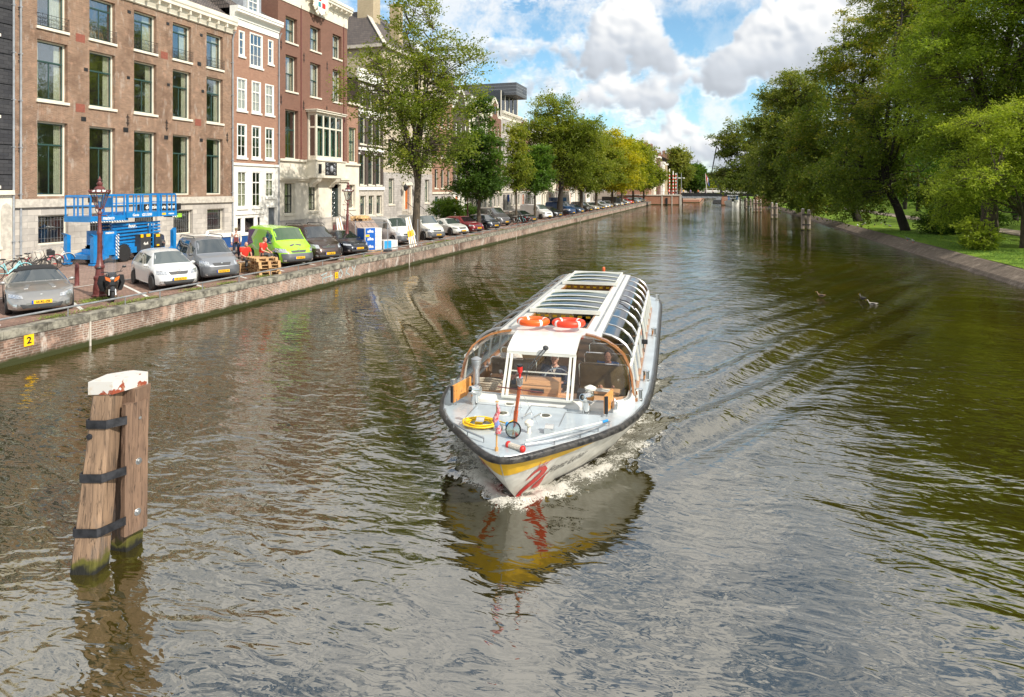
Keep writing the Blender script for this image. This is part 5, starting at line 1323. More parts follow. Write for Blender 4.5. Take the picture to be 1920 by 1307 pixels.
    # wheels
    for cx in k['wx']:
        for s_ in (-1, 1):
            wr = k['wr']
            ty = ob('wheel', cached(('tyre', wr), lambda: MB().lathe([(wr*.60, -.10), (wr*.93, -.10), (wr, -.06), (wr, .06), (wr*.93, .10), (wr*.60, .10)], 24).mesh('wheel', 40)), M['rubber'], o, (cx, s_*(W/2-.11), wr), (R(-90 if s_ > 0 else 90), 0, 0))
            def rimf():
                b = MB(); b.lathe([(.03, .075), (.05, .085), (.06, .06), (wr*.50, .045), (wr*.60, .09), (wr*.63, .095), (wr*.63, .06)], 20)
                for a in range(5):
                    an_ = a*2*math.pi/5; b.bar((.04*math.cos(an_), .04*math.sin(an_), .085), (wr*.58*math.cos(an_), wr*.58*math.sin(an_), .08), .05, .02)
                return b.mesh('rim', 40)
            ob('rim', cached(('rim', wr), rimf), M[hub], ty)
    mx, mz = k['mirror']
    for s_ in (-1, 1):
        def mir():
            b = MB(); b.ell((0, .09, 0), (.055, .10, .065), 10, 6); b.bar((0, -.04, -.03), (0, .06, -.02), .04); return b.mesh('mirror', 50)
        mo = ob('mirror', cached(('mir',), mir), None, o, (mx, s_*(W/2*.93), mz), (0, 0, 0 if s_ > 0 else math.pi))
        if not len(mo.data.materials): mo.data.materials.append(None)
        mo.material_slots[0].link = 'OBJECT'; mo.material_slots[0].material = bumper if bumper else pmt
    if rails:
        for s_ in (-1, 1):
            b = MB(); zr = interp(k['top'], -.5)
            b.tube([(-1.8, s_*hw*.92, zr-.04), (-1.65, s_*hw*.92, zr+.06), (.1, s_*hw*.92, zr+.08), (.3, s_*hw*.92, zr-.02)], .02, 6); b.build('roof_rail', M['dark_plastic'], o, smooth=40)
    # dark underside and seats seen through the glass
    b = MB(); b.box(-L/2+.3, L/2-.35, -W/2*.8, W/2*.8, .16, .30)
    b.build('underbody', M['rubber'], o)
    return o, bd, k
def yline(px, x):
    """where the sight line of that column crosses the line x = const"""
    t_ = (px-960)/1200; c_, s_ = math.cos(YAW), math.sin(YAW); return x*(c_+t_*s_)/(t_*c_-s_)
def spot(px, knd, xf=-20.3, sc=1., rz=HD):
    L = KIND[knd]['L']*sc; y = yline(px, xf)
    return (xf-math.cos(rz)*L/2, y-math.sin(rz)*L/2, STREET+.004)
dk = pm('bumper_grey', (.085, .09, .10), .5, var=.08)
o, bd, k = vehicle('convertible', 'silver convertible with a black soft top, nearest the camera on the quay', (.40, .39, .37), spot(88, 'convertible', -20.15), .75, rz=R(-33), plate='44-RL-ZR', badge='round', hub='chrome', grille=(.50, .30, .42))
tp = MB(); kk = bd.patch([(-1.45, -.72), (.04, -.56), (.04, .56), (-1.45, .72)], 'top', 8, .012, None, .035); kk.build('soft_top', pm('black_cloth', (.02, .02, .022), .9, var=.2), o, smooth=60)
b = bd.patch([(-.40, .29), (.40, .29), (.46, .40), (-.46, .40)], 'front', 8, .03); b = MB(); b.tube([(2.36-.35*(y_/.55)**2, y_, .35+.085*math.sqrt(max(0, 1-(y_/.56)**2))*s_) for s_ in (1, -1) for y_ in [(-.55+.11*q)*s_ for q in range(11)]], .014, 6, closed=True); b.build('grille_ring', M['chrome'], o, smooth=50)
for s_ in (-1, 1):
    b = bd.patch([(1.55, s_*.32), (1.1, s_*.24), (1.1, s_*.36), (1.55, s_*.42)], 'top', 3, .01); b.build('bonnet_vent', M['steel'], o)
vehicle('hatchback', 'small white hatchback beside the black scooter', (.62, .63, .63), spot(333, 'hatchback', -20.2), .05, rz=R(-28), plate='54-GLX-1', badge='diamond', grille=(.55, .28, .43))
o, bd, k = vehicle('mpv', 'grey small van with a roof rack beside the pallets', (.26, .275, .30), spot(418, 'mpv', -20.3), .5, plate='8-VKG-18', bumper=dk, rails=True, badge='round')
gm_ = paint('paint_green', (.33, .68, .02), .0)
o, bd, k = vehicle('van', 'lime green van with purple leaf graphics behind the pallet stack', gm_, spot(562, 'van', -20.35), plate='VX-301-Z', bumper=dk, badge='diamond', cat='van', grille=(.6, .30, .44))
pur = pm('purple', (.12, .035, .14), .35, var=.05); ltg = pm('pale_green', (.50, .62, .30), .35, var=.05)
def decal(bd, o, name, polys, side, mt_, off=.012):
    b = MB()
    for q in polys: 
        pb = bd.patch(q, side, 6, off); b.add(pb.v, pb.f)
    return b.build(name, mt_, o)
decal(bd, o, 'purple_graphic', [[(-2.35, 1.75), (-1.3, 1.80), (-1.75, 1.35), (-2.3, 1.25)], [(-2.35, 1.30), (-1.8, 1.35), (-1.35, 1.05), (-2.2, .82)], [(-2.3, .70), (-1.7, .62), (-1.0, .45), (-1.6, .60)]], 'right', pur)
decal(bd, o, 'pale_graphic', [[(-1.30, 1.80), (-.9, 1.80), (-1.5, 1.25), (-1.75, 1.34)], [(-1.7, 1.0), (-1.2, .95), (-.6, .75), (-1.3, .78)]], 'right', ltg)
decal(bd, o, 'bonnet_graphic', [[(2.05, -.28), (1.95, -.05), (1.85, -.05), (1.95, -.30)], [(2.05, .25), (1.92, .02), (1.86, .04), (1.95, .32)]], 'top', pur, .014)
vehicle('mpv', 'dark brown people carrier between the green van and the dark sedan', (.075, .052, .046), spot(616, 'mpv', -20.3), .6, plate='7-XGB-84', badge='star', rails=True, scale=1.08, grille=(.55, .28, .40))
vehicle('sedan', 'dark blue-grey sedan beside the stack of wrapped blocks', (.03, .034, .045), spot(674, 'sedan', -20.3), .6, plate='KX-418-G', badge='round')
vehicle('van', 'white delivery van with a ladder rack behind the barrier boards', (.60, .60, .59), spot(768, 'van', -20.7), .0, plate='2-VTZ-14', bumper=dk, badge='round', cat='van', scale=.97)
vehicle('van', 'cream white van to the right of the barrier boards', (.62, .61, .56), spot(823, 'van', -20.4), .0, plate='48-VGB-3', bumper=dk, badge='round', cat='van', scale=.97)
vehicle('sedan', 'old white saloon car between the cream van and the dark red estate', (.60, .61, .58), spot(869, 'sedan', -20.4), .0, plate='TD-XK-07', nosign=True)
vehicle('estate', 'dark red estate car under the dark green tree', (.20, .012, .018), spot(898, 'estate', -20.4), .2, plate='NJ-RR-31')
vehicle('hatchback', 'dark blue hatchback right of the dark red estate', (.03, .035, .05), spot(930, 'hatchback', -20.3), .5, plate='19-SVB-2')
vehicle('van', 'grey-brown van behind the dark blue hatchback', (.13, .125, .13), spot(950, 'van', -21.4), .4, plate='6-KBX-90', cat='van')
vehicle('sedan', 'dark green saloon behind the parked bicycles', (.015, .022, .02), spot(1001, 'sedan', -20.3), .4, plate='ZK-PX-55')
vehicle('van', 'white minivan with side windows under the small street tree', (.62, .63, .63), spot(1031, 'van', -20.6), .0, plate='73-PDT-8', cat='van')
vehicle('hatchback', 'black hatchback right of the white minivan', (.025, .025, .027), spot(1050, 'hatchback', -20.3), .3, plate='05-LHK-6')
o, bd, k = vehicle('van', 'dark blue van with a boxed load on its roof by the large tree', (.012, .05, .15), spot(1074, 'van', -20.3), .2, plate='9-VRT-33', cat='van', scale=1.05)
b = MB(); b.box(-1.7, .5, -.85, .85, 2.0, 2.06)
for k_ in range(8): b.box(-1.65+k_*.27, -1.5+k_*.27, -.8, .8, 2.062, 2.6)
b.build('roof_load', paint('paint_blue', (.012, .05, .15)), o)
far_spec = [(1092, 'hatchback', 'small dark blue car right of the blue van', (.05, .08, .14)), (1108, 'mpv', 'dark people carrier half hidden by the far bicycles', (.05, .05, .045)), (1121, 'estate', 'beige estate car under the broad green tree', (.45, .43, .38)),
 (1131, 'sedan', 'dark grey saloon right of the beige estate', (.06, .06, .065)), (1140, 'sedan', 'silver saloon under the yellowing tree', (.45, .46, .47)), (1147, 'hatchback', 'grey hatchback right of the silver saloon', (.22, .23, .24)),
 (1160, 'estate', 'pale silver estate right of the dark trailer', (.50, .51, .50)), (1167, 'hatchback', 'white hatchback under the yellow tree', (.6, .6, .6)), (1174, 'sedan', 'navy saloon under the yellow tree', (.02, .03, .07)),
 (1180, 'hatchback', 'light grey hatchback far along the quay', (.38, .39, .4)), (1187, 'hatchback', 'bright red hatchback far along the quay', (.45, .02, .02)), (1193, 'sedan', 'black saloon right of the red hatchback', (.02, .02, .02)),
 (1199, 'estate', 'silver-blue estate far along the quay', (.35, .40, .45)), (1205, 'hatchback', 'pale green-grey hatchback far along the quay', (.3, .36, .33)), (1210, 'sedan', 'white saloon near the end of the quay', (.6, .6, .6)),
 (1215, 'hatchback', 'charcoal hatchback near the end of the quay', (.06, .06, .06)), (1220, 'van', 'white van at the end of the quay near the bridge', (.6, .6, .6))]
for px, kn, lab, col in far_spec:
    vehicle(kn, lab, col, spot(px, kn, -20.3), .2, plate='', lod=2, cat='van' if kn == 'van' else 'car')
tr = thing('box_trailer', 'dark box trailer parked between the far cars', 'trailer', (-22.2, yline(1152, -21.5), STREET), HD)
b = MB(); b.box(-2, 2, -1, 1, .45, 2.3); b.build('box', M['dark_plastic'], tr)
b = MB(); b.bar((2, 0, .5), (3, 0, .5), .1); b.box(-1.98, 2.02, -1.02, 1.02, .38, .46); b.build('drawbar', M['zinc'], tr)
for s_ in (-1, 1): b = MB(); b.lathe([(.1, -.08), (.3, -.08), (.3, .08), (.1, .08)], 16, Matrix.Translation((-.3, s_*1.08, .3)) @ Matrix.Rotation(R(90), 4, 'X')); b.build('wheel', M['rubber'], tr)
# ------------------------------------------------------------ people
def skin_tree(verts, edges, rad, root=0, sub=1):
    me = bpy.data.meshes.new('p'); me.from_pydata(verts, edges, [])
    o = bpy.data.objects.new('p', me); C.objects.link(o)
    m_ = o.modifiers.new('s', 'SKIN'); m_.use_smooth_shade = True
    if not me.skin_vertices: 
        bm = bmesh.new(); bm.from_mesh(me); bm.verts.layers.skin.verify(); bm.to_mesh(me); bm.free()
    for i, r_ in enumerate(rad):
        me.skin_vertices[0].data[i].radius = (r_, r_) if not isinstance(r_, tuple) else r_
        me.skin_vertices[0].data[i].use_root = (i == root)
    s_ = o.modifiers.new('u', 'SUBSURF'); s_.levels = sub; s_.render_levels = sub
    dg = bpy.context.evaluated_depsgraph_get(); out = bpy.data.meshes.new_from_object(o.evaluated_get(dg))
    v = [tuple(x.co) for x in out.vertices]; f = [tuple(p.vertices) for p in out.polygons]
    bpy.data.objects.remove(o); bpy.data.meshes.remove(me); bpy.data.meshes.remove(out)
    return v, f
POSES = {
 'stand': dict(pel=(0, 0, .95), wst=(0, 0, 1.12), ch=(.01, 0, 1.33), nk=(.0, 0, 1.50), hd=(.03, 0, 1.65), hip=.10, kn=(.03, .12, .52), an=(-.01, .13, .09), toe=(.15, .15, .04), sh=(0, .19, 1.43), el=(-.02, .25, 1.15), wr=(.12, .24, .92), fin=(.16, .23, .76)),
 'reach': dict(pel=(0, 0, .95), wst=(.02, 0, 1.12), ch=(.06, 0, 1.33), nk=(.08, 0, 1.50), hd=(.13, 0, 1.64), hip=.10, kn=(.05, .12, .52), an=(-.01, .14, .09), toe=(.15, .16, .04), sh=(.06, .19, 1.43), el=(.20, .27, 1.18), wr=(.42, .20, 1.10), fin=(.55, .14, 1.06)),
 'sit': dict(pel=(0, 0, .10), wst=(-.02, 0, .26), ch=(.04, 0, .48), nk=(.09, 0, .64), hd=(.14, 0, .78), hip=.10, kn=(.44, .15, .10), an=(.40, .16, -.36), toe=(.56, .18, -.41), sh=(.06, .19, .57), el=(.12, .27, .30), wr=(.34, .16, .20), fin=(.44, .10, .15)),
 'drive': dict(pel=(0, 0, .10), wst=(-.02, 0, .26), ch=(.0, 0, .48), nk=(.02, 0, .64), hd=(.05, 0, .78), hip=.10, kn=(.42, .13, .10), an=(.44, .14, -.36), toe=(.58, .15, -.41), sh=(.02, .20, .57), el=(.16, .27, .34), wr=(.40, .20, .40), fin=(.50, .17, .42)),
 'lean': dict(pel=(0, 0, .10), wst=(-.02, .03, .26), ch=(.03, .12, .46), nk=(.08, .20, .60), hd=(.14, .26, .72), hip=.10, kn=(.42, .13, .10), an=(.44, .14, -.36), toe=(.58, .15, -.41), sh=(.06, .15, .54), el=(.24, .20, .40), wr=(.44, .10, .46), fin=(.54, .06, .50)),
 'bend': dict(pel=(-.15, 0, .85), wst=(-.02, 0, 1.0), ch=(.18, 0, 1.12), nk=(.34, 0, 1.18), hd=(.46, 0, 1.22), hip=.10, kn=(.05, .14, .48), an=(-.08, .15, .09), toe=(.08, .17, .04), sh=(.26, .19, 1.14), el=(.36, .23, .86), wr=(.46, .18, .62), fin=(.50, .14, .48)),
}
def person(label, loc, rz, pose, shirt, trousers, hair, long_sleeve=False, parent=None, cap=False, bald=False, asym=None, scale=1., extra=None):
    P = dict(POSES[pose]); P.update(extra or {})
    o = thing('person', label, 'person', loc, rz); o.scale = (scale,)*3
    sd = lambda p, s_: (p[0], p[1]*s_, p[2])
    skin = pm('skin', (.50, .27, .19), .55, var=.08)
    V_ = [P['pel'], P['wst'], P['ch'], P['nk'], tuple((a+b_)/2 for a, b_ in zip(P['nk'], P['hd']))]
    E_ = [(0, 1), (1, 2), (2, 3), (3, 4)]; R_ = [(.15, .11), (.135, .10), (.16, .11), .055, .055]
    hands = MB()
    for s_ in (1, -1):
        i = len(V_); V_ += [sd((P['pel'][0], P['hip'], P['pel'][2]-.04), s_), sd(P['kn'], s_), sd(P['an'], s_), sd(P['toe'], s_)]
        E_ += [(0, i), (i, i+1), (i+1, i+2), (i+2, i+3)]; R_ += [.09, .058, .04, .035]
        i = len(V_); V_ += [sd(P['sh'], s_), sd(P['el'], s_), sd(P['wr'], s_)]
        E_ += [(2, i), (i, i+1), (i+1, i+2)]; R_ += [.058, .043, .028]
        wr, fi = Vector(sd(P['wr'], s_)), Vector(sd(P['fin'], s_)); d_ = (fi-wr).normalized(); side_ = d_.cross(Vector((1, 0, 0) if abs(d_.x) < .7 else (0, 0, 1))).normalized()
        nrm = d_.cross(side_); pc = wr+d_*.045
        hands.tube([wr-d_*.02, wr+d_*.02, wr+d_*.06, wr+d_*.09], [.026, .033, .037, .03], 8)
        for q in range(4):
            b0 = wr+d_*.08+side_*(q-1.5)*.018; ln = (.06, .072, .066, .052)[q]
            hands.tube([b0, b0+d_*ln*.5+nrm*.006, b0+d_*ln+nrm*.022], [.0095, .0085, .007], 6)
        b0 = wr+d_*.03+side_*.03; hands.tube([b0, b0+side_*.025+d_*.02, b0+side_*.03+d_*.05+nrm*.01], [.011, .010, .008], 6)
    v, f = skin_tree(V_, E_, R_)
    b = MB(); b.add(v, f); b.add(hands.v, hands.f)
    hd = Vector(P['hd']); b.ell(hd, (.092, .075, .115), 14, 10)
    b.ell(hd+Vector((.095, 0, -.012)), (.018, .013, .022), 6, 5); b.ell(hd+Vector((.05, 0, -.07)), (.045, .05, .045), 8, 6)
    for s_ in (1, -1): b.ell(hd+Vector((-.005, s_*.077, -.005)), (.022, .010, .032), 6, 5)
    body = b.build('body', skin, o, smooth=60)
    e = MB()
    for s_ in (1, -1): e.ell(hd+Vector((.083, s_*.032, .012)), (.008, .012, .008), 6, 5)
    e.build('eyes', pm('eye_dark', (.04, .03, .03), .3, var=0), o)
    e = MB(); e.ell(hd+Vector((.088, 0, -.05)), (.006, .024, .006), 6, 4); e.build('mouth', pm('lips', (.35, .12, .1), .5, var=0), o)
    if not bald:
        b = MB(); T = Matrix.Translation(hd+Vector((-.015, 0, .022)))
        prof = [(.001, .112), (.05, .10), (.083, .055), (.088, 0), (.078, -.05)]; b.lathe([(r_, z_) for r_, z_ in prof], 14, T @ Matrix.Rotation(R(-18), 4, 'Y')); b.build('hair', hair, o, smooth=60)
    if cap:
        b = MB(); T = Matrix.Translation(hd+Vector((0, 0, .05))); b.lathe([(.10, 0), (.098, .04), (.06, .08), (.001, .09)], 14, T); b.box(hd.x+.06, hd.x+.16, -.06, .06, hd.z+.045, hd.z+.06); b.build('cap', cap, o, smooth=40)
    # shirt
    ex = .016; V2, E2, R2 = [P['pel'], P['wst'], P['ch'], tuple(a*.25+b_*.75 for a, b_ in zip(P['ch'], P['nk']))], [(0, 1), (1, 2), (2, 3)], [(.185, .145), (.18, .14), (.20, .15), (.085, .08)]
    for s_ in (1, -1):
        sh, el, wr = [Vector(sd(P[k_], s_)) for k_ in ('sh', 'el', 'wr')]; i = len(V2); V2 += [sh]; E2 += [(2, i)]; R2 += [.09]
        if long_sleeve: V2 += [el, el.lerp(wr, .9)]; E2 += [(i, i+1), (i+1, i+2)]; R2 += [.056, .042]
        else: V2 += [sh.lerp(el, .72)]; E2 += [(i, i+1)]; R2 += [.066]
    v, f = skin_tree(V2, E2, R2); b = MB(); b.add(v, f); b.build('shirt', shirt, o, smooth=60)
    V3, E3, R3 = [tuple(a*.5+b_*.5 for a, b_ in zip(P['pel'], P['wst'])), P['pel']], [(0, 1)], [(.145, .115), (.17, .13)]
    for s_ in (1, -1):
        i = len(V3); hp, kn, an = Vector(sd((P['pel'][0], P['hip'], P['pel'][2]-.04), s_)), Vector(sd(P['kn'], s_)), Vector(sd(P['an'], s_))
        V3 += [hp, kn, kn.lerp(an, .92)]; E3 += [(1, i), (i, i+1), (i+1, i+2)]; R3 += [.105, .078, .062]
    v, f = skin_tree(V3, E3, R3, 1); b = MB(); b.add(v, f); b.build('trousers', trousers, o, smooth=60)
    b = MB()
    for s_ in (1, -1):
        an, to = Vector(sd(P['an'], s_)), Vector(sd(P['toe'], s_)); m0 = (an+to)/2
        b.tube([an+Vector((-.06, 0, -.03)), an+Vector((0, 0, -.02)), m0+Vector((0, 0, .0)), to+Vector((.02, 0, 0)), to+Vector((.05, 0, 0))], [.035, .05, .048, .042, .02], 8)
    b.build('shoes', pm('shoe', (.03, .028, .025), .6), o, smooth=60)
    return o
brown_hair = pm('brown_hair', (.07, .04, .025), .7, var=.3, vs=30); grey_hair = pm('grey_hair', (.35, .33, .31), .7, var=.2, vs=30); dark_hair = pm('dark_hair', (.03, .022, .018), .6, var=.3, vs=30)
red_shirt = pm('red_shirt', (.70, .035, .02), .8, var=.12, vs=9, bump=.2, bs=14); navy = pm('navy_cloth', (.02, .028, .055), .85, var=.2, vs=9); work_grey = pm('work_trousers', (.07, .075, .08), .9, var=.3, vs=9)
white_cloth = pm('white_cloth', (.62, .60, .56), .85, var=.12, vs=8); blue_cloth = pm('blue_cloth', (.06, .13, .33), .8, var=.3, vs=24)

# ------------------------------------------------------------ the tour boat. local x: right (seen from the bow), y: aft, z up
boat = thing('tour_boat', 'white glass-roofed canal tour boat coming towards the camera', 'boat', (BX, BY, 0), BA)
bmat = {'hull': None}
hullw = pm('hull_white', (.58, .56, .50), .35, var=.10, vs=5, coat=.3, col2=(.70, .69, .63), stretch=(1, 1, .35))
deckm = pm('deck_grey', (.40, .455, .49), .33, var=.13, vs=1.5, coat=.35, bump=.05, bs=4)
roofw_ = pm('roof_white', (.64, .635, .60), .35, var=.05, vs=2, coat=.3)
yel = pm('hull_yellow', (.72, .42, .01), .4, var=.10, vs=5); blk = pm('fender_black', (.012, .013, .016), .38, var=.5, vs=9, bump=.7, bs=22, col2=(.06, .055, .05))
teak = wood('varnished_wood', (.30, .115, .035), (.44, .19, .06), 1, .28, .6, 6); panelw = wood('pale_wood', (.62, .34, .16), (.74, .45, .24), 0, .35, .3, 7)
orangew = wood('orange_board', (.62, .24, .05), (.75, .36, .10), 0, .35, .3, 5)
seatm = pm('seat_olive', (.17, .12, .055), .5, var=.2); mastm = pm('mast_orange', (.60, .12, .035), .4, var=.15, vs=9)
HWD = [(0, 0), (.02, .10), (.10, .24), (.3, .44), (.5, .61), (.76, .81), (.95, .97), (1.3, 1.23), (1.75, 1.55), (2.3, 1.78), (3.2, 2.0), (4.5, 2.09), (6, 2.12), (15.0, 2.1), (16.0, 1.95), (16.4, 1.7), (16.5, 0)]
HWW = [(0, 0), (.1, .06), (.6, .40), (1.2, .78), (2.2, 1.25), (4, 1.72), (6.5, 1.92), (14.4, 1.92), (15.3, 1.6), (15.5, 0)]
ZD = [(0, 1.0), (1, .96), (2.5, .90), (5, .84), (9, .80), (16.5, .82)]
ip = lambda T_, x: float(np.interp(x, [a for a, _ in T_], [b_ for _, b_ in T_]))
def hullpt(v, q, side):
    """v: 0 deck .. 1 waterline .. 1.3; q: 0 bow .. 1 stern"""
    s0 = .95*v-.10*math.sin(min(1, v)*math.pi); L1 = 16.5-1.0*min(1, v)
    s_ = s0+(L1-s0)*q; sr = (s_-s0)
    blend = v**.8 if v < 1 else 1
    wd_ = ip(HWD, min(sr*(16.5/(16.5-s0)), 16.5))*(1-blend)+ip(HWW, min(sr*15.5/(L1-s0), 15.5))*blend
    if v > 1: wd_ *= 1-(v-1)*.6
    z = ip(ZD, s_)*(1-v)
    return (side*wd_, s_, z)
qs = [0, .002, .005, .01, .018, .03, .045, .065, .09, .12, .16, .2, .26, .33, .42, .5, .6, .7, .8, .88, .93, .955, .975, .99, 1]
vs_ = [0, .1, .2, .35, .5, .65, .8, .9, 1.0, 1.15, 1.3]
hb_ = MB()
for side in (1, -1): hb_.grid([[hullpt(v, q, side) for q in qs] for v in vs_], flip=(side < 0))
hull = hb_.build('hull', hullw, boat, smooth=30)
hbvh = BVHTree.FromPolygons([Vector(v) for v in hb_.v], hb_.f)
def band(v0f, v1f, q0, q1, mt_, name, off=.006, n=60):
    b = MB()
    for side in (1, -1):
        r1, r2 = [], []
        for k in range(n+1):
            q = q0+(q1-q0)*(k/n)**1.6
            for r_, vf in ((r1, v0f), (r2, v1f)):
                p = Vector(hullpt(vf(q), q, side)); d_ = Vector((side*.9, -.5 if q < .03 else 0, 0)).normalized(); r_.append(p+d_*off)
        b.grid([r1, [p+(w_-p)*.5 for p, w_ in zip(r1, r2)], r2], flip=side < 0)
    return b.build(name, mt_, hull, smooth=40)
band(lambda q: .10, lambda q: .10+max(.0, .24*(1-q/.125)), 0, .125, yel, 'yellow_band', .010)
band(lambda q: max(.90, 1.0-q*1.2), lambda q: 1.2, .05, 1, blk, 'black_boot_top', .008)
# deck
dkb = MB(); dq = [0.0001]+qs[1:]
rows = []
for q in dq:
    l_ = hullpt(0, q, 1)
    rows.append([(l_[0]*f_, l_[1], l_[2]+.012+.03*(1-f_*f_)) for f_ in (-1, -.8, -.5, -.2, 0, .2, .5, .8, 1)])
# open well for the cabin: leave out the middle faces between s=2.8 and 13.4
nn = len(rows[0]); vsx = [p for r_ in rows for p in r_]; fs = []
for i in range(len(rows)-1):
    s_m = (rows[i][0][1]+rows[i+1][0][1])/2
    for k in range(nn-1):
        if 3.3 < s_m < 13.6 and 1 <= k <= nn-3: continue
        fs.append((i*nn+k, i*nn+k+1, (i+1)*nn+k+1, (i+1)*nn+k))
dkb.add(vsx, fs); deck = dkb.build('deck', deckm, boat, smooth=40)
# black rubbing strake round the deck edge
pts = [Vector(hullpt(0, q, -1)) for q in reversed(qs[1:-1])]+[Vector((0, -.0, 1.0))]+[Vector(hullpt(0, q, 1)) for q in qs[1:-1]]
fp = []
for a, b_ in zip(pts[:-1], pts[1:]):
    n = max(1, int((b_-a).length/.25)); fp += [a.lerp(b_, k/n) for k in range(n)]
fp.append(pts[-1])
b = MB(); sec = [(-.03, .03), (.015, .032), (.040, .005), (.042, -.045), (.015, -.075), (-.02, -.085)]
rows = []
for i, p in enumerate(fp):
    d_ = (fp[min(i+1, len(fp)-1)]-fp[max(i-1, 0)]); d_.z = 0; d_.normalize(); out = Vector((d_.y, -d_.x, 0))
    if out.dot(Vector((p.x, p.y-6, 0))) < 0: out = -out
    rows.append([p+out*a+Vector((0, 0, c_)) for a, c_ in sec])
b.grid(rows, closed=True); b.build('rubbing_strake', blk, boat, smooth=50)
# a steel edge strip on the deck just inside
b = MB(); b.tube([p+Vector((0, 0, .03))-Vector((p.x, 0, 0)).normalized()*.05 if abs(p.x) > .05 else p+Vector((0, .06, .03)) for p in fp], .008, 5); b.build('edge_strip', M['steel'], deck)
# lettering on the hull: pressed on to both bows
def hull_letters(me, O, side, name, mt_):
    """press flat letters (x along the bow, y up) on to the hull"""
    u_, d_ = Vector((.54*side, .84, 0)), Vector((-.84*side, .54, 0))
    for v in me.vertices:
        p = Vector((O[0]*side, O[1], 0))+u_*v.co.x+Vector((0, 0, v.co.y))
        loc = hbvh.ray_cast(p-d_*6, d_)[0]
        v.co = (loc if loc is not None else p)-d_*.012
    return ob(name, me, mt_, hull)
def sub_text(s_, size, **kw):
    me = text_mesh(s_, size, **kw); bm = bmesh.new(); bm.from_mesh(me); bmesh.ops.triangulate(bm, faces=bm.faces); bmesh.ops.subdivide_edges(bm, edges=bm.edges, cuts=1); bm.to_mesh(me); bm.free(); return me
me = sub_text('Franz Lehar', .20, shear=.25)
for v in me.vertices: v.co = Vector((.27+v.co.x*.85-v.co.y*.1, .36+v.co.x*.12+v.co.y*1.15, 0))
hull_letters(me, (.06, 1.03), 1, 'ship_name', pm('ink', (.015, .015, .02), .4, var=0))
me = sub_text('Franz Lehar', .165, shear=-.45)
for v in me.vertices: v.co = Vector((1.25-v.co.x*.95, .55-v.co.x*.1+v.co.y, 0))
hull_letters(me, (.06, 1.03), -1, 'ship_name', M['ink'])
# red swan-like figure two with a little crown
def swan(side):
    def stroke(pts, w_):
        b = MB(); L_, R_2 = [], []
        for i, (a, c_) in enumerate(pts):
            d_ = Vector(pts[min(i+1, len(pts)-1)])-Vector(pts[max(i-1, 0)]); d_.normalize(); n_ = Vector((-d_.y, d_.x)); wv = w_[i]/2
            L_.append((a+n_.x*wv, c_+n_.y*wv, 0)); R_2.append((a-n_.x*wv, c_-n_.y*wv, 0))
        m_ = [((p[0]+q_[0])/2, (p[1]+q_[1])/2, 0) for p, q_ in zip(L_, R_2)]
        b.grid([L_, m_, R_2]); return b
    b = MB()
    neck = [(.02, .36), (.07, .42), (.13, .49), (.21, .545), (.29, .54), (.325, .48), (.30, .41), (.24, .33), (.16, .24), (.09, .16), (.03, .08), (.0, .0), (-.01, -.08)]
    s1 = stroke([p for p in neck], [.012, .035, .05, .075, .10, .115, .12, .125, .13, .125, .11, .10, .09]); b.add(s1.v, s1.f)
    tail = [(.43, .40), (.385, .33), (.355, .26), (.33, .19), (.30, .12), (.29, .04)]
    s1 = stroke(tail, [.006, .03, .06, .11, .15, .15]); b.add(s1.v, s1.f)
    for x0_, tilt in ((.20, -.05), (.26, 0), (.32, .05)):
        s1 = stroke([(x0_, .60), (x0_+tilt*.6+.03, .66), (x0_+tilt+.06, .70)], [.008, .012, .004]); b.add(s1.v, s1.f)
    s1 = stroke([(.18, .595), (.27, .615), (.36, .63)], [.01, .012, .01]); b.add(s1.v, s1.f)
    bm = bmesh.new(); me = b.mesh('swan_emblem'); bm.from_mesh(me); bmesh.ops.subdivide_edges(bm, edges=bm.edges, cuts=2, use_grid_fill=True); bm.to_mesh(me); bm.free()
    for v in me.vertices: v.co = Vector((-.03+v.co.x*1.15-v.co.y*.46, v.co.y*1.08, 0))
    hull_letters(me, (.06, 1.03), side, 'swan_emblem', M['red_paint'])
swan(1); swan(-1)
# ---- cabin
# coaming: white base under the windscreen and along the sides
def plan(Wd, s_arch, D_, n=28, p=.42, full=1.0):
    out = []
    for k in range(n+1):
        a = -math.pi/2+math.pi*k/n; sn, cs = math.sin(a), math.cos(a)
        out.append((Wd*math.copysign(abs(sn)**p, sn), s_arch-D_*abs(cs)**(p)))
    return out
LV = [(.90, 1.80, 3.55, .98), (.98, 1.79, 3.52, .93), (1.06, 1.74, 3.52, .82)]
b = MB(); b.grid([[(l_, s_, z_) for l_, s_ in plan(W_, sa, D_)] for z_, W_, sa, D_ in LV]); b.grid([[(l_, s_, 1.06) for l_, s_ in plan(1.74, 3.52, .82)], [(l_, s_, 1.062) for l_, s_ in plan(1.66, 3.54, .74)]])
b.build('coaming', roofw_, boat, smooth=40)
GL = [(1.06, 1.71, 3.52, .80), (1.2, 1.70, 3.53, .76), (1.4, 1.67, 3.56, .68), (1.58, 1.61, 3.60, .58), (1.74, 1.50, 3.65, .47), (1.86, 1.33, 3.70, .36), (1.95, 1.12, 3.74, .25), (2.0, .90, 3.76, .17)]
b = MB(); b.grid([[(l_, s_, z_) for l_, s_ in plan(W_, sa, D_)] for z_, W_, sa, D_ in GL]); b.grid([[(l_, s_, 2.0) for l_, s_ in plan(.9, 3.76, .17)], [(l_*.9, 3.80, 2.03) for l_, s_ in plan(.9, 3.76, .17)]])
ws = b.build('windscreen', glass('perspex', (.95, .93, .91), .005, .02, ior=1.42), boat, smooth=60)
b = MB(); b.tube([(l_, s_, 1.07) for l_, s_ in plan(1.72, 3.52, .81)], .018, 6); b.build('windscreen_rim', M['steel'], ws)
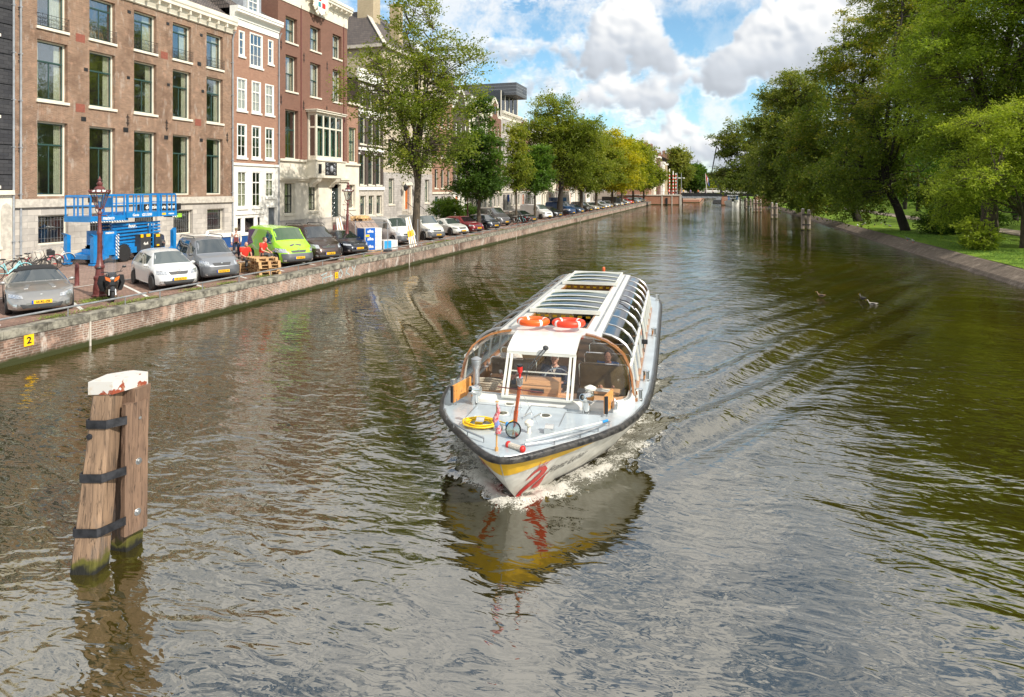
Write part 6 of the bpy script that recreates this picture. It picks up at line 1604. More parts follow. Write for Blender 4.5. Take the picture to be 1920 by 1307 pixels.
# varnished arch
arc = [(1.76, 3.40, .92), (1.75, 3.48, 1.1), (1.72, 3.55, 1.35), (1.66, 3.60, 1.55), (1.56, 3.66, 1.73), (1.40, 3.71, 1.86), (1.2, 3.76, 1.965), (.95, 3.80, 2.03), (.78, 3.81, 2.055)]
for s_ in (1, -1):
    b = MB(); rows = []
    for i, (l_, y_, z_) in enumerate(arc):
        p = Vector((s_*l_, y_, z_)); d_ = Vector((s_*arc[min(i+1, 8)][0], 0, arc[min(i+1, 8)][2]))-Vector((s_*arc[max(i-1, 0)][0], 0, arc[max(i-1, 0)][2])); d_.normalize()
        n_ = Vector((d_.z*s_, 0, -d_.x*s_)); 
        if n_.z+abs(n_.x)*.2 < 0: n_ = -n_
        rows.append([p-Vector((0, .05, 0))-n_*.018, p-Vector((0, .05, 0))+n_*.02, p+Vector((0, .05, 0))+n_*.02, p+Vector((0, .05, 0))-n_*.018])
    b.grid(rows, closed=True); b.build('cabin_arch', teak, boat, smooth=40)
# straight central screen with frame and white hood
b = MB(); zb, ztp = 1.07, 1.80; sb, stp = 2.60, 3.05
for l_ in (-.64, -.56, .60, .68): b.bar((l_, sb, zb), (l_, stp, ztp), .045, .05)
b.bar((-.66, stp-.01, ztp), (.70, stp-.01, ztp), .06, .05); b.bar((-.66, sb, zb+.0), (.70, sb, zb), .05, .04)
b.bar((-.56, sb+.27, zb+.42), (.60, sb+.27, zb+.42), .02, .02)
cf = b.build('screen_frame', pm('frame_white', (.66, .66, .60), .4, var=.08), ws)
b = MB(); b.add([(-.54, sb-.01, zb), (.58, sb-.01, zb), (.58, stp-.01, ztp), (-.54, stp-.01, ztp)], [(0, 1, 2, 3)]); b.build('screen_pane', M['perspex'], cf)
b = MB(); b.prism([(stp-.04, ztp+.03), (stp-.02, ztp+.07), (3.5, 2.02), (3.85, 2.06), (3.85, 2.02), (3.5, 1.96)], -.66, .70, lambda u, v, t_: (t_, u, v)); b.build('hood', roofw_, boat)
b = MB(); w0 = Vector((.10, stp-.10, ztp+.14)); b.bar(w0, w0+Vector((-.30, -.20, -.36)), .016, .016); b.bar(w0+Vector((.05, 0, -.02)), w0+Vector((-.24, -.18, -.36)), .012, .014); b.bar(w0+Vector((-.27, -.21, -.25)), w0+Vector((-.32, -.22, -.60)), .014, .014)
b.ell(w0+Vector((.02, .02, 0)), (.06, .05, .05), 8, 6); b.build('wiper', M['dark_plastic'], cf)
# roof: white with two openings
def zroof(l_): return 2.06-.06*(l_/1.05)**2
RSEG = [(3.80, 4.45, None), (4.45, 8.85, 'open'), (8.85, 9.15, None), (9.15, 13.2, 'open'), (13.2, 13.5, None)]
b = MB()
def slab(l0, l1, s0, s1, top=0., th=.05):
    n = max(2, int(abs(l1-l0)/.2)+1); u = [l0+(l1-l0)*k/n for k in range(n+1)]
    r_ = [[(l_, s_, zroof(l_)+top) for l_ in u] for s_ in (s0, s1)]; r2 = [[(l_, s_, zroof(l_)+top-th) for l_ in u] for s_ in (s0, s1)]
    b.grid(r_); b.grid(r2, flip=True); b.grid([r_[0], r2[0]], flip=True); b.grid([r_[1], r2[1]])
    b.grid([[r_[0][0], r_[1][0]], [r2[0][0], r2[1][0]]]); b.grid([[r_[0][-1], r_[1][-1]], [r2[0][-1], r2[1][-1]]], flip=True)
for s0, s1, op in RSEG:
    if op: slab(-1.08, -.74, s0, s1); slab(.74, 1.08, s0, s1)
    else: slab(-1.08, 1.08, s0, s1)
b.k = 0; roof = b.build('roof', roofw_, boat, smooth=30)
b = MB(); 
for s0, s1 in ((4.45, 6.05), (9.15, 10.75)):
    b.box(-.74, -.70, s0, s1, 1.95, 2.03); b.box(.70, .74, s0, s1, 1.95, 2.03); b.box(-.7, .7, s0, s0+.04, 1.95, 2.04)
b.build_each('hatch_lining', teak, roof)
b = MB()
for s1 in (6.02, 10.72):
    for k in range(7): b.box(-.7+k*.2, -.6+k*.2, s1, s1+.02, 1.93, 1.98)
b.build('hazard_tape', M['plate_yellow'], roof)
# sliding glass roof panels
for s0, s1 in ((5.95, 8.9), (10.65, 13.15)):
    n = 4 if s1 < 9 else 3; r_ = []
    b = MB(); st_ = (s1-s0)/n
    nn_ = n*8; us_ = [-.78+1.56*k/12 for k in range(13)]
    rows = [[(l_, s0+(s1-s0)*i/nn_, 2.11-.05*(l_/.8)**2+.028*abs(math.sin(math.pi*n*i/nn_))**.7) for l_ in us_] for i in range(nn_+1)]
    b.grid(rows); sp_ = b.build('sliding_panel', glass('green_glass', (.45, .62, .55), .45, .03, .15, ior=3.4), roof, smooth=60)
    b = MB(); b.box(-.84, -.78, s0, s1, 2.03, 2.12); b.box(.78, .84, s0, s1, 2.03, 2.12); b.box(-.84, .84, s0-.05, s0, 2.05, 2.14); b.box(-.84, .84, s1, s1+.04, 2.05, 2.14)
    for k in range(1, n): b.tube([(l_, s0+st_*k, 2.118-.05*(l_/.8)**2) for l_ in us_], .012, 5)
    b.build('panel_frame', M['frame_white'], sp_)
b = MB()
for s_ in (1, -1): b.box(s_*.93-.012, s_*.93+.012, 4.3, 13.3, 2.01, 2.045)
b.build('slide_rail', M['steel'], roof)
# tinted curved side glazing with steel ribs
CUR = [(1.08, 2.0), (1.25, 1.965), (1.42, 1.89), (1.55, 1.79), (1.64, 1.66), (1.69, 1.52)]
tint = glass('tinted_glass', (.55, .50, .46), .30, .05, ior=3.4)
for s_ in (1, -1):
    b = MB(); b.grid([[(s_*l_, y_, z_) for l_, z_ in CUR] for y_ in np.linspace(4.2, 13.2, 20)], flip=s_ < 0); cg = b.build('side_glazing', tint, boat, smooth=60)
    b = MB()
    for k in range(10): y_ = 4.2+k*1.0; b.tube([(s_*(l_+.006), y_, z_+.006) for l_, z_ in CUR], .014 if k else .03, 5)
    b.tube([(s_*1.695, 4.2, 1.52), (s_*1.695, 13.2, 1.52)], .022, 6); b.tube([(s_*1.10, 4.2, 2.005), (s_*1.10, 13.2, 2.005)], .014, 6)
    b.build('glazing_rib', M['steel'], cg, smooth=40)
    b = MB()
    for k in range(11): y_ = 3.7+k*.95; b.bar((s_*1.79, y_, .90), (s_*1.70, y_, 1.52), .05, .045)
    b.bar((s_*1.70, 3.55, 1.52), (s_*1.70, 13.2, 1.52), .05, .05); b.build('window_post', M['frame_white'], boat)
    b = MB(); b.add([(s_*1.78, 3.6, .95), (s_*1.78, 13.2, .95), (s_*1.695, 13.2, 1.51), (s_*1.695, 3.6, 1.51)], [(0, 1, 2, 3)]); b.build('side_window', glass('side_glass', (.85, .9, .88), .05, .03), boat)
    b = MB(); b.box(min(s_*1.76, s_*1.82), max(s_*1.76, s_*1.82), 3.4, 13.4, .80, .95); b.build('side_coaming', teak, boat)
b = MB(); b.prism([(-1.7, .85), (-1.69, 1.52), (-1.55, 1.79), (-1.25, 1.965), (-.8, 2.03), (.8, 2.03), (1.25, 1.965), (1.55, 1.79), (1.69, 1.52), (1.7, .85)], 13.3, 13.36, lambda u, v, t_: (u, t_, v)); b.build('aft_bulkhead', teak, boat)
# interior
LN = [2.9, 3.3, 3.8, 4.5, 5.5, 7, 9, 11, 13.3]
def lin(s_, z_):
    zd = ip(ZD, s_); best = min(1.72, ip(HWD, s_)-.22); v = 1-z_/zd
    w0_ = [abs(hullpt(v, q_/200, 1)[0]) for q_ in range(201)]; s0_ = [hullpt(v, q_/200, 1)[1] for q_ in range(201)]
    return min(best, float(np.interp(s_, s0_, w0_))-.07)
b = MB(); b.grid([[(-lin(s_, .14), s_, .15), (lin(s_, .14), s_, .15)] for s_ in LN]); b.build('cabin_floor', pm('floor_brown', (.20, .13, .08), .6, var=.2), boat)
b = MB()
for s_ in (1, -1): b.grid([[(s_*lin(y_, z_), y_, z_) for z_ in (.15, .4, .65, .85)] for y_ in LN])
b.build('cabin_lining', panelw, boat)
b = MB(); b.add([(l_, s_, .98) for l_, s_ in plan(1.70, 3.53, .78)]+[(1.45, 3.35, .98), (-1.45, 3.35, .98)], [tuple(range(31))]); b.box(-1.4, 1.4, 3.33, 3.36, .3, .98)
b.build('dashboard', panelw, boat)
b = MB(); b.prism([(3.0, .985), (3.0, 1.15), (3.12, 1.26), (3.34, 1.28), (3.34, .985)], -.42, .36, lambda u, v, t_: (t_, u, v)); cs_ = b.build('console', panelw, boat)
b = MB(); b.box(-.18, .08, 2.97, 3.0, 1.06, 1.13); b.build('gauges', M['dark_plastic'], cs_)
b = MB(); b.tube([(.28+.27*math.cos(a*.2618), 3.36+.06*math.sin(a*.2618), 1.20+.24*math.sin(a*.2618)) for a in range(24)], .014, 6, closed=True)
for a in range(3): b.tube([(.28, 3.40, 1.2), (.28+.27*math.cos(a*2.1), 3.36, 1.2+.24*math.sin(a*2.1))], .01, 4)
b.build('steering_wheel', M['chrome'], boat)
b = MB(); b.box(.72, 1.02, 2.98, 3.25, .985, 1.13); b.build('radio', M['dark_plastic'], boat)
b = MB(); b.box(.75, 1.45, 3.85, 4.15, .85, .89); b.box(-1.5, -.7, 4.8, 5.1, .75, .79); b.build('table', panelw, boat)
paper = thing('paper_chart', 'white sheet of paper on the table behind the right windscreen', 'paper', (0, 0, 0)); paper.parent = None
paper.location = boat.location; paper.rotation_euler = boat.rotation_euler
b = MB(); b.box(.95, 1.25, 3.88, 4.08, .893, .897); b.build('sheet', M['white_paint'], paper)
# seats: two rows of benches with steel-rimmed backs
proto = None
for k in range(9):
    for s_ in (1, -1):
        y_ = 4.75+k*.92
        if k == 0 and s_ > 0: pass
        if 'benchm' not in _wc:
            b = MB(); b.box(-.5, .5, -.20, .20, .42, .50); b.box(-.5, .5, .20, .26, .42, .98); b.box(-.45, -.40, -.1, .2, 0, .42); b.box(.40, .45, -.1, .2, 0, .42); _wc['benchm'] = b.mesh('bench')
            b = MB(); b.tube([(-.53, .23, .45), (-.53, .23, .96), (-.49, .23, 1.01), (.49, .23, 1.01), (.53, .23, .96), (.53, .23, .45)], .018, 6); _wc['benchr'] = b.mesh('bench_rail', 50)
        bn = ob('bench', _wc['benchm'], seatm, boat, (s_*1.02, y_, .15)); ob('bench_rail', _wc['benchr'], M['chrome'], bn)
# ---- things bolted to the foredeck
b = MB(); b.tube([(-.10, 1.36, .97), (-.04, 1.22, 1.3)], .038, 8); b.tube([(-.04, 1.22, 1.3), (.08, .97, 1.80)], .030, 8); mst = b.build('mast', mastm, boat, smooth=50)
b = MB(); b.tube([(-.30, 1.0, 1.75), (.46, .95, 1.73)], .010, 6); b.build('crossbar', M['dark_red_metal'], mst)
b = MB(); b.lathe([(.02, 0), (.05, .03), (.055, .12), (.06, .13), (.06, .15), (.02, .16)], 12, Matrix.Translation((.085, .95, 1.80))); b.build('light_base', M['chrome'], mst, smooth=40)
b = MB(); b.lathe([(.02, 0), (.02, .06), (.03, .06), (.045, .09), (.045, .16), (.02, .17)], 10, Matrix.Translation((.09, .945, 1.96))); b.build('mast_lamp', M['red_paint'], mst, smooth=40)
b = MB(); b.lathe([(.048, 0), (.05, .025), (.001, .03)], 10, Matrix.Translation((.09, .945, 2.13))); b.build('lamp_cap', M['black_metal'], mst)
b = MB()
for p0 in ((-.32, 1.9, .95), (.25, 1.62, .96), (-.22, 2.3, .93)): b.tube([p0, (.08, .96, 1.78)], .0035, 4)
b.build('stay', M['steel'], boat)
sl = MB(); T = Matrix.Translation((.02, .80, 1.15)) @ Matrix.Rotation(R(78), 4, 'X'); sl.lathe([(.03, -.16), (.09, -.10), (.125, -.01), (.13, .03), (.115, .03)], 18, T); slo = sl.build('searchlight', M['rubber'], boat, smooth=40)
b = MB(); b.lathe([(.108, .033), (.06, .037), (.01, .040)], 18, T); b.build('reflector', M['chrome'], slo, smooth=40)
b = MB(); b.lathe([(.113, .042), (.01, .046)], 18, T); b.build('lens', M['clear_glass'], slo)
b = MB(); b.tube([(.02, .86, .99), (.02, .86, 1.08)], .02, 6); b.lathe([(.07, 0), (.07, .015)], 12, Matrix.Translation((.0, .86, .985))); b.build('light_stand', M['white_paint'], slo)
b = MB(); b.ell((-.10, 1.1, 1.05), (.05, .04, .07), 8, 6); b.ell((-.15, 1.05, 1.12), (.035, .035, .05), 8, 6); b.ell((-.08, 1.0, 1.0), (.04, .04, .04), 8, 6); b.build('blue_plug', pm('plug_blue', (.01, .22, .55), .4, var=0), boat)
hn = MB(); T = Matrix.Translation((-.30, 1.05, 1.06)) @ Matrix.Rotation(R(80), 4, 'X'); hn.lathe([(.02, -.22), (.03, -.1), (.08, 0), (.075, 0), (.02, -.1)], 12, T); hn.build('horn', M['chrome'], boat, smooth=40)
# flagstaff
b = MB(); b.tube([(-.10, .21, 1.0), (-.09, .20, 1.75)], .014, 6); b.lathe([(.028, 0), (.028, .09)], 8, Matrix.Translation((-.10, .21, .99))); b.ell((-.09, .20, 1.78), (.03, .03, .012), 8, 4); fs_ = b.build('flagstaff', pm('ash_wood', (.55, .30, .10), .5, var=.15), boat)
b = MB(); rows = []
for i in range(9):
    z_ = 1.74-i*.055; rows.append([(-.09+.025*math.sin(i*1.1)+.045*math.cos(a*1.05)*(.4+.6*min(1, i/4)), .20+.035*math.sin(a*1.05)*(.4+.6*min(1, i/4)), z_) for a in range(6)])
b.grid(rows, closed=True); b.build('furled_flag', pm('flag_red', (.60, .03, .05), .8, var=.2, vs=30, col2=(.75, .45, .47)), fs_, smooth=60)
b = MB(); b.lathe([(.03, 0), (.045, .05), (.03, .12)], 6, Matrix.Translation((-.09, .20, 1.38))); b.build('flag_foot', pm('flag_blue', (.2, .25, .5), .8), fs_)
# vents
def vent(l_, s_, tall, label):
    z0 = ip(ZD, s_)+.03
    b = MB(); b.lathe([(.075, 0), (.075, tall)], 14, Matrix.Translation((l_, s_, z0))); v_ = b.build('vent_pipe', M['chrome'], boat, smooth=40)
    b = MB(); T = Matrix.Translation((l_-.02, s_-.03, z0+tall+.04)) @ Matrix.Rotation(R(70), 4, 'X') @ Matrix.Rotation(R(-25), 4, 'Y'); b.lathe([(.12, -.12), (.13, -.08), (.06, .10), (.05, .10), (.03, -.02)], 14, T); b.build('vent_cowl', M['chrome'], v_, smooth=35)
vent(-1.13, 2.42, .24, ''); vent(.98, 2.42, .26, '')
for l_, s_ in ((-1.17, 2.62),):
    b = MB(); b.lathe([(.065, 0), (.065, .62), (.09, .66), (.095, .78), (.09, .80), (.10, .82), (.03, .86)], 14, Matrix.Translation((l_, s_, .92))); b.build('exhaust_stack', M['steel'], boat, smooth=35)
b = MB(); b.lathe([(.05, 0), (.05, .1), (.1, .12), (.11, .16), (.03, .2)], 14, Matrix.Translation((1.02, 2.66, 1.18))); b.build('mushroom_vent', M['frame_white'], boat, smooth=35)
# bollards
for l_, s_ in ((-1.86, 3.25), (1.86, 3.5), (1.94, 4.95), (1.98, 9.5), (1.95, 15.4), (-1.96, 9.5), (-1.95, 14.8)):
    me = cached(('bboll',), lambda: MB().lathe([(.07, 0), (.07, .05), (.062, .06), (.062, .20), (.072, .21), (.072, .235), (.01, .24)], 14).mesh('bollard', 35)); ob('bollard', me, M['chrome'], boat, (l_, s_, ip(ZD, s_)+.01))
# low deck rails
for pts in ([(-1.50, 1.78), (-1.35, 1.42), (-1.10, 1.08), (-.75, .76), (-.40, .52)], [(.30, .42), (.70, .74), (1.05, 1.16), (1.30, 1.55), (1.45, 1.88)]):
    b = MB(); b.tube([(l_, s_, ip(ZD, s_)+.10) for l_, s_ in pts], .015, 6)
    for l_, s_ in pts[::1]: b.tube([(l_*.99, s_, ip(ZD, s_)), (l_*.99, s_, ip(ZD, s_)+.10)], .010, 5)
    b.build('deck_rail', M['steel'], boat, smooth=40)
# flush portholes, hatches, handles, cleats
for l_, s_ in ((-.48, 2.55), (.32, 2.6), (-.47, 1.98), (.30, 2.05)):
    b = MB(); T = Matrix.Translation((l_, s_, ip(ZD, s_)+.043)); b.lathe([(.11, 0), (.105, .008), (.085, .010), (.001, .010)], 20, T); pt = b.build('deck_light', M['frame_white'], boat, smooth=30)
    b = MB(); b.lathe([(.082, .0112), (.001, .0115)], 20, T); b.build('lens', pm('olive_glass', (.08, .075, .045), .2), pt)
for (l0, l1, s0, s1) in ((-1.05, -.2, 1.45, 2.35), (-.06, .62, 1.35, 2.5), (.62, 1.25, 1.5, 2.3)):
    b = MB(); z_ = ip(ZD, (s0+s1)/2)+.045
    b.box(l0, l1, s0, s1, z_-.03, z_-.004); ht = b.build('deck_hatch', deckm, boat)
    b = MB()
    for a, c_ in (((l0, s0), (l1, s0)), ((l0, s1), (l1, s1)), ((l0, s0), (l0, s1))): b.bar((*a, z_-.001), (*c_, z_-.001), .012, .012)
    b.build('hatch_trim', M['steel'], ht)
for l_ in (-.02, .16):
    b = MB(); b.tube([(l_-.03, 1.78, .97), (l_-.03, 1.79, 1.01), (l_+.06, 2.02, 1.01), (l_+.06, 2.03, .97)], .012, 5); b.build('grab_handle', M['chrome'], boat)
for l_, s_ in ((.52, 1.24), (-.68, 1.28)):
    b = MB(); b.prism([(-.10, 0), (.10, 0), (.08, .12), (.02, .14), (-.04, .09), (-.10, .10)], -.07, .07, lambda u, v, t_: (l_+t_, s_+u, ip(ZD, s_)+.03+v)); b.build('deck_shell_vent', M['chrome'], boat, smooth=60)
b = MB(); b.lathe([(.05, 0), (.035, .02), (.03, .12), (.07, .14), (.075, .19), (.04, .22), (.001, .225)], 12, Matrix.Translation((.20, 1.12, .985))); b.build('cream_mushroom_vent', M['cream'], boat, smooth=40)
# navigation light boards
for (a, c_) in (((-1.50, 2.20), (-1.36, 2.85)), ((1.32, 2.28), (1.42, 2.72))):
    b = MB(); b.bar((a[0], a[1], 1.16), (c_[0], c_[1], 1.16), .03, .32); nb_ = b.build('light_board', orangew, boat)
    sgn = -1 if a[0] < 0 else 1
    b = MB(); b.bar((a[0]+sgn*.02, a[1]-.012, 1.16), (a[0]+sgn*.02+.02, a[1]+.03, 1.16), .05, .31); b.build('board_edge', M['black_metal'], nb_)
    b = MB(); b.tube([(a[0]+.03, a[1]+.1, .9), (a[0]+.03, a[1]+.1, 1.05)], .015, 5); b.tube([(c_[0]+.01, c_[1]-.1, .9), (c_[0]+.01, c_[1]-.1, 1.05)], .015, 5); b.build('board_bracket', M['steel'], nb_)
b = MB(); b.lathe([(.05, 0), (.055, .1), (.03, .16), (.005, .2)], 8, Matrix.Translation((1.47, 2.60, 1.0))); b.build('side_lamp', M['steel'], boat)
b = MB(); b.box(1.78, 2.0, 3.75, 4.6, .85, .866); b.box(-2.0, -1.78, 3.75, 4.6, .85, .866); b.build('tread_plate', M['steel'], boat)
b = MB(); b.tube([(1.13, 8.2, 2.04), (1.3, 8.1, 2.02), (1.5, 7.9, 1.93), (1.66, 7.6, 1.76), (1.75, 7.2, 1.5), (1.82, 6.9, 1.0)], .014, 5); b.build('cable', M['rubber'], boat, smooth=50)
b = MB(); b.tube([(0, 14.9, .85), (0, 14.9, 1.9)], .03, 6); b.lathe([(.05, 0), (.06, .15), (.02, .2)], 8, Matrix.Translation((0, 14.9, 1.9))); b.build('stern_light', mastm, boat)
# ---- loose things on board
def on_boat(name, label, cat, l_, s_, z_, rz=0):
    x = BX+l_*math.cos(BA)-s_*math.sin(BA); y = BY+l_*math.sin(BA)+s_*math.cos(BA)
    return thing(name, label, cat, (x, y, z_), BA+rz)
ringw = pm('ring_white', (.75, .73, .70), .5, var=.05)
for l_, s_, lab, colr in ((-.37, 4.12, 'orange life ring with white bands on the boat roof, left of the pair', (.85, .11, .01)), (.38, 4.15, 'red-orange life ring with white bands on the boat roof, right of the pair', (.80, .05, .015))):
    o = on_boat('life_ring', lab, 'life ring', l_, s_, 2.15+.05, .1 if l_ > 0 else -.05); o['group'] = 'life rings on the boat roof'; o.rotation_euler.x = R(-3)
    rm = pm('ring_orange' if l_ < 0 else 'ring_red', colr, .4, var=.08)
    b = MB(); b.tube([(.285*math.cos(k*math.pi/16), .285*math.sin(k*math.pi/16), 0) for k in range(32)], .068, 12, closed=True); b.build('ring', rm, o, smooth=60)
    for q in range(4):
        a0 = R(38+90*q); b = MB(); b.tube([(.285*math.cos(a0+k*.06), .285*math.sin(a0+k*.06), 0) for k in range(4)], .0715, 12); b.build('band', ringw, o, smooth=60)
o = on_boat('hose_coil', 'coiled yellow hose lying on the grey foredeck', 'hose', -.68, 1.28, .99)
b = MB(); pts = []
for i in range(150): 
    a = i*.30; r_ = .17+.018*((i*.30/6.283) % 5)+.01*math.sin(i*1.7); pts.append((r_*1.25*math.cos(a), r_*math.sin(a), .02+.014*(i//42)))
pts += [(.45, .08, .03), (.55, .15, .08), (.62, .05, .07)]
b.tube(pts, .0125, 5); b.build('hose', pm('hose_yellow', (.80, .52, .01), .45, var=.08), o, smooth=60)
o = on_boat('scrub_brush', 'scrub brush with red ends lying at the very bow', 'brush', .16, .35, 1.06, R(-25))
b = MB(); b.tube([(-.13, 0, 0), (.13, 0, 0)], .042, 10); b.build('bristles', pm('bristle', (.55, .50, .42), .9, var=.3, vs=60, bump=.8, bs=90), o)
for s_ in (1, -1): b = MB(); b.ell((s_*.14, 0, 0), (.045, .055, .055), 10, 7); b.build('brush_end', M['red_paint'], o, smooth=60)
o = on_boat('boat_hook', 'white boat hook pole with a blue tip lying along the right deck rail', 'boat hook', .30, .46, 1.13)
b = MB(); b.tube([(0, 0, 0), (1.05, 1.15, -.03)], .013, 6); b.build('pole', M['frame_white'], o)
b = MB(); b.tube([(1.05, 1.15, -.03), (1.13, 1.25, -.03)], .022, 6); b.build('tip', M['plug_blue'], o)
o = on_boat('rope_coil', 'grey mooring rope coiled behind the left windscreen', 'rope', -1.05, 3.1, 1.02)
b = MB(); pts = [((.20+.03*(i % 5)/5)*math.cos(i*.35)*1.3, (.13+.02*(i % 3)/3)*math.sin(i*.35), .0+.0022*i) for i in range(80)]; b.tube(pts, .022, 6); b.build('rope', pm('rope_grey', (.42, .38, .30), .9, var=.3, vs=50), o, smooth=60)
# crew and passengers (facing the bow)
o = person('skipper in a dark jumper and white collar behind the middle windscreen', (0, 0, 0), 0, 'drive', navy, navy, grey_hair, True)
def seat(o, l_, s_, z_, rz=-90):
    o.location = (BX+l_*math.cos(BA)-s_*math.sin(BA), BY+l_*math.sin(BA)+s_*math.cos(BA), z_); o.rotation_euler = (0, 0, BA+R(rz))
seat(o, .12, 4.0, .70)
b = MB(); b.add([(.115, -.05, .60), (.115, .05, .60), (.13, 0, .50)], [(0, 1, 2)]); b.tube([(.02, -.07, .63), (.09, -.05, .62), (.13, 0, .52), (.09, .05, .62), (.02, .07, .63)], .014, 5); b.build('collar', white_cloth, o)
o = person('passenger in a blue checked shirt behind the right windscreen', (0, 0, 0), 0, 'sit', blue_cloth, navy, brown_hair, True); seat(o, 1.1, 5.35, .50)
o = person('passenger in a red jacket under the open roof hatch', (0, 0, 0), 0, 'sit', red_shirt, work_grey, dark_hair, True); seat(o, -.95, 6.55, .60)
o = person('passenger in dark clothes on the left rear seats', (0, 0, 0), 0, 'sit', navy, navy, brown_hair, True); seat(o, -1.0, 9.3, .60)
o = person('passenger in a pale shirt on the left front seats', (0, 0, 0), 0, 'sit', white_cloth, work_grey, grey_hair, True); seat(o, -1.1, 5.2, .60)
o = person('passenger in a blue jacket leaning out of the right side window with a camera', (0, 0, 0), 0, 'lean', pm('jacket_blue', (.045, .075, .13), .8, var=.2), navy, dark_hair, True, extra=dict(sh=(.06, .17, .56))); seat(o, 1.38, 7.5, .66, -65)
cmo = on_boat('camera', 'black camera held out of the right side window', 'camera', 1.83, 6.95, 1.24); b = MB(); b.box(-.07, .07, -.04, .04, -.05, .05); b.lathe([(.035, 0), (.04, .07)], 12, Matrix.Rotation(R(90), 4, 'X') @ Matrix.Translation((0, 0, .03))); b.build('camera_body', M['black_metal'], cmo)

# ------------------------------------------------------------ mooring post in the foreground
oak = wood('oak_post', (.17, .11, .072), (.33, .215, .135), 2, .8, 0, 9, wet=True); oak2 = wood('oak_red', (.13, .08, .055), (.25, .155, .10), 2, .8, 0, 11, wet=True)
_c, _s = math.cos(YAW), math.sin(YAW)
ps = thing('mooring_post', 'big timber mooring post with iron bands and a white cap in the foreground', 'mooring post', (-5.5*_c-8.6*_s, -5.5*_s+8.6*_c, 0), YAW)
def post(name, base, topc, w0, d0, w1, d1, z1, mt_, z0=-1.6, par=None, rz=0, c_=.03):
    b = MB(); rows = []; n = 14; cr, sr_ = math.cos(rz), math.sin(rz)
    for i in range(n+1):
        z_ = z0+(z1-z0)*i/n; tt = z_/z1
        cx, cy = base[0]+(topc[0]-base[0])*tt, base[1]+(topc[1]-base[1])*tt
        ww, dd_ = w0+(w1-w0)*max(0, tt), d0+(d1-d0)*max(0, tt); j = .006*math.sin(i*2.3)
        pp = [(-ww/2+c_, -dd_/2+j), (ww/2-c_, -dd_/2), (ww/2, -dd_/2+c_), (ww/2+j, dd_/2-c_), (ww/2-c_, dd_/2), (-ww/2+c_, dd_/2), (-ww/2, dd_/2-c_), (-ww/2, -dd_/2+c_)]
        rows.append([(cx+a*cr-q_*sr_, cy+a*sr_+q_*cr, z_) for a, q_ in pp])
    b.grid(rows, closed=True); b.add(rows[-1], [tuple(range(8))]); b.add(rows[0], [tuple(range(8))[::-1]]); return b.build(name, mt_, par or ps, smooth=25)
post('timber', (-.07, -.16), (.015, .10), .35, .31, .27, .30, 2.26, oak)
post('timber', (.09, .38), (.26, .33), .30, .30, .27, .28, 2.26, oak2, rz=R(-10))
pk = post('fender_plank', (.27, .25), (.31, .22), .11, .34, .11, .33, 2.08, oak2, z0=.28, rz=R(-24), c_=.015)
for z_ in (.55, 1.25, 1.85):
    b = MB(); T = Matrix.Translation((.27+.0170*z_+.058, .23, z_)) @ Matrix.Rotation(R(-24), 4, 'Z') @ Matrix.Rotation(R(90), 4, 'Y'); b.lathe([(.05, 0), (.045, .004), (.03, .006)], 14, T); b.lathe([(.022, .006), (.022, .02), (.001, .022)], 6, T); b.build('bolt', M['steel'], pk)
# painted cap, chipped to the red undercoat
mt = bpy.data.materials.new('chipped_white'); mt.use_nodes = True; t = NT(mt.node_tree); co = t.n('ShaderNodeTexCoord').outputs['Object']
n = t.noise(co, 5.5, 6, .6); z_ = t.n('ShaderNodeSeparateXYZ', i={'Vector': co}).outputs[2]
f = t.ss(t.m('ADD', n, t.m('MULTIPLY', t.ss(z_, 2.41, 2.25), .09)), .61, .625)
c = t.mix(f, (.56, .545, .52), (.27, .06, .03)); c = t.mix(t.m('MULTIPLY', t.ss(t.noise(co, 9, 4), .55, .65), .4), c, (.5, .38, .25))
p = t.n('ShaderNodeBsdfPrincipled', i={'Base Color': c, 'Roughness': .5}); t.l(t.n('ShaderNodeBump', i={'Strength': .6, 'Distance': .006, 'Height': f, 'Filter Width': .5} if False else {'Strength': .6, 'Distance': .006, 'Height': f}).outputs[0], p.inputs['Normal'])
t.l(p.outputs[0], t.n('ShaderNodeOutputMaterial').inputs[0])
b = MB(); b.prism([(-.15, -.07), (.17, -.06), (.37, .42), (.10, .50), (-.13, .30)], 2.26, 2.43, lambda u, v, t_: (u, v, t_)); b.build('painted_cap', mt, ps, smooth=20)
iron = pm('band_iron', (.035, .036, .042), .5, metal=.5, var=.4, vs=8, bump=.3)
for z_ in (.52, 1.20, 1.88):
    tt = z_/2.35; cx, cy = -.07+.085*tt, -.16+.26*tt; w2, d2 = (.35-.08*tt)/2+.006, .156+.004
    pts = [(cx-w2, cy+d2), (cx-w2, cy-d2+.03), (cx-w2+.03, cy-d2), (cx+w2-.035, cy-d2), (cx+w2, cy-d2+.035), (.265+.012*z_, .06)]
    b = MB(); rows = [[(u, v, z_-.055) for u, v in pts], [(u, v, z_+.055) for u, v in pts], [(u+.012*(u-cx > 0)-.012*(u-cx <= 0), v-.012, z_+.055) for u, v in pts], [(u+.012*(u-cx > 0)-.012*(u-cx <= 0), v-.012, z_-.055) for u, v in pts]]
    b.grid([list(r_) for r_ in zip(*rows)], closed=True); b.build('iron_band', iron, ps)
b = MB(); b.lathe([(.04, 0), (.035, .02), (.001, .025)], 10, Matrix.Translation((-.10, -.115, 1.72)) @ Matrix.Rotation(R(90), 4, 'X')); b.build('bolt', iron, ps)

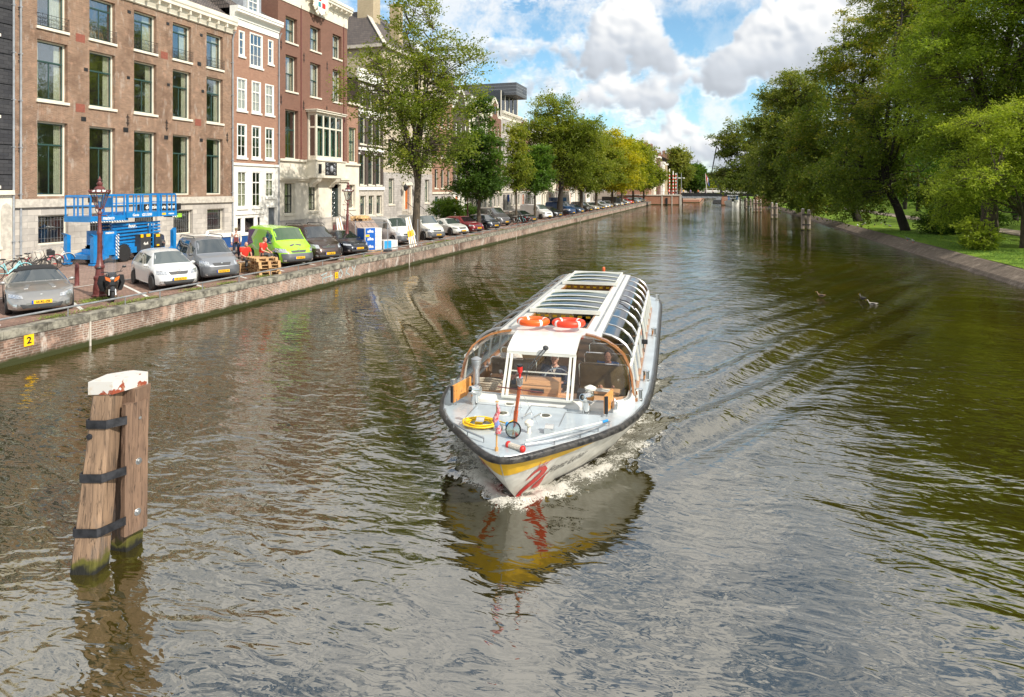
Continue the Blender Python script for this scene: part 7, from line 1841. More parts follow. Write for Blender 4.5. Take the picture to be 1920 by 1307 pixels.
# timber mooring posts along the right bank
grey_oak = wood('grey_oak', (.22, .17, .13), (.34, .28, .22), 2, .85, 0, 9, wet=True)
def dolphin(x, y, n, label, h=2.55, gap=.75):
    o = thing('mooring_post', label, 'mooring post', (x, y, 0), R(8), group='timber mooring posts along the right bank')
    for k in range(n):
        b = MB(); q = (k-(n-1)/2)*gap; hh = h-.12*(k % 2)
        b.tube([(q, .1*(k % 2), -1.5), (q*.93, 0, hh-.1), (q*.93, 0, hh)], [.21, .20, .14], 10); b.build('timber', grey_oak, o, smooth=40)
    b = MB()
    for z_ in (.7, 1.9): b.box(-(n-1)*gap/2-.1, (n-1)*gap/2+.1, -.24, -.20, z_-.06, z_+.06)
    b.build('iron_band', iron, o)
    for k in range(n): b = MB(); b.lathe([(.17, 0), (.17, .04), (.001, .07)], 10, Matrix.Translation(((k-(n-1)/2)*gap*.93, 0, h-.12*(k % 2)))); b.build('cap', M['white_paint'], o)
dolphin(10.9, 85, 2, 'nearest pair of grey timber mooring posts by the right bank', 2.6)
dolphin(10.0, 116, 2, 'second nearest pair of grey timber mooring posts by the right bank', 2.7)
dolphin(9.4, 149, 3, 'third group of grey timber mooring posts by the right bank', 2.7)
dolphin(8.8, 172, 2, 'fourth group of grey timber mooring posts, in front of the moored boat bow', 2.7, 1.1)
dolphin(8.0, 187, 2, 'farthest group of grey timber mooring posts beside the moored blue boat', 2.7, 1.3)
# moored boat near the bridge
mbt = thing('moored_boat', 'blue and white work boat moored by the right end of the bridge', 'boat', (5.9, 200, 0), R(0))
b = MB(); rows = []
for s_, w_, z_ in ((0, .3, 2.2), (1, 1.2, 1.9), (2.5, 2.0, 1.6), (5, 2.4, 1.3), (10, 2.3, 1.3)): rows.append([(-w_, s_, z_), (-w_*.95, s_+.2, z_*.5), (-w_*.7, s_+.6, -.2), (w_*.7, s_+.6, -.2), (w_*.95, s_+.2, z_*.5), (w_, s_, z_)])
b.grid(rows); b.add([r_[0] for r_ in rows]+[r_[-1] for r_ in rows[::-1]], [tuple(range(10))]); b.build('hull', M['white_paint'], mbt, smooth=40)
b = MB(); b.box(-1.3, 1.5, 3.5, 7, 1.3, 3.1); cbn = b.build('cabin', pm('boat_blue', (.02, .11, .34), .4), mbt)
b = MB(); b.box(-1.5, 1.7, 3.3, 7.2, 3.1, 3.2); b.box(-.8, 1.0, 3.45, 3.49, 2.2, 2.9); b.build('cabin_roof', M['white_paint'], cbn)
b = MB(); b.box(-.7, .9, 3.43, 3.45, 2.3, 2.85); b.build('window', M['window_far'], cbn)
b = MB()
for z_ in (2.0, 2.4): b.tube([(-2.3, 4, z_), (-1.9, 2, z_+.1), (-.6, .3, z_+.4), (.6, .3, z_+.4), (1.9, 2, z_+.1), (2.3, 4, z_)], .06, 5)
b.tube([(0, .3, 1.8), (0, .3, 3.4)], .08, 6); b.build('railing', M['white_paint'], mbt)
b2_ = thing('moored_boat', 'dark low boat seen under the bridge', 'boat', (3.2, 240, 0)); b = MB(); b.prism([(-3, .1), (-2.6, 1.2), (2.6, 1.2), (3, .1)], 0, 12, lambda u, v, t_: (u, t_, v)); b.build('hull', M['dark_plastic'], b2_); b = MB(); b.box(-1.8, 1.8, 3, 9, 1.2, 2.2); b.build('cabin', M['zinc'], b2_)
# ------------------------------------------------------------ scissor lift
lb = pm('lift_blue', (.01, .19, .50), .38, var=.10, vs=3, coat=.3); lbd = pm('lift_blue_dark', (.008, .10, .28), .5, var=.1)
hazard = bpy.data.materials.new('hazard_stripes'); hazard.use_nodes = True; t = NT(hazard.node_tree); co = t.n('ShaderNodeTexCoord').outputs['Object']; s3 = t.n('ShaderNodeSeparateXYZ', i={'Vector': co})
f = t.m('GREATER_THAN', t.m('FRACT', t.m('MULTIPLY', t.m('ADD', s3.outputs[1], s3.outputs[2]), 5.5)), .5)
p = t.n('ShaderNodeBsdfPrincipled', i={'Base Color': t.mix(f, (.75, .74, .70), (.03, .06, .12)), 'Roughness': .5}); t.l(p.outputs[0], t.n('ShaderNodeOutputMaterial').inputs[0])
lift = thing('scissor_lift', 'bright blue scissor lift standing folded in front of the brown brick house', 'scissor lift', (-31.6, 25.2, STREET+.004), R(0))
lift.scale = (1, .86, 1)
# local: x outwards to the canal, y along the quay (0..6.4)
b = MB(); b.box(-.9, .7, 1.0, 5.6, .45, .78); b.box(-.95, .78, .25, 1.0, .30, .52); b.box(-.95, .78, 5.55, 6.1, .30, .52)
b.box(.45, .74, 1.75, 1.95, .2, 1.55); ch_ = b.build('chassis', lb, lift)
b = MB(); b.box(-.6, .62, 1.05, 1.95, .55, 1.75); b.box(-.6, .55, 1.05, 4.9, .78, 1.0); b.build('engine_cover', lb, ch_)
b = MB(); b.box(.74, .75, 1.76, 1.86, .4, 1.5); b.box(.4, .75, 1.90, 2.0, .25, 1.55); b.build('hazard_stripe', hazard, ch_)
# scissor arms folded: stacked bars
for k in range(6):
    z_ = 1.05+k*.19
    b = MB(); b.bar((.50, 1.75, z_+.02), (.50, 5.35, z_+.10), .10, .16, up=(1, 0, 0)); b.bar((.36, 1.8, z_+.10), (.36, 5.3, z_+.02), .10, .16, up=(1, 0, 0)); b.bar((-.5, 1.75, z_+.05), (-.5, 5.35, z_+.05), .12, .16, up=(1, 0, 0))
    b.lathe([(.06, 0), (.06, .06)], 10, Matrix.Translation((.54, 3.55, z_+.06)) @ Matrix.Rotation(R(90), 4, 'Y')); b.build('scissor_arm', lb, lift)
# outriggers with vertical jack legs
for y_ in (.15, 6.15):
    for x_ in (.85, -1.0):
        b = MB(); d_ = -1 if y_ < 1 else 1
        b.prism([(y_-.12, .15), (y_+.12, .15), (y_+.12, 1.55), (y_+.2*d_-.1, 1.7), (y_-.12, 1.55)], x_-.12, x_+.12, lambda u, v, t_: (t_, u, v)); b.box(min(x_-.16, x_+.16), max(x_-.16, x_+.16), y_-.2, y_+.2, .02, .12)
        b.prism([(y_, .2), (y_-d_*.25, .18), (y_-d_*.95, .35), (y_-d_*.95, .62), (y_-d_*.35, .48), (y_, .7)], x_-.08, x_+.08, lambda u, v, t_: (t_, u, v)); b.build('outrigger', lb, lift)
for y_ in (1.55, 5.1):
    for x_ in (.55, -.75):
        if y_ < 2 and x_ > 0: y_2 = 2.45
        else: y_2 = y_
        b = MB(); T = Matrix.Translation((x_, y_2, .48)) @ Matrix.Rotation(R(90), 4, 'Y'); b.lathe([(.26, -.16), (.44, -.16), (.48, -.11), (.48, .11), (.44, .16), (.26, .16)], 28, T)
        for q in range(20):
            a = q*math.pi/10; b.box(-.03, .03, -.16, .16, .47, .50, T @ Matrix.Rotation(a, 4, 'Z') @ Matrix.Rotation(R(90), 4, 'X'))
        wh = b.build('wheel', M['rubber'], lift, smooth=30)
        b = MB(); b.lathe([(.05, .12), (.10, .16), (.20, .10), (.27, .14), (.27, .05), (.001, .05)], 20, T); b.build('rim', pm('rim_cream', (.5, .5, .47), .5), wh, smooth=30)
b = MB(); b.box(.55, .98, 3.35, 4.15, .5, 1.45); b.box(.5, .95, 4.55, 5.05, .7, 1.40); eb = b.build('engine_box', M['dark_plastic'], lift)
lettering('4x4', .24, M['white_paint'], eb, (.985, 3.75, .85), (R(90), 0, R(90)))
b = MB(); b.box(.9, .99, 3.35, 3.55, 1.28, 1.46); b.box(.9, .99, 3.8, 4.1, 1.30, 1.46); b.box(.88, .96, 4.6, 4.9, 1.25, 1.41); b.box(.88, .96, 4.65, 4.85, .72, .82); b.build('warning_label', M['plate_yellow'], eb)
b = MB()
for y_ in (4.22, 4.48): b.box(.80, .86, y_-.03, y_+.03, .25, 2.1)
for k in range(7): b.box(.80, .86, 4.22, 4.48, .4+k*.27, .44+k*.27)
b.build('ladder', lb, lift)
# platform with two levels of deck and its guard rails
b = MB(); b.box(-1.0, .85, -.05, 2.55, 2.28, 2.58); b.box(-1.0, .95, 2.35, 6.35, 2.42, 2.72); pf_ = b.build('platform', lb, lift)
b = MB(); b.box(.852, .86, -.03, 2.3, 2.24, 2.31); b.box(.3, .95, 5.95, 6.4, 2.34, 2.415); b.build_each('hazard_stripe', hazard, pf_)
def guard(x_, ys, z0_, z1_, endy):
    b = MB()
    for y_ in ys: b.box(x_-.03, x_+.03, y_-.035, y_+.035, z0_, z1_)
    b.box(x_-.03, x_+.03, ys[0], ys[-1], z1_, z1_+.06); b.box(x_-.025, x_+.025, ys[0], ys[-1], (z0_+z1_)/2-.02, (z0_+z1_)/2+.03)
    b.build('guard_rail', lb, pf_)
guard(.80, (0, .55, 1.45, 2.3), 2.58, 3.62, 0); guard(-.95, (0, .8, 1.6, 2.5), 2.58, 3.62, 0)
guard(.90, (2.4, 2.9, 3.1, 3.6, 4.15, 4.85, 5.55, 5.95, 6.3), 2.72, 3.66, 0); guard(-.95, (2.6, 3.5, 4.4, 5.4, 6.3), 2.72, 3.66, 0)
b = MB()
for y_, z0_ in ((0, 2.58), (6.3, 2.72)):
    for x_ in (-.35, .25): b.box(x_-.03, x_+.03, y_-.03, y_+.03, z0_, z0_+1.0)
    b.box(-.95, .85, y_-.03, y_+.03, z0_+.98, z0_+1.04); b.box(-.95, .85, y_-.025, y_+.025, z0_+.5, z0_+.55)
b.build_each('end_rail', lb, pf_)
b = MB(); b.box(.82, .88, .6, 1.4, 3.05, 3.55); b.build('notice_panel', lbd, pf_)
b = MB(); b.box(.5, .78, .1, .45, 3.3, 3.6); b.build('control_box', M['black_metal'], pf_)
b = MB()
for y_ in (4.7, 5.0): b.box(.92, .99, y_-.04, y_+.04, 2.45, 3.70)
b.build('gate_post', lb, pf_)
lettering('mateco', .27, M['white_paint'], pf_, (.857, 1.15, 2.38), (R(90), 0, R(90)), shear=.15)
lettering('Genie', .20, M['white_paint'], pf_, (.957, 3.0, 2.50), (R(90), 0, R(90)), shear=.25)
lettering('GS-5390', .22, M['white_paint'], pf_, (.957, 3.85, 2.49), (R(90), 0, R(90)), shear=.25)
lettering('mateco', .16, M['white_paint'], pf_, (.957, 5.85, 2.52), (R(90), 0, R(90)), shear=.15)
b = MB(); b.box(.951, .958, 5.0, 5.4, 2.5, 2.62); b.build('yellow_label', M['plate_yellow'], pf_)
lettering('mateco', .2, M['white_paint'], ch_, (.63, 1.45, 1.60), (R(90), 0, R(90)), shear=.15)
lettering('huur...', .28, M['white_paint'], lift, (.58, 3.2, 1.86), (R(90), 0, R(90)), shear=.2)
lettering('n  co', .26, M['white_paint'], lift, (.58, 4.6, 1.90), (R(90), 0, R(90)), shear=.2)

# ------------------------------------------------------------ pallets, blocks, skip
pine = wood('pallet_pine', (.46, .27, .12), (.62, .40, .20), 1, .8, 0, 8)
def pallet_mesh():
    b = MB()
    for y_ in (-.53, -.26, 0, .26, .53): b.box(-.4, .4, y_-.05, y_+.05, .122, .144)
    for x_ in (-.35, 0, .35): b.box(x_-.05, x_+.05, -.6, .6, .10, .1215); b.box(x_-.05, x_+.05, -.6, .6, 0, .02)
    for x_ in (-.35, 0, .35):
        for y_ in (-.53, 0, .53): b.box(x_-.05, x_+.05, y_-.07, y_+.07, .0205, .0995)
    return b.mesh('wooden_pallet')
def pallet(x, y, z, rz, label, group):
    o = ob('wooden_pallet', cached(('pallet',), pallet_mesh), pine, None, (x, y, z), (0, 0, rz)); tag(o, label, 'pallet', group); o.scale = (1.25, 1.15, 1.1); return o
py_ = yline(497, -20.25); ordn = ['bottom', 'second from the bottom', 'third from the bottom', 'fourth from the bottom', 'fifth from the bottom', 'sixth from the bottom']
for k in range(5):
    pallet(-20.25+(.03, -.04, .05, 0, -.08)[k], py_+(.0, .04, -.05, .03, -.12)[k], STREET+.004+k*.1605, R(-35+90)+(.02, -.05, .03, -.02, .06)[k], 'pale wooden pallet, %s of the stack the workmen sit on' % (ordn[k] if k < 4 else 'topmost'), 'pallets stacked beside the green van')
# workmen
wm = person('workman in a red T-shirt sitting on the pallet stack, seen from the side', (0, 0, 0), 0, 'sit', red_shirt, work_grey, brown_hair)
wm.location = (-20.5, yline(497, -20.25)+.1, STREET+.82); wm.rotation_euler = (0, 0, R(12))
wm = person('bald older workman in a red T-shirt sitting behind the pallet stack', (0, 0, 0), 0, 'sit', red_shirt, work_grey, grey_hair, bald=True)
wm.location = (-21.7, yline(462, -21.6), STREET+.55); wm.rotation_euler = (0, 0, R(-20))
o = thing('wooden_crate', 'low wooden crate under the bald workman', 'crate', (-21.75, yline(462, -21.6)+.05, STREET), R(-20)); b = MB()
for z_ in (0, .14, .28): b.box(-.3, .3, -.4, .4, z_+.02, z_+.13)
for x_ in (-.3, .26):
    for y_ in (-.4, .36): b.box(x_-.01, x_+.05, y_-.01, y_+.05, 0, .42)
b.build('boards', pine, o)
wm = person('man in a cap, white jacket and shoulder bag standing behind the grey van', (0, 0, 0), 0, 'stand', white_cloth, navy, grey_hair, True, cap=pm('cap_khaki', (.22, .18, .11), .8))
wm.location = (-26.2, yline(443, -26.2), STREET+.004); wm.rotation_euler = (0, 0, R(-50))
b = MB(); b.box(.10, .24, -.12, .12, 1.0, 1.25); b.tube([(.16, -.1, 1.25), (.10, .0, 1.42), (0, .17, 1.52), (-.12, .1, 1.35)], .014, 5); b.build('shoulder_bag', pm('bag_red', (.16, .03, .03), .6), wm)
wm = person('workman in dark blue bending down at the right end of the blue lift', (0, 0, 0), 0, 'bend', navy, work_grey, brown_hair, True)
wm.location = (-31.0, yline(302, -31.0), STREET+.11); wm.rotation_euler = (0, 0, R(160))
# people in the open top window
for dy, sh_, hr, lab in ((-.3, white_cloth, grey_hair, 'person in white leaning in the open top floor window, on the left'), (.2, pm('shirt_tan', (.4, .22, .12), .8), brown_hair, 'person with brown hair in the open top floor window, on the right')):
    wm = person(lab, (0, 0, 0), 0, 'stand', sh_, navy, hr, True); wm.location = (FX-.62, 25.4+cols_[1]+.9+dy, 14.35-.85+.02); wm.rotation_euler = (0, 0, R(-20))
# bench cart of blue crates behind the grey van
o = thing('work_trailer', 'blue and white work trailer behind the grey van', 'trailer', (-28.5, yline(425, -28.5), STREET), R(-10))
b = MB(); b.box(-.9, .9, -1.6, 1.6, .5, 1.15); b.build('bed', pm('trailer_blue', (.02, .08, .25), .5), o)
b = MB(); b.box(-.95, .95, -1.9, 1.7, 1.15, 1.25); b.lathe([(.12, 0), (.10, .2), (.05, .26)], 8, Matrix.Translation((.2, -1.5, 1.25))); b.build('top', M['white_paint'], o)
for y_ in (-.9, .9): b = MB(); b.lathe([(.1, -.08), (.3, -.08), (.3, .08), (.1, .08)], 16, Matrix.Translation((.9, y_, .3)) @ Matrix.Rotation(R(90), 4, 'Y')); b.build('wheel', M['rubber'], o)
# skip with sloping lids
sy = yline(683, -23.6)
sk = thing('rubbish_skip', 'brown steel container with sloping lids behind the dark sedan', 'skip', (-23.9, sy-.4, STREET), R(8))
b = MB(); b.prism([(-1.0, 0), (.85, 0), (1.15, .75), (.35, 1.75), (-1.0, 1.75)], -1.9, 1.9, lambda u, v, t_: (u, t_, v)); b.build('body', pm('skip_brown', (.19, .14, .12), .6, var=.25, vs=4), sk)
b = MB()
for k in range(4):
    y_ = -1.7+k*.9; b.prism([(1.10, .86), (.42, 1.71), (.46, 1.745), (1.14, .895)], y_, y_+.8, lambda u, v, t_: (u, t_, v))
b.build('lid', pm('skip_lid', (.33, .25, .21), .5, var=.2, vs=5), sk)
b = MB()
for k in range(9): b.box(-.9+k*.19, -.84+k*.19, -1.93, -1.9, .1, 1.6 if k < 6 else 1.0)
b.build('side_rib', pm('skip_red', (.22, .04, .04), .6, var=.3), sk)
pz = STREET+1.754
pallet(-24.2, sy+.6, pz, R(8), 'pale pallet loaded with stones on top of the brown skip', 'pallet on the skip')
st_ = pm('sandstone', (.62, .42, .20), .8, var=.25, vs=6); rr = random.Random(8)
for k in range(14):
    b = MB(); w_, d_, h_ = rr.uniform(.10, .14), rr.uniform(.12, .2), rr.uniform(.07, .1)
    b.prism([(-w_, -d_), (w_*.9, -d_*.9), (w_, d_), (-w_*.8, d_*.95)], 0, h_*2, lambda u, v, t_: (u*(1-.1*t_), v, t_))
    x_, y_ = -.34+(k % 3)*.32, -.55+(k//3)*.27
    o = b.build('sandstone_block', st_, label='sandy stone block on the pallet on top of the brown skip', cat='stone', group='stone blocks on the skip pallet'); o.location = (-24.2+x_, sy+.6+y_*1.05, pz+.16); o.rotation_euler = (0, 0, rr.uniform(-.3, .3))
# wrapped block stacks
by = yline(700, -20.6)
wr_ = pm('wrap_white', (.62, .60, .58), .4, var=.12, vs=5); blu = pm('wrap_blue', (.01, .10, .42), .35, var=.06, vs=4)
o = thing('block_stack', 'tall stack of white blocks wrapped in blue and white film right of the dark sedan', 'block stack', (-20.9, by, STREET+.15), R(-28))
b = MB()
for k in range(5): b.box(-.5, .5, -.62, .62, k*.28, k*.28+.272)
b.build('blocks', wr_, o)
b = MB(); b.box(.501, .512, -.58, .12, .02, 1.40); b.box(-.4, .4, -.63, -.621, .02, 1.40); fl_ = b.build('printed_film', blu, o)
for z_ in (.22, .70, 1.18): lettering('silka', .26, M['white_paint'], fl_, (.515, -.23, z_-.06), (R(90), 0, R(90)))
b = MB(); b.box(.513, .518, -.56, -.3, .85, 1.0); b.build('yellow_label', M['plate_yellow'], fl_)
pl_ = pallet(-20.9, by, STREET+.004, R(-28), 'wooden pallet under the tall wrapped block stack', 'pallets under the block stacks')
o = thing('block_stack', 'low stack of blocks in white and light blue film beside the white van', 'block stack', (-20.6, yline(733, -20.3)+.0, STREET+.02), R(-28))
b = MB(); b.box(-.45, .45, -.55, .55, 0, .62); b.build('blocks', wr_, o)
b = MB(); b.box(.451, .46, -.5, .05, .05, .6); b.prism([(-.4, .0), (.4, .0), (.1, .5)], -.56, -.551, lambda u, v, t_: (u, t_, v)); b.build('printed_film', pm('film_cyan', (.03, .30, .62), .4), o)
# barrier boards with yellow bands, leaning on mesh fence panels
def boards(px, x, lab, lean=-8):
    o = thing('barrier_board', lab, 'barrier', (x, yline(px, x), STREET), R(-28), group='white barrier boards with a yellow band')
    for k in (0, 1):
        T = Matrix.Rotation(R(lean+k*7), 4, 'X'); b = MB(); b.box(-.03+k*.05, .0+k*.05, -.16+k*.32, .10+k*.32, 0, 2.1, T); bo = b.build('board', M['white_paint'], o)
        b = MB(); b.box(-.035+k*.05, .006+k*.05, -.165+k*.32, .105+k*.32, .75, 1.15, T); b.build('yellow_band', M['plate_yellow'], bo)
        b = MB(); b.box(.008+k*.05, .018+k*.05, -.06+k*.32, .0+k*.32, .0, 2.1, T); b.build('strut', pine, bo)
    return o
boards(772, -19.75, 'pair of white barrier boards with yellow bands by the quay rail near the white vans', 10)
boards(640, -23.4, 'pair of white barrier boards with yellow bands behind the lantern post by the skip', 6)
fg = thing('site_fence', 'open steel fence frames around the block stacks', 'fence', (-19.9, yline(727, -19.9), STREET), R(0))
b = MB()
for (x_, y_) in ((0, 0), (-.9, 3.0), (.1, 4.2), (-2.6, .4)): b.tube([(x_, y_, 0), (x_, y_, 1.9)], .022, 6)
b.tube([(-2.6, .4, 1.85), (0, 0, 1.85)], .02, 6); b.build_each('frame', M['zinc'], fg)
b = MB(); b.box(-.15, .15, -.3, .3, 0, .12); b.box(-1.05, -.75, 2.7, 3.3, 0, .12); b.build('foot', M['dark_plastic'], fg)

# ------------------------------------------------------------ scooter
sc_ = thing('scooter', 'black and orange scooter with a windscreen beside the lantern post', 'scooter', (-20.75, yline(217, -20.4)+.1, STREET+.004), R(-36))
blkp = paint('paint_black', (.018, .018, .02)); orp = paint('paint_orange', (.62, .14, .02))
for x_ in (.62, -.62):
    b = MB(); T = Matrix.Translation((x_, 0, .25)) @ Matrix.Rotation(R(90), 4, 'X'); b.lathe([(.15, -.05), (.22, -.055), (.25, -.02), (.25, .02), (.22, .055), (.15, .05)], 24, T); w2 = b.build('wheel', M['rubber'], sc_, smooth=40)
    b = MB(); b.lathe([(.02, -.05), (.03, .05), (.15, .03), (.16, -.03)], 14, T); b.build('rim', M['steel'], w2)
b = MB(); b.tube([(.62, .10, .25), (.50, .09, .62)], .03, 6); b.tube([(.62, -.10, .25), (.50, -.09, .62)], .03, 6); b.build('fork', M['chrome'], sc_)
b = MB(); rows = []
for x_, w_, z0_, z1_ in ((.66, .10, .62, .86), (.55, .20, .40, 1.0), (.42, .22, .32, 1.02), (.34, .20, .28, .92), (.30, .18, .24, .40), (0, .19, .22, .34), (-.15, .20, .25, .70), (-.35, .17, .35, .78), (-.75, .12, .50, .82), (-.85, .05, .6, .78)):
    zm = (z0_+z1_)/2; rows.append([(x_, -w_*.7, z0_), (x_, -w_, zm), (x_, -w_*.6, z1_), (x_, w_*.6, z1_), (x_, w_, zm), (x_, w_*.7, z0_)])
b.grid(rows, closed=True); b.add(rows[0], [tuple(range(6))]); b.add(rows[-1], [tuple(range(6))[::-1]]); b.build('body', blkp, sc_, smooth=50)
b = MB(); b.tube([(.62, 0, .46), (.72, 0, .50), (.84, 0, .40)], [.09, .085, .04], 8); b.build('mudguard', blkp, sc_, smooth=50)
for s_ in (1, -1):
    b = MB(); b.prism([(s_*.06, .72), (s_*.20, .80), (s_*.22, .92), (s_*.05, .84)], .60, .66, lambda u, v, t_: (t_-abs(u)*.35+.04, u, v)); b.build('orange_panel', orp, sc_)
b = MB(); b.ell((.66, 0, .83), (.05, .085, .075), 12, 8); b.build('headlight', M['chrome'], sc_, smooth=60)
b = MB(); rows = [[(.56-.20*v-.06*abs(u)**2*2, u*(.19+.03*math.sin(v*3)), .98+v*.62) for u in np.linspace(-1, 1, 9)] for v in np.linspace(0, 1, 6)]; b.grid(rows); b.build('windscreen', M['clear_glass'], sc_, smooth=60)
b = MB(); b.tube([(.38, -.33, 1.06), (.44, -.12, 1.04), (.44, .12, 1.04), (.38, .33, 1.06)], .018, 6); b.build('handlebar', M['black_metal'], sc_)
for s_ in (1, -1):
    b = MB(); b.ell((.40, s_*.38, 1.22), (.02, .07, .045), 8, 6); b.tube([(.42, s_*.24, 1.05), (.40, s_*.34, 1.2)], .008, 4); b.build('mirror', M['black_metal'], sc_)
b = MB(); b.ell((-.35, 0, .84), (.42, .14, .08), 12, 8); b.build('seat', M['rubber'], sc_, smooth=60)
for s_ in (1, -1):
    b = MB(); rows = [[(.42-.1*k, s_*(.20+.18*math.sin(k*.8)), .95-.02*k), (.36-.1*k, s_*(.24+.2*math.sin(k*.8+.3)), .65), (.36-.1*k, s_*(.18+.16*math.sin(k*.8)), .36)] for k in range(5)]; b.grid(rows); b.build('leg_apron', M['black_cloth'], sc_, smooth=60)
b = MB(); b.tube([(-.05, .1, .3), (-.12, .28, .02)], .014, 5); b.build('stand', M['steel'], sc_)

# ------------------------------------------------------------ bicycles
def wheelm():
    b = MB(); b.tube([(.33*math.cos(k*math.pi/14), 0, .33*math.sin(k*math.pi/14)) for k in range(28)], .017, 5, closed=True)
    for k in range(12): b.tube([(0, 0, 0), (.32*math.cos(k*math.pi/6), 0, .32*math.sin(k*math.pi/6))], .0028, 3)
    b.tube([(0, -.03, 0), (0, .03, 0)], .022, 6); return b.mesh('wheel', 50)
def bicycle(x, y, rz, col, label, group, tilt=6, z=STREET, basket=False, simple=False):
    o = thing('bicycle', label, 'bicycle', (x, y, z), rz, group); o.rotation_euler = (R(tilt), 0, rz)
    for x_ in (-.53, .55): ob('wheel', cached(('bikewheel',), wheelm), M['rubber'], o, (x_, 0, .35))
    b = MB(); bb, st, hd, rr_, fr_ = Vector((-.08, 0, .30)), Vector((-.25, 0, .78)), Vector((.36, 0, .82)), Vector((-.53, 0, .35)), Vector((.55, 0, .35))
    for p, q, r_ in ((bb, st, .018), (bb, hd-Vector((0, 0, .12)), .02), (bb, rr_, .012), (st, rr_, .011), (hd, fr_, .015)): b.tube([p, q], r_, 6)
    b.tube([bb+Vector((.03, 0, .1)), Vector((.12, 0, .5)), hd], .017, 6); b.build('frame', col, o, smooth=50)
    b = MB(); b.tube([hd, hd+Vector((-.06, 0, .22))], .014, 6); b.tube([(.08, .27, 1.02), (.22, .24, 1.08), (.31, .08, 1.05), (.31, -.08, 1.05), (.22, -.24, 1.08), (.08, -.27, 1.02)], .012, 6); b.build('handlebar', M['chrome'], o, smooth=50)
    b = MB(); b.tube([st, st+Vector((-.04, 0, .14))], .013, 5); b.ell((-.31, 0, .94), (.14, .08, .04), 10, 6); b.build('saddle', M['rubber'], o, smooth=50)
    b = MB(); b.tube([(-.53+.37*math.cos(R(a)), 0, .35+.37*math.sin(R(a))) for a in range(20, 200, 20)], .018, 5); b.tube([(.55+.37*math.cos(R(a)), 0, .35+.37*math.sin(R(a))) for a in range(20, 170, 20)], .018, 5); b.build('mudguard', col, o, smooth=50)
    b = MB(); b.box(-.85, -.4, -.06, .06, .74, .76); b.tube([(-.8, 0, .74), (-.53, 0, .35)], .008, 4); b.build('carrier', M['black_metal'], o)
    b = MB(); b.box(-.10, .02, -.10, .10, .2, .22); b.ell((-.92, 0, .66), (.02, .03, .03), 6, 4); b.build('pedals', M['red_paint'], o)
    if basket: b = MB(); b.box(.45, .75, -.18, .18, .82, 1.02); b.build('basket', M['black_cloth'], o)
    return o
cy = pm('bike_cyan', (.25, .62, .68), .4); wh_ = pm('bike_white', (.6, .6, .58), .4); bk_ = M['black_metal']; pk_ = pm('bike_red', (.45, .05, .08), .4)
G = 'bicycles parked by the brown brick house'
bicycle(-29.5, yline(18, -29.5), R(80), cy, 'light blue bicycle at the far left edge behind the silver convertible', G)
bicycle(-30.3, yline(52, -30.3), R(70), bk_, 'black bicycle next to the light blue one behind the silver convertible', G, -5)
bicycle(-31.0, yline(66, -31.0), R(60), bk_, 'black bicycle with a red front light in the middle of the bicycle group', G, 5, basket=True)
bicycle(-31.6, yline(86, -31.6), R(85), pk_, 'dark red bicycle leaning by the stone post', G, -6)
bicycle(-32.0, yline(104, -32.0), R(75), wh_, 'white bicycle with high handlebars at the right of the bicycle group', G, 4)
o = thing('stone_post', 'short grey stone post between the parked bicycles', 'post', (-31.4, yline(73, -31.4), STREET+.0)); b = MB(); b.lathe([(.30, 0), (.30, .9), (.26, 1.0), (.1, 1.03), (.001, 1.03)], 14); b.build('post', M['stone'], o, smooth=35)
rr = random.Random(3); G = 'bicycles in the racks between the far cars'; names = ['leftmost', 'second', 'third', 'fourth', 'fifth', 'rightmost']
for k in range(6): bicycle(-20.6-.15*(k % 2), yline(964+k*5.2, -20.6), HD+rr.uniform(-.1, .1), (bk_, wh_, bk_, cy, bk_, pk_)[k], '%s bicycle in the rack right of the dark blue hatchback' % names[k], G, rr.uniform(-8, 8))
for k in range(4): bicycle(-20.6, yline(1058+k*3, -20.6), HD+rr.uniform(-.1, .1), bk_, '%s bicycle in the rack left of the dark blue van' % names[k], G, rr.uniform(-8, 8))
for k in range(4): bicycle(-20.6, yline(1100+k*3.2, -20.6), HD+rr.uniform(-.1, .1), (bk_, wh_)[k % 2], '%s bicycle in the rack right of the small dark blue car' % names[k], G, rr.uniform(-8, 8))
# small traffic sign
o = thing('traffic_sign', 'blue square parking sign between the small street trees', 'sign', (-25.5, yline(953, -25.5), STREET)); b = MB(); b.tube([(0, 0, 0), (0, 0, 3.2)], .03, 6); b.build('pole', M['zinc'], o); b = MB(); b.box(.03, .05, -.35, .35, 2.4, 3.3); b.build('plate', M['plate_blue'], o)
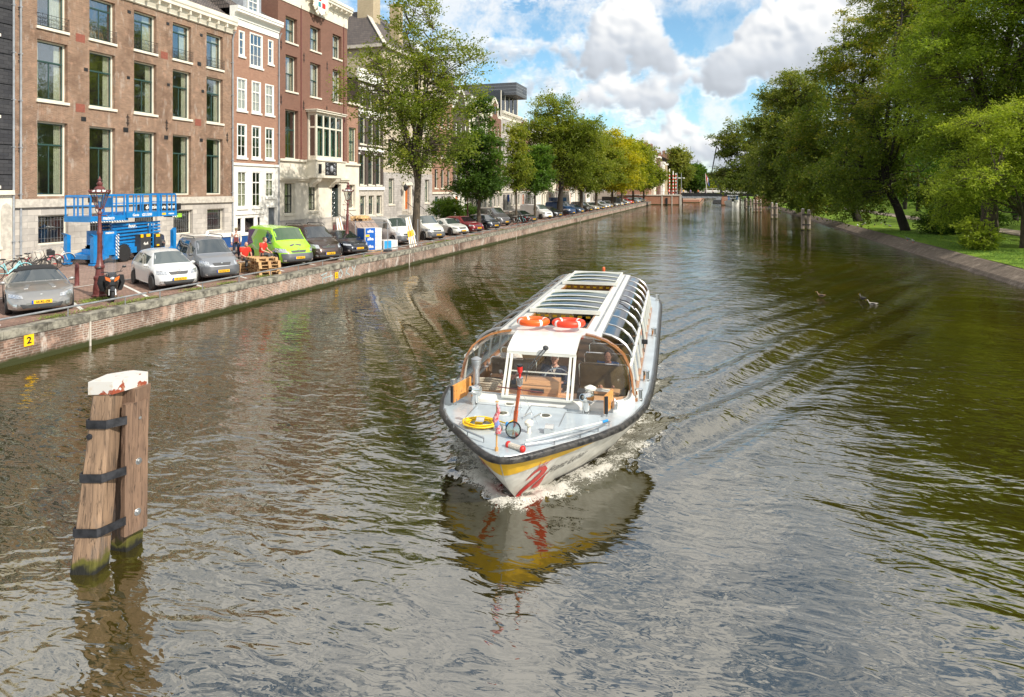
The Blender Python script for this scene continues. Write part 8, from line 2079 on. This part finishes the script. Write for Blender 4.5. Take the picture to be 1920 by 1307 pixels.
# ------------------------------------------------------------ ducks and birds
for k, (x_, y_, hd) in enumerate(DUCKS):
    o = thing('duck', ('brown duck swimming farthest left ahead of its own ripples', 'dark duck swimming upper right of the other swimmers', 'pale duck swimming nearest to the camera')[k], 'duck', (x_, y_, .02), hd, 'ducks swimming on the canal'); o.scale = (.85,)*3
    col = (pm('duck_brown', (.16, .10, .06), .8, var=.4, vs=30), pm('duck_dark', (.04, .035, .03), .7), pm('duck_grey', (.32, .29, .25), .8, var=.3, vs=30))[k]
    b = MB(); rows = []
    for x__, r_, z_ in ((-.26, .005, .12), (-.2, .04, .10), (-.1, .085, .06), (.03, .10, .05), (.12, .075, .07), (.17, .045, .12), (.19, .034, .18), (.215, .042, .225), (.25, .036, .235), (.28, .012, .225)): rows.append([(x__+.0*a, r_*math.cos(a*.6283), z_+r_*.85*math.sin(a*.6283)) for a in range(10)])
    b.grid(rows, closed=True); b.build('body', col, o, smooth=60)
    b = MB(); b.ell((.30, 0, .222), (.035, .016, .008), 6, 4); b.build('beak', M['plate_yellow'], o)
    b = MB(); 
    for s_ in (1, -1): b.ell((-.04, s_*.08, .085), (.12, .02, .045), 8, 5)
    b.build('wings', M['duck_dark'], o, smooth=60)
rr = random.Random(6)
for k, (px, py) in enumerate(((1640, 425), (1652, 422), (1668, 427), (1608, 426), (1618, 424), (1712, 456), (1702, 452), (1622, 422), (1660, 424))):
    Zc = 1200*4.25/(py-355); Xc = (px-960)/1200*Zc; x_, y_ = Xc*math.cos(YAW)-Zc*math.sin(YAW), Xc*math.sin(YAW)+Zc*math.cos(YAW)
    lab = '%s pigeon on the lawn left of the leaning trunk' % ['third from left, grey', 'sixth from left, white breasted', 'rightmost grey', 'leftmost white breasted', 'second from left, grey', '', '', 'fourth from left, white breasted', 'seventh from left, grey'][k] if k < 5 or k > 6 else ['white gull standing on the lawn edge in front of the leaning trunk', 'grey gull standing on the lawn edge beside the white gull'][k-5]
    o = thing('pigeon' if k not in (5, 6) else 'gull', lab, 'bird', (x_, y_, .77+max(0, x_-20)*.012), rr.uniform(0, 6), 'birds on the lawn')
    col = pm('bird_white', (.6, .6, .58), .8) if k % 2 else pm('bird_grey', (.18, .18, .2), .8)
    b = MB(); rows = [[(x__, r_*math.cos(a*.785), z_+r_*math.sin(a*.785)) for a in range(8)] for x__, r_, z_ in ((-.22, .01, .16), (-.1, .06, .17), (.03, .075, .19), (.10, .045, .24), (.13, .032, .29), (.17, .03, .31), (.22, .004, .30))]
    b.grid(rows, closed=True); b.build('body', col, o, smooth=60)
    b = MB(); b.tube([(0, .03, .12), (.01, .03, 0), (.06, .03, .0)], .008, 4); b.tube([(0, -.03, .12), (.01, -.03, 0), (.06, -.03, .0)], .008, 4); b.build('legs', M['red_paint'], o)
# people on the far bridge
cls = [red_shirt, white_cloth, pm('shirt_yellow', (.75, .5, .05), .8), blue_cloth, pm('shirt_orange', (.7, .2, .03), .8), navy, white_cloth, red_shirt]
for k in range(8):
    nm = ['red', 'white', 'yellow', 'blue', 'orange', 'navy', 'cream white', 'second red'][k]
    o = person('%s topped pedestrian on the bridge, number %d from the left' % (nm, k+1), (-13.5+k*2.3, 215+(k % 3), 3.2), R(-90+rr.uniform(-60, 60)), 'stand', cls[k], navy, dark_hair); o['group'] = 'pedestrians on the bridge'
# ------------------------------------------------------------ trees
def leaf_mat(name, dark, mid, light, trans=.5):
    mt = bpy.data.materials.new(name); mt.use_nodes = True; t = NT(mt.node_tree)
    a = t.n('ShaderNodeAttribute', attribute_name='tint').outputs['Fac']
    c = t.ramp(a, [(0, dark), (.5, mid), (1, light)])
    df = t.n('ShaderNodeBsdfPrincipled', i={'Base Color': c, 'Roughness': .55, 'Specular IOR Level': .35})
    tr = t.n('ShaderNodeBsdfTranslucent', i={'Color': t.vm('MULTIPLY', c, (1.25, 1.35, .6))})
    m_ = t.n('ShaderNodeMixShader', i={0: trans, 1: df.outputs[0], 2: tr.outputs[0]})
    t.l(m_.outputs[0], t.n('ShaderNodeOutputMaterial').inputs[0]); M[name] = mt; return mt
leaf_mat('leaf_olive', (.07, .10, .012), (.16, .205, .022), (.32, .32, .04))
leaf_mat('leaf_dark', (.03, .07, .010), (.075, .14, .016), (.15, .23, .026))
leaf_mat('leaf_fresh', (.05, .10, .014), (.10, .19, .022), (.20, .28, .035))
leaf_mat('leaf_yellow', (.16, .17, .012), (.42, .38, .015), (.66, .52, .02))
leaf_mat('leaf_gold', (.13, .17, .014), (.29, .31, .02), (.52, .45, .025))
leaf_mat('leaf_bright', (.08, .12, .014), (.20, .27, .026), (.42, .47, .055))
leaf_mat('leaf_rust', (.06, .09, .010), (.145, .20, .02), (.42, .33, .05))
leaf_mat('leaf_grey', (.07, .105, .016), (.15, .19, .03), (.33, .31, .06))
bark = pm('bark', (.075, .058, .04), .95, var=.4, vs=7, bump=.8, bs=14, stretch=(1, 1, .25)); bark_d = pm('bark_dark', (.03, .024, .018), .95, var=.4, vs=7, bump=.8, bs=14)
def tree(name, label, x, y, base_z, trunk_h, trunk_r, ells, leaf, nclump, per, lsize, rc=1.0, seed=1, lean=(0, 0), group=None, barkm=None, flat=.6, droop=.0, limbs=9, shell=.55, cat='tree', gap=0.0, elong=2.0, tinth=.45):
    """ells: (dx, dy, z, rx, ry, rz) lobes of the crown; leaves sit in clumps carried on limbs and twigs"""
    rg = np.random.default_rng(seed); o = thing(name, label, cat, (x, y, base_z), 0, group)
    E_ = np.array(ells, float); ctr0 = E_[:, :3].mean(0)
    if nclump > 180:      # ragged outline: smaller boughs stand out of each lobe
        ex = []
        for e_ in E_:
            for _ in range(5):
                dd_ = rg.normal(size=3); dd_ /= np.linalg.norm(dd_); k_ = rg.uniform(.26, .46); ex.append([*(e_[:3]+dd_*e_[3:]*.88), *(e_[3:]*k_*np.array([1.15, 1.15, .75]))])
        E_[:, 3:] *= .90; E_ = np.vstack([E_, ex])
    vol = E_[:, 3]*E_[:, 4]*E_[:, 5]; pick = rg.choice(len(E_), nclump, p=vol/vol.sum())
    d = rg.normal(size=(nclump, 3)); d /= np.linalg.norm(d, axis=1)[:, None]
    r_ = (shell+(1-shell)*rg.random(nclump)**.6)*rg.uniform(.86, 1.08, nclump)
    r_[rg.random(nclump) < .25] *= .6
    cc = E_[pick, :3]+d*r_[:, None]*E_[pick, 3:]
    top = np.array([lean[0], lean[1], trunk_h]); fork = []
    b = MB()
    tp = [Vector((0, 0, -.3)), Vector((0, 0, .15)), Vector((lean[0]*.35, lean[1]*.35, trunk_h*.45)), Vector(top)]
    b.tube(tp, [trunk_r*1.5, trunk_r*1.12, trunk_r*.92, trunk_r*.78], 10)
    ctr = ctr0
    limb_pts = []; zt_ = cc[:, 2].max()
    for k in range(limbs):
        tgt = cc[rg.integers(nclump)]*1.0; tgt = ctr+(tgt-ctr)*.8
        if k == 0: tgt = cc[cc[:, 2].argmax()]*np.array([.9, .9, .97])
        st = np.array(Vector(tp[2]).lerp(tp[3], rg.uniform(.5, 1.0))) if k else top
        mid = st+(tgt-st)*.45+np.array([0, 0, abs(tgt[2]-st[2])*.16])+rg.normal(size=3)*.25
        pts = [st, st+(mid-st)*.5+rg.normal(size=3)*.12, mid, mid+(tgt-mid)*.5+rg.normal(size=3)*.2, tgt]
        rr_ = trunk_r*(.55 if k == 0 else rg.uniform(.28, .45)); b.tube([Vector(p) for p in pts], [rr_, rr_*.8, rr_*.6, rr_*.36, rr_*.12], 6)
        for i in range(4):
            for q in (0, .33, .66): limb_pts.append(pts[i]+(pts[i+1]-pts[i])*q)
        limb_pts.append(pts[-1])
    LP = np.array(limb_pts)
    for c_ in cc:
        dd = np.linalg.norm(LP-c_, axis=1)+np.maximum(0, LP[:, 2]-c_[2])*.8; j = int(dd.argmin()); p0 = LP[j]
        m_ = (p0+c_)/2+rg.normal(size=3)*.18+np.array([0, 0, .15]); b.tube([Vector(p0), Vector(m_), Vector(c_)], [trunk_r*.10+.012, trunk_r*.06+.008, .008], 4, cap=False)
    b.build('trunk', barkm or bark, o, smooth=50)
    # leaves
    n = nclump*per; ci = np.repeat(np.arange(nclump), per)
    rcl = rc*rg.uniform(.6, 1.35, nclump)
    g_ = rg.normal(size=(n, 3))*np.array([.5, .5, .5*flat]); 
    out = cc-ctr; out /= (np.linalg.norm(out, axis=1)[:, None]+1e-6)
    pos = cc[ci]+g_*rcl[ci][:, None]
    # sprays: pull leaves on to drooping twigs
    nt = 7; tw = rg.normal(size=(nclump, nt, 3)); tw[:, :, 2] = tw[:, :, 2]*.45-droop; tw += out[:, None, :]*.6
    tw /= np.linalg.norm(tw, axis=2)[:, :, None]; ti = rg.integers(0, nt, n); along = rg.random(n)**.7
    spray = cc[ci]+tw[ci, ti]*(along*rcl[ci]*1.15)[:, None]-np.array([0, 0, 1])*(along**2*rcl[ci]*(.12+droop*.5))[:, None]+rg.normal(size=(n, 3))*.10*rc
    use = rg.random(n) < .72; pos[use] = spray[use]
    u = rg.normal(size=(n, 3)); u[:, 2] = u[:, 2]*.5-droop*.6; u += tw[ci, ti]*.8; u /= np.linalg.norm(u, axis=1)[:, None]
    w_ = rg.normal(size=(n, 3)); w_[:, 2] *= .5; w_ = w_-u*(w_*u).sum(1)[:, None]; w_ /= np.linalg.norm(w_, axis=1)[:, None]
    L_ = lsize*rg.uniform(.6, 1.3, n)[:, None]; Wd = L_/elong
    V_ = np.stack([pos-u*L_*.5, pos+w_*Wd*.5, pos+u*L_*.5, pos-w_*Wd*.5], 1).reshape(-1, 3)
    me = np_mesh('crown', V_, np.arange(n*4).reshape(-1, 4))
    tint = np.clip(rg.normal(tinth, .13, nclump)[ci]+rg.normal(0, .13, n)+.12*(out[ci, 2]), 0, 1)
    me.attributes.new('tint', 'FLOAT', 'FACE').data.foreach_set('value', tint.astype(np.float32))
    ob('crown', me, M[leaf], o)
    return o
GL_ = 'street trees along the left quay'; GR = 'park trees on the right bank'
T0 = STREET
def TX(px, x): return yline(px, x)
# left bank, near to far
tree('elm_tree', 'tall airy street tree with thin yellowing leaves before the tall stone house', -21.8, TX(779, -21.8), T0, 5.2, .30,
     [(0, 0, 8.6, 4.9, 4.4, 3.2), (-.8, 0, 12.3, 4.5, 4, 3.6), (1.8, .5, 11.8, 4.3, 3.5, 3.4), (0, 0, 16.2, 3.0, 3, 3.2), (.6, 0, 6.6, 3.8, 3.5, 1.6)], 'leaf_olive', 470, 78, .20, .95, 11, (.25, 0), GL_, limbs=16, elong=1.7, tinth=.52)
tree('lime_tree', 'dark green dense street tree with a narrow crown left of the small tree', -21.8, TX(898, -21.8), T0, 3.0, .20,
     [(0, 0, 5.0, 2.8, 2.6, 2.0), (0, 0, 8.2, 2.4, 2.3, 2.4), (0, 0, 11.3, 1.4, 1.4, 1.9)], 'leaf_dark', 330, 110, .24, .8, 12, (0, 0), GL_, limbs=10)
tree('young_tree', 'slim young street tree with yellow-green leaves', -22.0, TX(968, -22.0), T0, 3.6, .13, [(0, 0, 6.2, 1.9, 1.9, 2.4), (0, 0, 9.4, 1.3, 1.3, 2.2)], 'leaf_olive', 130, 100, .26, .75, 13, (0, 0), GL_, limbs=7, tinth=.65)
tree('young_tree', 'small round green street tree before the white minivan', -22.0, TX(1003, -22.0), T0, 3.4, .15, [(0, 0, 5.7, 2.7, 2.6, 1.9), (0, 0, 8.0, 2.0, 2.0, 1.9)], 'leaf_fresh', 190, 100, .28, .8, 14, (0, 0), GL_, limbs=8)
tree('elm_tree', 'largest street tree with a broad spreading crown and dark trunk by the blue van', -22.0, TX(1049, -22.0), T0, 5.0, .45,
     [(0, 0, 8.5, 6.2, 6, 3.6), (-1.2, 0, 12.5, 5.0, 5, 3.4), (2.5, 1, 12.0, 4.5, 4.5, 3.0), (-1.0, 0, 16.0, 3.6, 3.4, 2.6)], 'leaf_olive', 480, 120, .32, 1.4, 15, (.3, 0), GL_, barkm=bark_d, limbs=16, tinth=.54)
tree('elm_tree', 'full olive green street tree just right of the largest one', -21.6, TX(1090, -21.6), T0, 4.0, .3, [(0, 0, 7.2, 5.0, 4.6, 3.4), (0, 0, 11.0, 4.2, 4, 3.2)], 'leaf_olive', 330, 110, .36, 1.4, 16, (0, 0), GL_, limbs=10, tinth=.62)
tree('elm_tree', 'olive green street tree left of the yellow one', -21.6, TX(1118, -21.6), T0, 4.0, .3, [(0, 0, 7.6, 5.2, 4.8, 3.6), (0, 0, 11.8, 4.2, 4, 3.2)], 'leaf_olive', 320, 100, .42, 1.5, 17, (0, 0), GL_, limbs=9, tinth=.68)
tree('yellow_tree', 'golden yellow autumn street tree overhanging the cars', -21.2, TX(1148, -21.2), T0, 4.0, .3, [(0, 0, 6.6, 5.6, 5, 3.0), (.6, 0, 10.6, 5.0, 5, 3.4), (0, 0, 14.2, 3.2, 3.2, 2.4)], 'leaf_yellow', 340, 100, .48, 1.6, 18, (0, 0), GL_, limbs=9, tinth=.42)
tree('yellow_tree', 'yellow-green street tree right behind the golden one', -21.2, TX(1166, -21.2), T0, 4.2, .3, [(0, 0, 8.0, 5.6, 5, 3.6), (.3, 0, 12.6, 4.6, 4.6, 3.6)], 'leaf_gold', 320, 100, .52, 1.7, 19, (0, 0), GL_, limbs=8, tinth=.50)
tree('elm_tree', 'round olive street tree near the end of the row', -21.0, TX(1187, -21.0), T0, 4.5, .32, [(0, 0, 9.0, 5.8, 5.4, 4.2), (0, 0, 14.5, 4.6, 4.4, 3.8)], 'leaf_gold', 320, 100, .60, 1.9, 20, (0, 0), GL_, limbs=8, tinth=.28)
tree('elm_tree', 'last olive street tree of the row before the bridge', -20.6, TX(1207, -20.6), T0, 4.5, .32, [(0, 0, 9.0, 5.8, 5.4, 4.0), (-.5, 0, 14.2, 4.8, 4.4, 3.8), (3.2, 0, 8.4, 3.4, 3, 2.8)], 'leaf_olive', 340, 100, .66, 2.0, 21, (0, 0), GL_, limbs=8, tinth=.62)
tree('hedge_bush', 'leafy green bush before the tall stone house steps', -26.5, TX(836, -26.5), T0, .8, .06, [(0, -.9, 1.9, 1.5, 1.3, 1.0), (0, .7, 2.0, 1.5, 1.3, 1.1)], 'leaf_fresh', 130, 90, .18, .5, 31, (0, 0), None, limbs=6, cat='bush', tinth=.6)
tree('hedge_bush', 'small dark bush under the dark green street tree', -26.5, TX(876, -26.5), T0, .5, .06, [(0, 0, 1.2, 1.1, 1.1, .9)], 'leaf_dark', 70, 80, .18, .45, 32, (0, 0), None, limbs=5, cat='bush')
GB = 'trees beyond the bridge'
tree('far_tree', 'feathery green tree behind the striped poles beyond the bridge', -12.7, 266, T0, 6, .5, [(0, 0, 10, 5, 5, 5), (0, 0, 16.5, 4.4, 4.4, 4.0)], 'leaf_grey', 220, 90, .8, 2.2, 22, (0, 0), GB, limbs=7, tinth=.6)
tree('far_tree', 'dense dark green tree right of the feathery one beyond the bridge', -6.9, 282, T0, 4, .5, [(0, 0, 7.5, 5, 5, 4.6), (.5, 0, 11.5, 3.8, 3.8, 3.2)], 'leaf_dark', 260, 90, .8, 2.0, 23, (0, 0), GB, limbs=7)
tree('far_tree', 'wide yellowing tree at the far end of the canal', -4, 395, T0, 3, .5, [(-5, 0, 6.5, 7, 5, 5), (5, 0, 6.5, 7, 5, 5), (0, 0, 9, 6, 5, 4)], 'leaf_gold', 300, 80, 1.0, 2.6, 24, (0, 0), GB, limbs=7, tinth=.5)
tree('far_tree', 'grey-green tree right of the bridge beyond the moored boat', 15, 300, T0, 4, .5, [(0, 0, 8, 8, 6, 6)], 'leaf_grey', 260, 80, .9, 2.6, 25, (0, 0), GB, limbs=7)
# right bank
RB = .72
tree('riverside_elm', 'rusty-topped tree overhanging the canal farthest along the right bank', 16.5, 190, RB, 7, .6,
     [(-7, 0, 8.5, 8.0, 7.5, 6.5), (-7.2, 0, 18.5, 7.6, 7, 6.0), (-12.5, 0, 17.5, 4.0, 4, 5.0), (0, 0, 10, 8, 7, 8)], 'leaf_grey', 640, 100, .52, 1.8, 41, (-1.5, 0), GR, limbs=20, tinth=.5, droop=.15)
tree('riverside_elm', 'slender open-topped tree rising behind the overhanging one on the right bank', 18, 158, RB, 9, .6,
     [(-3, 0, 11, 7.5, 7, 6), (-2.5, 0, 20.5, 6.6, 6, 6.0), (-1, 0, 26.5, 5.2, 4.6, 4.4)], 'leaf_grey', 520, 90, .46, 1.7, 42, (-.8, 0), GR, limbs=18, tinth=.6, droop=.1)
tree('riverside_elm', 'grey-green tree with low hanging boughs behind the mooring posts', 17.0, 125, RB, 5, .55,
     [(-3.6, 0, 6.5, 6.8, 6, 5.4), (-3.2, 0, 14, 6.8, 6, 5.6), (-2.2, 0, 21, 5.6, 5, 5.0)], 'leaf_grey', 640, 110, .40, 1.5, 43, (-1, 0), GR, limbs=18, tinth=.46, droop=.2)
tree('catkin_tree', 'dark tree with brownish seed tassels leaning over the water on the right', 18.5, 95, RB, 5, .5,
     [(-3.6, 0, 6.6, 6.4, 6, 5.0), (-3.0, -2, 3.2, 4, 4, 2.0), (-2.2, 0, 13.5, 6.6, 6, 5.4), (-.6, 0, 20.5, 5.6, 5, 4.6), (4, 2, 24.5, 5.5, 5, 6)], 'leaf_rust', 760, 120, .32, 1.35, 44, (-1.6, 0), GR, barkm=bark_d, limbs=20, tinth=.50, droop=.35)
tree('catkin_tree', 'big dark leaning tree whose trunk slants up from the lawn on the right', 18.9, 74.6, RB, 5.5, .42,
     [(-3.4, 0, 6.2, 5.2, 5, 4.0), (-3.8, -1, 3.2, 2.6, 3, 2.0), (4.0, -2, 4.8, 4, 4, 3.2), (-.8, 1, 12.0, 6.2, 6, 4.8), (3.4, 2, 17.5, 5.5, 6, 5.0), (3.0, 9, 27, 6.5, 6.5, 6.6)], 'leaf_rust', 820, 130, .27, 1.25, 45, (-2.3, -1), GR, barkm=bark_d, limbs=20, tinth=.44, droop=.35)
tree('feather_tree', 'huge bright feathery tree filling the upper right corner', 22.5, 64, RB, 8, .6,
     [(-2, 0, 15, 6.5, 6, 5.0), (1, 0, 20.5, 7, 7, 5.0), (2, 0, 10.5, 6.5, 6, 5), (-3.5, -1, 9.8, 4.6, 4.5, 3.2), (3, 0, 24, 6, 6, 5)], 'leaf_bright', 1050, 160, .26, 1.3, 46, (0, 0), GR, limbs=22, tinth=.58, droop=.15, flat=.45, elong=3.0)
tree('feather_tree', 'low bright green feathery tree drooping to the lawn at the right edge', 21.5, 55, RB, 2.6, .28,
     [(-2.6, 0, 5.2, 3.6, 3.6, 2.2), (-.6, 0, 8.6, 3.8, 4, 2.4), (1.9, -1, 6.8, 4.0, 4.2, 3.4), (-4.4, .6, 2.8, 1.5, 1.5, 1.6)], 'leaf_bright', 760, 130, .20, .95, 47, (0, 0), GR, limbs=14, tinth=.72, droop=.2, flat=.4, elong=3.0)
tree('feather_tree', 'green tree behind the low bright one at the right edge', 27, 60, RB, 6, .45,
     [(0, 0, 12.5, 6, 7, 6.5), (-1, 0, 20, 6.0, 6.5, 5.0)], 'leaf_bright', 480, 120, .28, 1.5, 48, (0, 0), GR, limbs=14, tinth=.5, flat=.45, elong=3.0)
tree('park_shrub', 'dark shrub on the lawn beneath the big trees', 21.8, 70, RB, .6, .1, [(-1, 0, 1.3, 2.4, 2.2, 1.3), (1.5, 0, 1.8, 2.8, 2, 1.7)], 'leaf_dark', 220, 110, .2, .7, 49, (0, 0), None, limbs=7, cat='shrub')
tree('park_shrub', 'light green shrub overhanging the bank edge at the right', 17.9, 52.5, RB, .4, .06, [(0, 0, .9, 1.2, 1.2, .8), (-.4, .3, 1.5, .9, .9, .8)], 'leaf_bright', 70, 110, .17, .5, 50, (0, 0), None, limbs=6, cat='shrub', tinth=.75)
tree('park_shrub', 'round dark shrub by the bank near the mooring posts', 17.2, 135, RB, .4, .1, [(0, 0, 1.6, 2.6, 2.6, 1.8)], 'leaf_dark', 120, 100, .4, 1.0, 51, (0, 0), None, limbs=5, cat='shrub')
# the park behind: one mass of trees nobody could count
rg = np.random.default_rng(77); nC = 1500; per = 80
cx = rg.uniform(34, 95, nC); cy_ = rg.uniform(35, 330, nC); hmax = 17+5*np.sin(cx*.21+cy_*.13)+3*np.sin(cy_*.4)
cz = rg.uniform(.02, 1, nC)**.6*hmax+1
ci = np.repeat(np.arange(nC), per); n = nC*per
pos = np.stack([cx, cy_, cz], -1)[ci]+rg.normal(size=(n, 3))*np.array([2.4, 2.4, 1.5])
u = rg.normal(size=(n, 3)); u /= np.linalg.norm(u, axis=1)[:, None]; w_ = rg.normal(size=(n, 3)); w_ -= u*(w_*u).sum(1)[:, None]; w_ /= np.linalg.norm(w_, axis=1)[:, None]
L_ = .85*rg.uniform(.6, 1.4, n)[:, None]; V_ = np.stack([pos-u*L_*.5, pos+w_*L_*.3, pos+u*L_*.5, pos-w_*L_*.3], 1).reshape(-1, 3)
me = np_mesh('park_wood', V_, np.arange(n*4).reshape(-1, 4)); me.attributes.new('tint', 'FLOAT', 'FACE').data.foreach_set('value', np.clip(rg.normal(.4, .15, nC)[ci]+rg.normal(0, .12, n), 0, 1).astype(np.float32))
ob('park_wood', me, M['leaf_dark'], label='dark mass of park trees behind the right bank', cat='wood', kind='stuff')
for k in range(16):
    b = MB(); x_, y_ = 34+rr.uniform(0, 10), 62+k*12.; b.tube([(0, 0, 0), (rr.uniform(-.3, .3), 0, 3), (0, 0, 9)], [.35, .28, .18], 8)
    pos_ = ['nearest', 'second', 'third', 'fourth', 'fifth', 'sixth', 'seventh', 'eighth', 'ninth', 'tenth', 'eleventh', 'twelfth', 'thirteenth', 'fourteenth', 'fifteenth', 'farthest'][k]
    o = thing('park_tree', '%s dark trunk at the edge of the park wood' % pos_, 'tree', (x_, y_, .9), 0, 'dark trunks at the edge of the park wood'); b.build('trunk', bark_d, o, smooth=50)
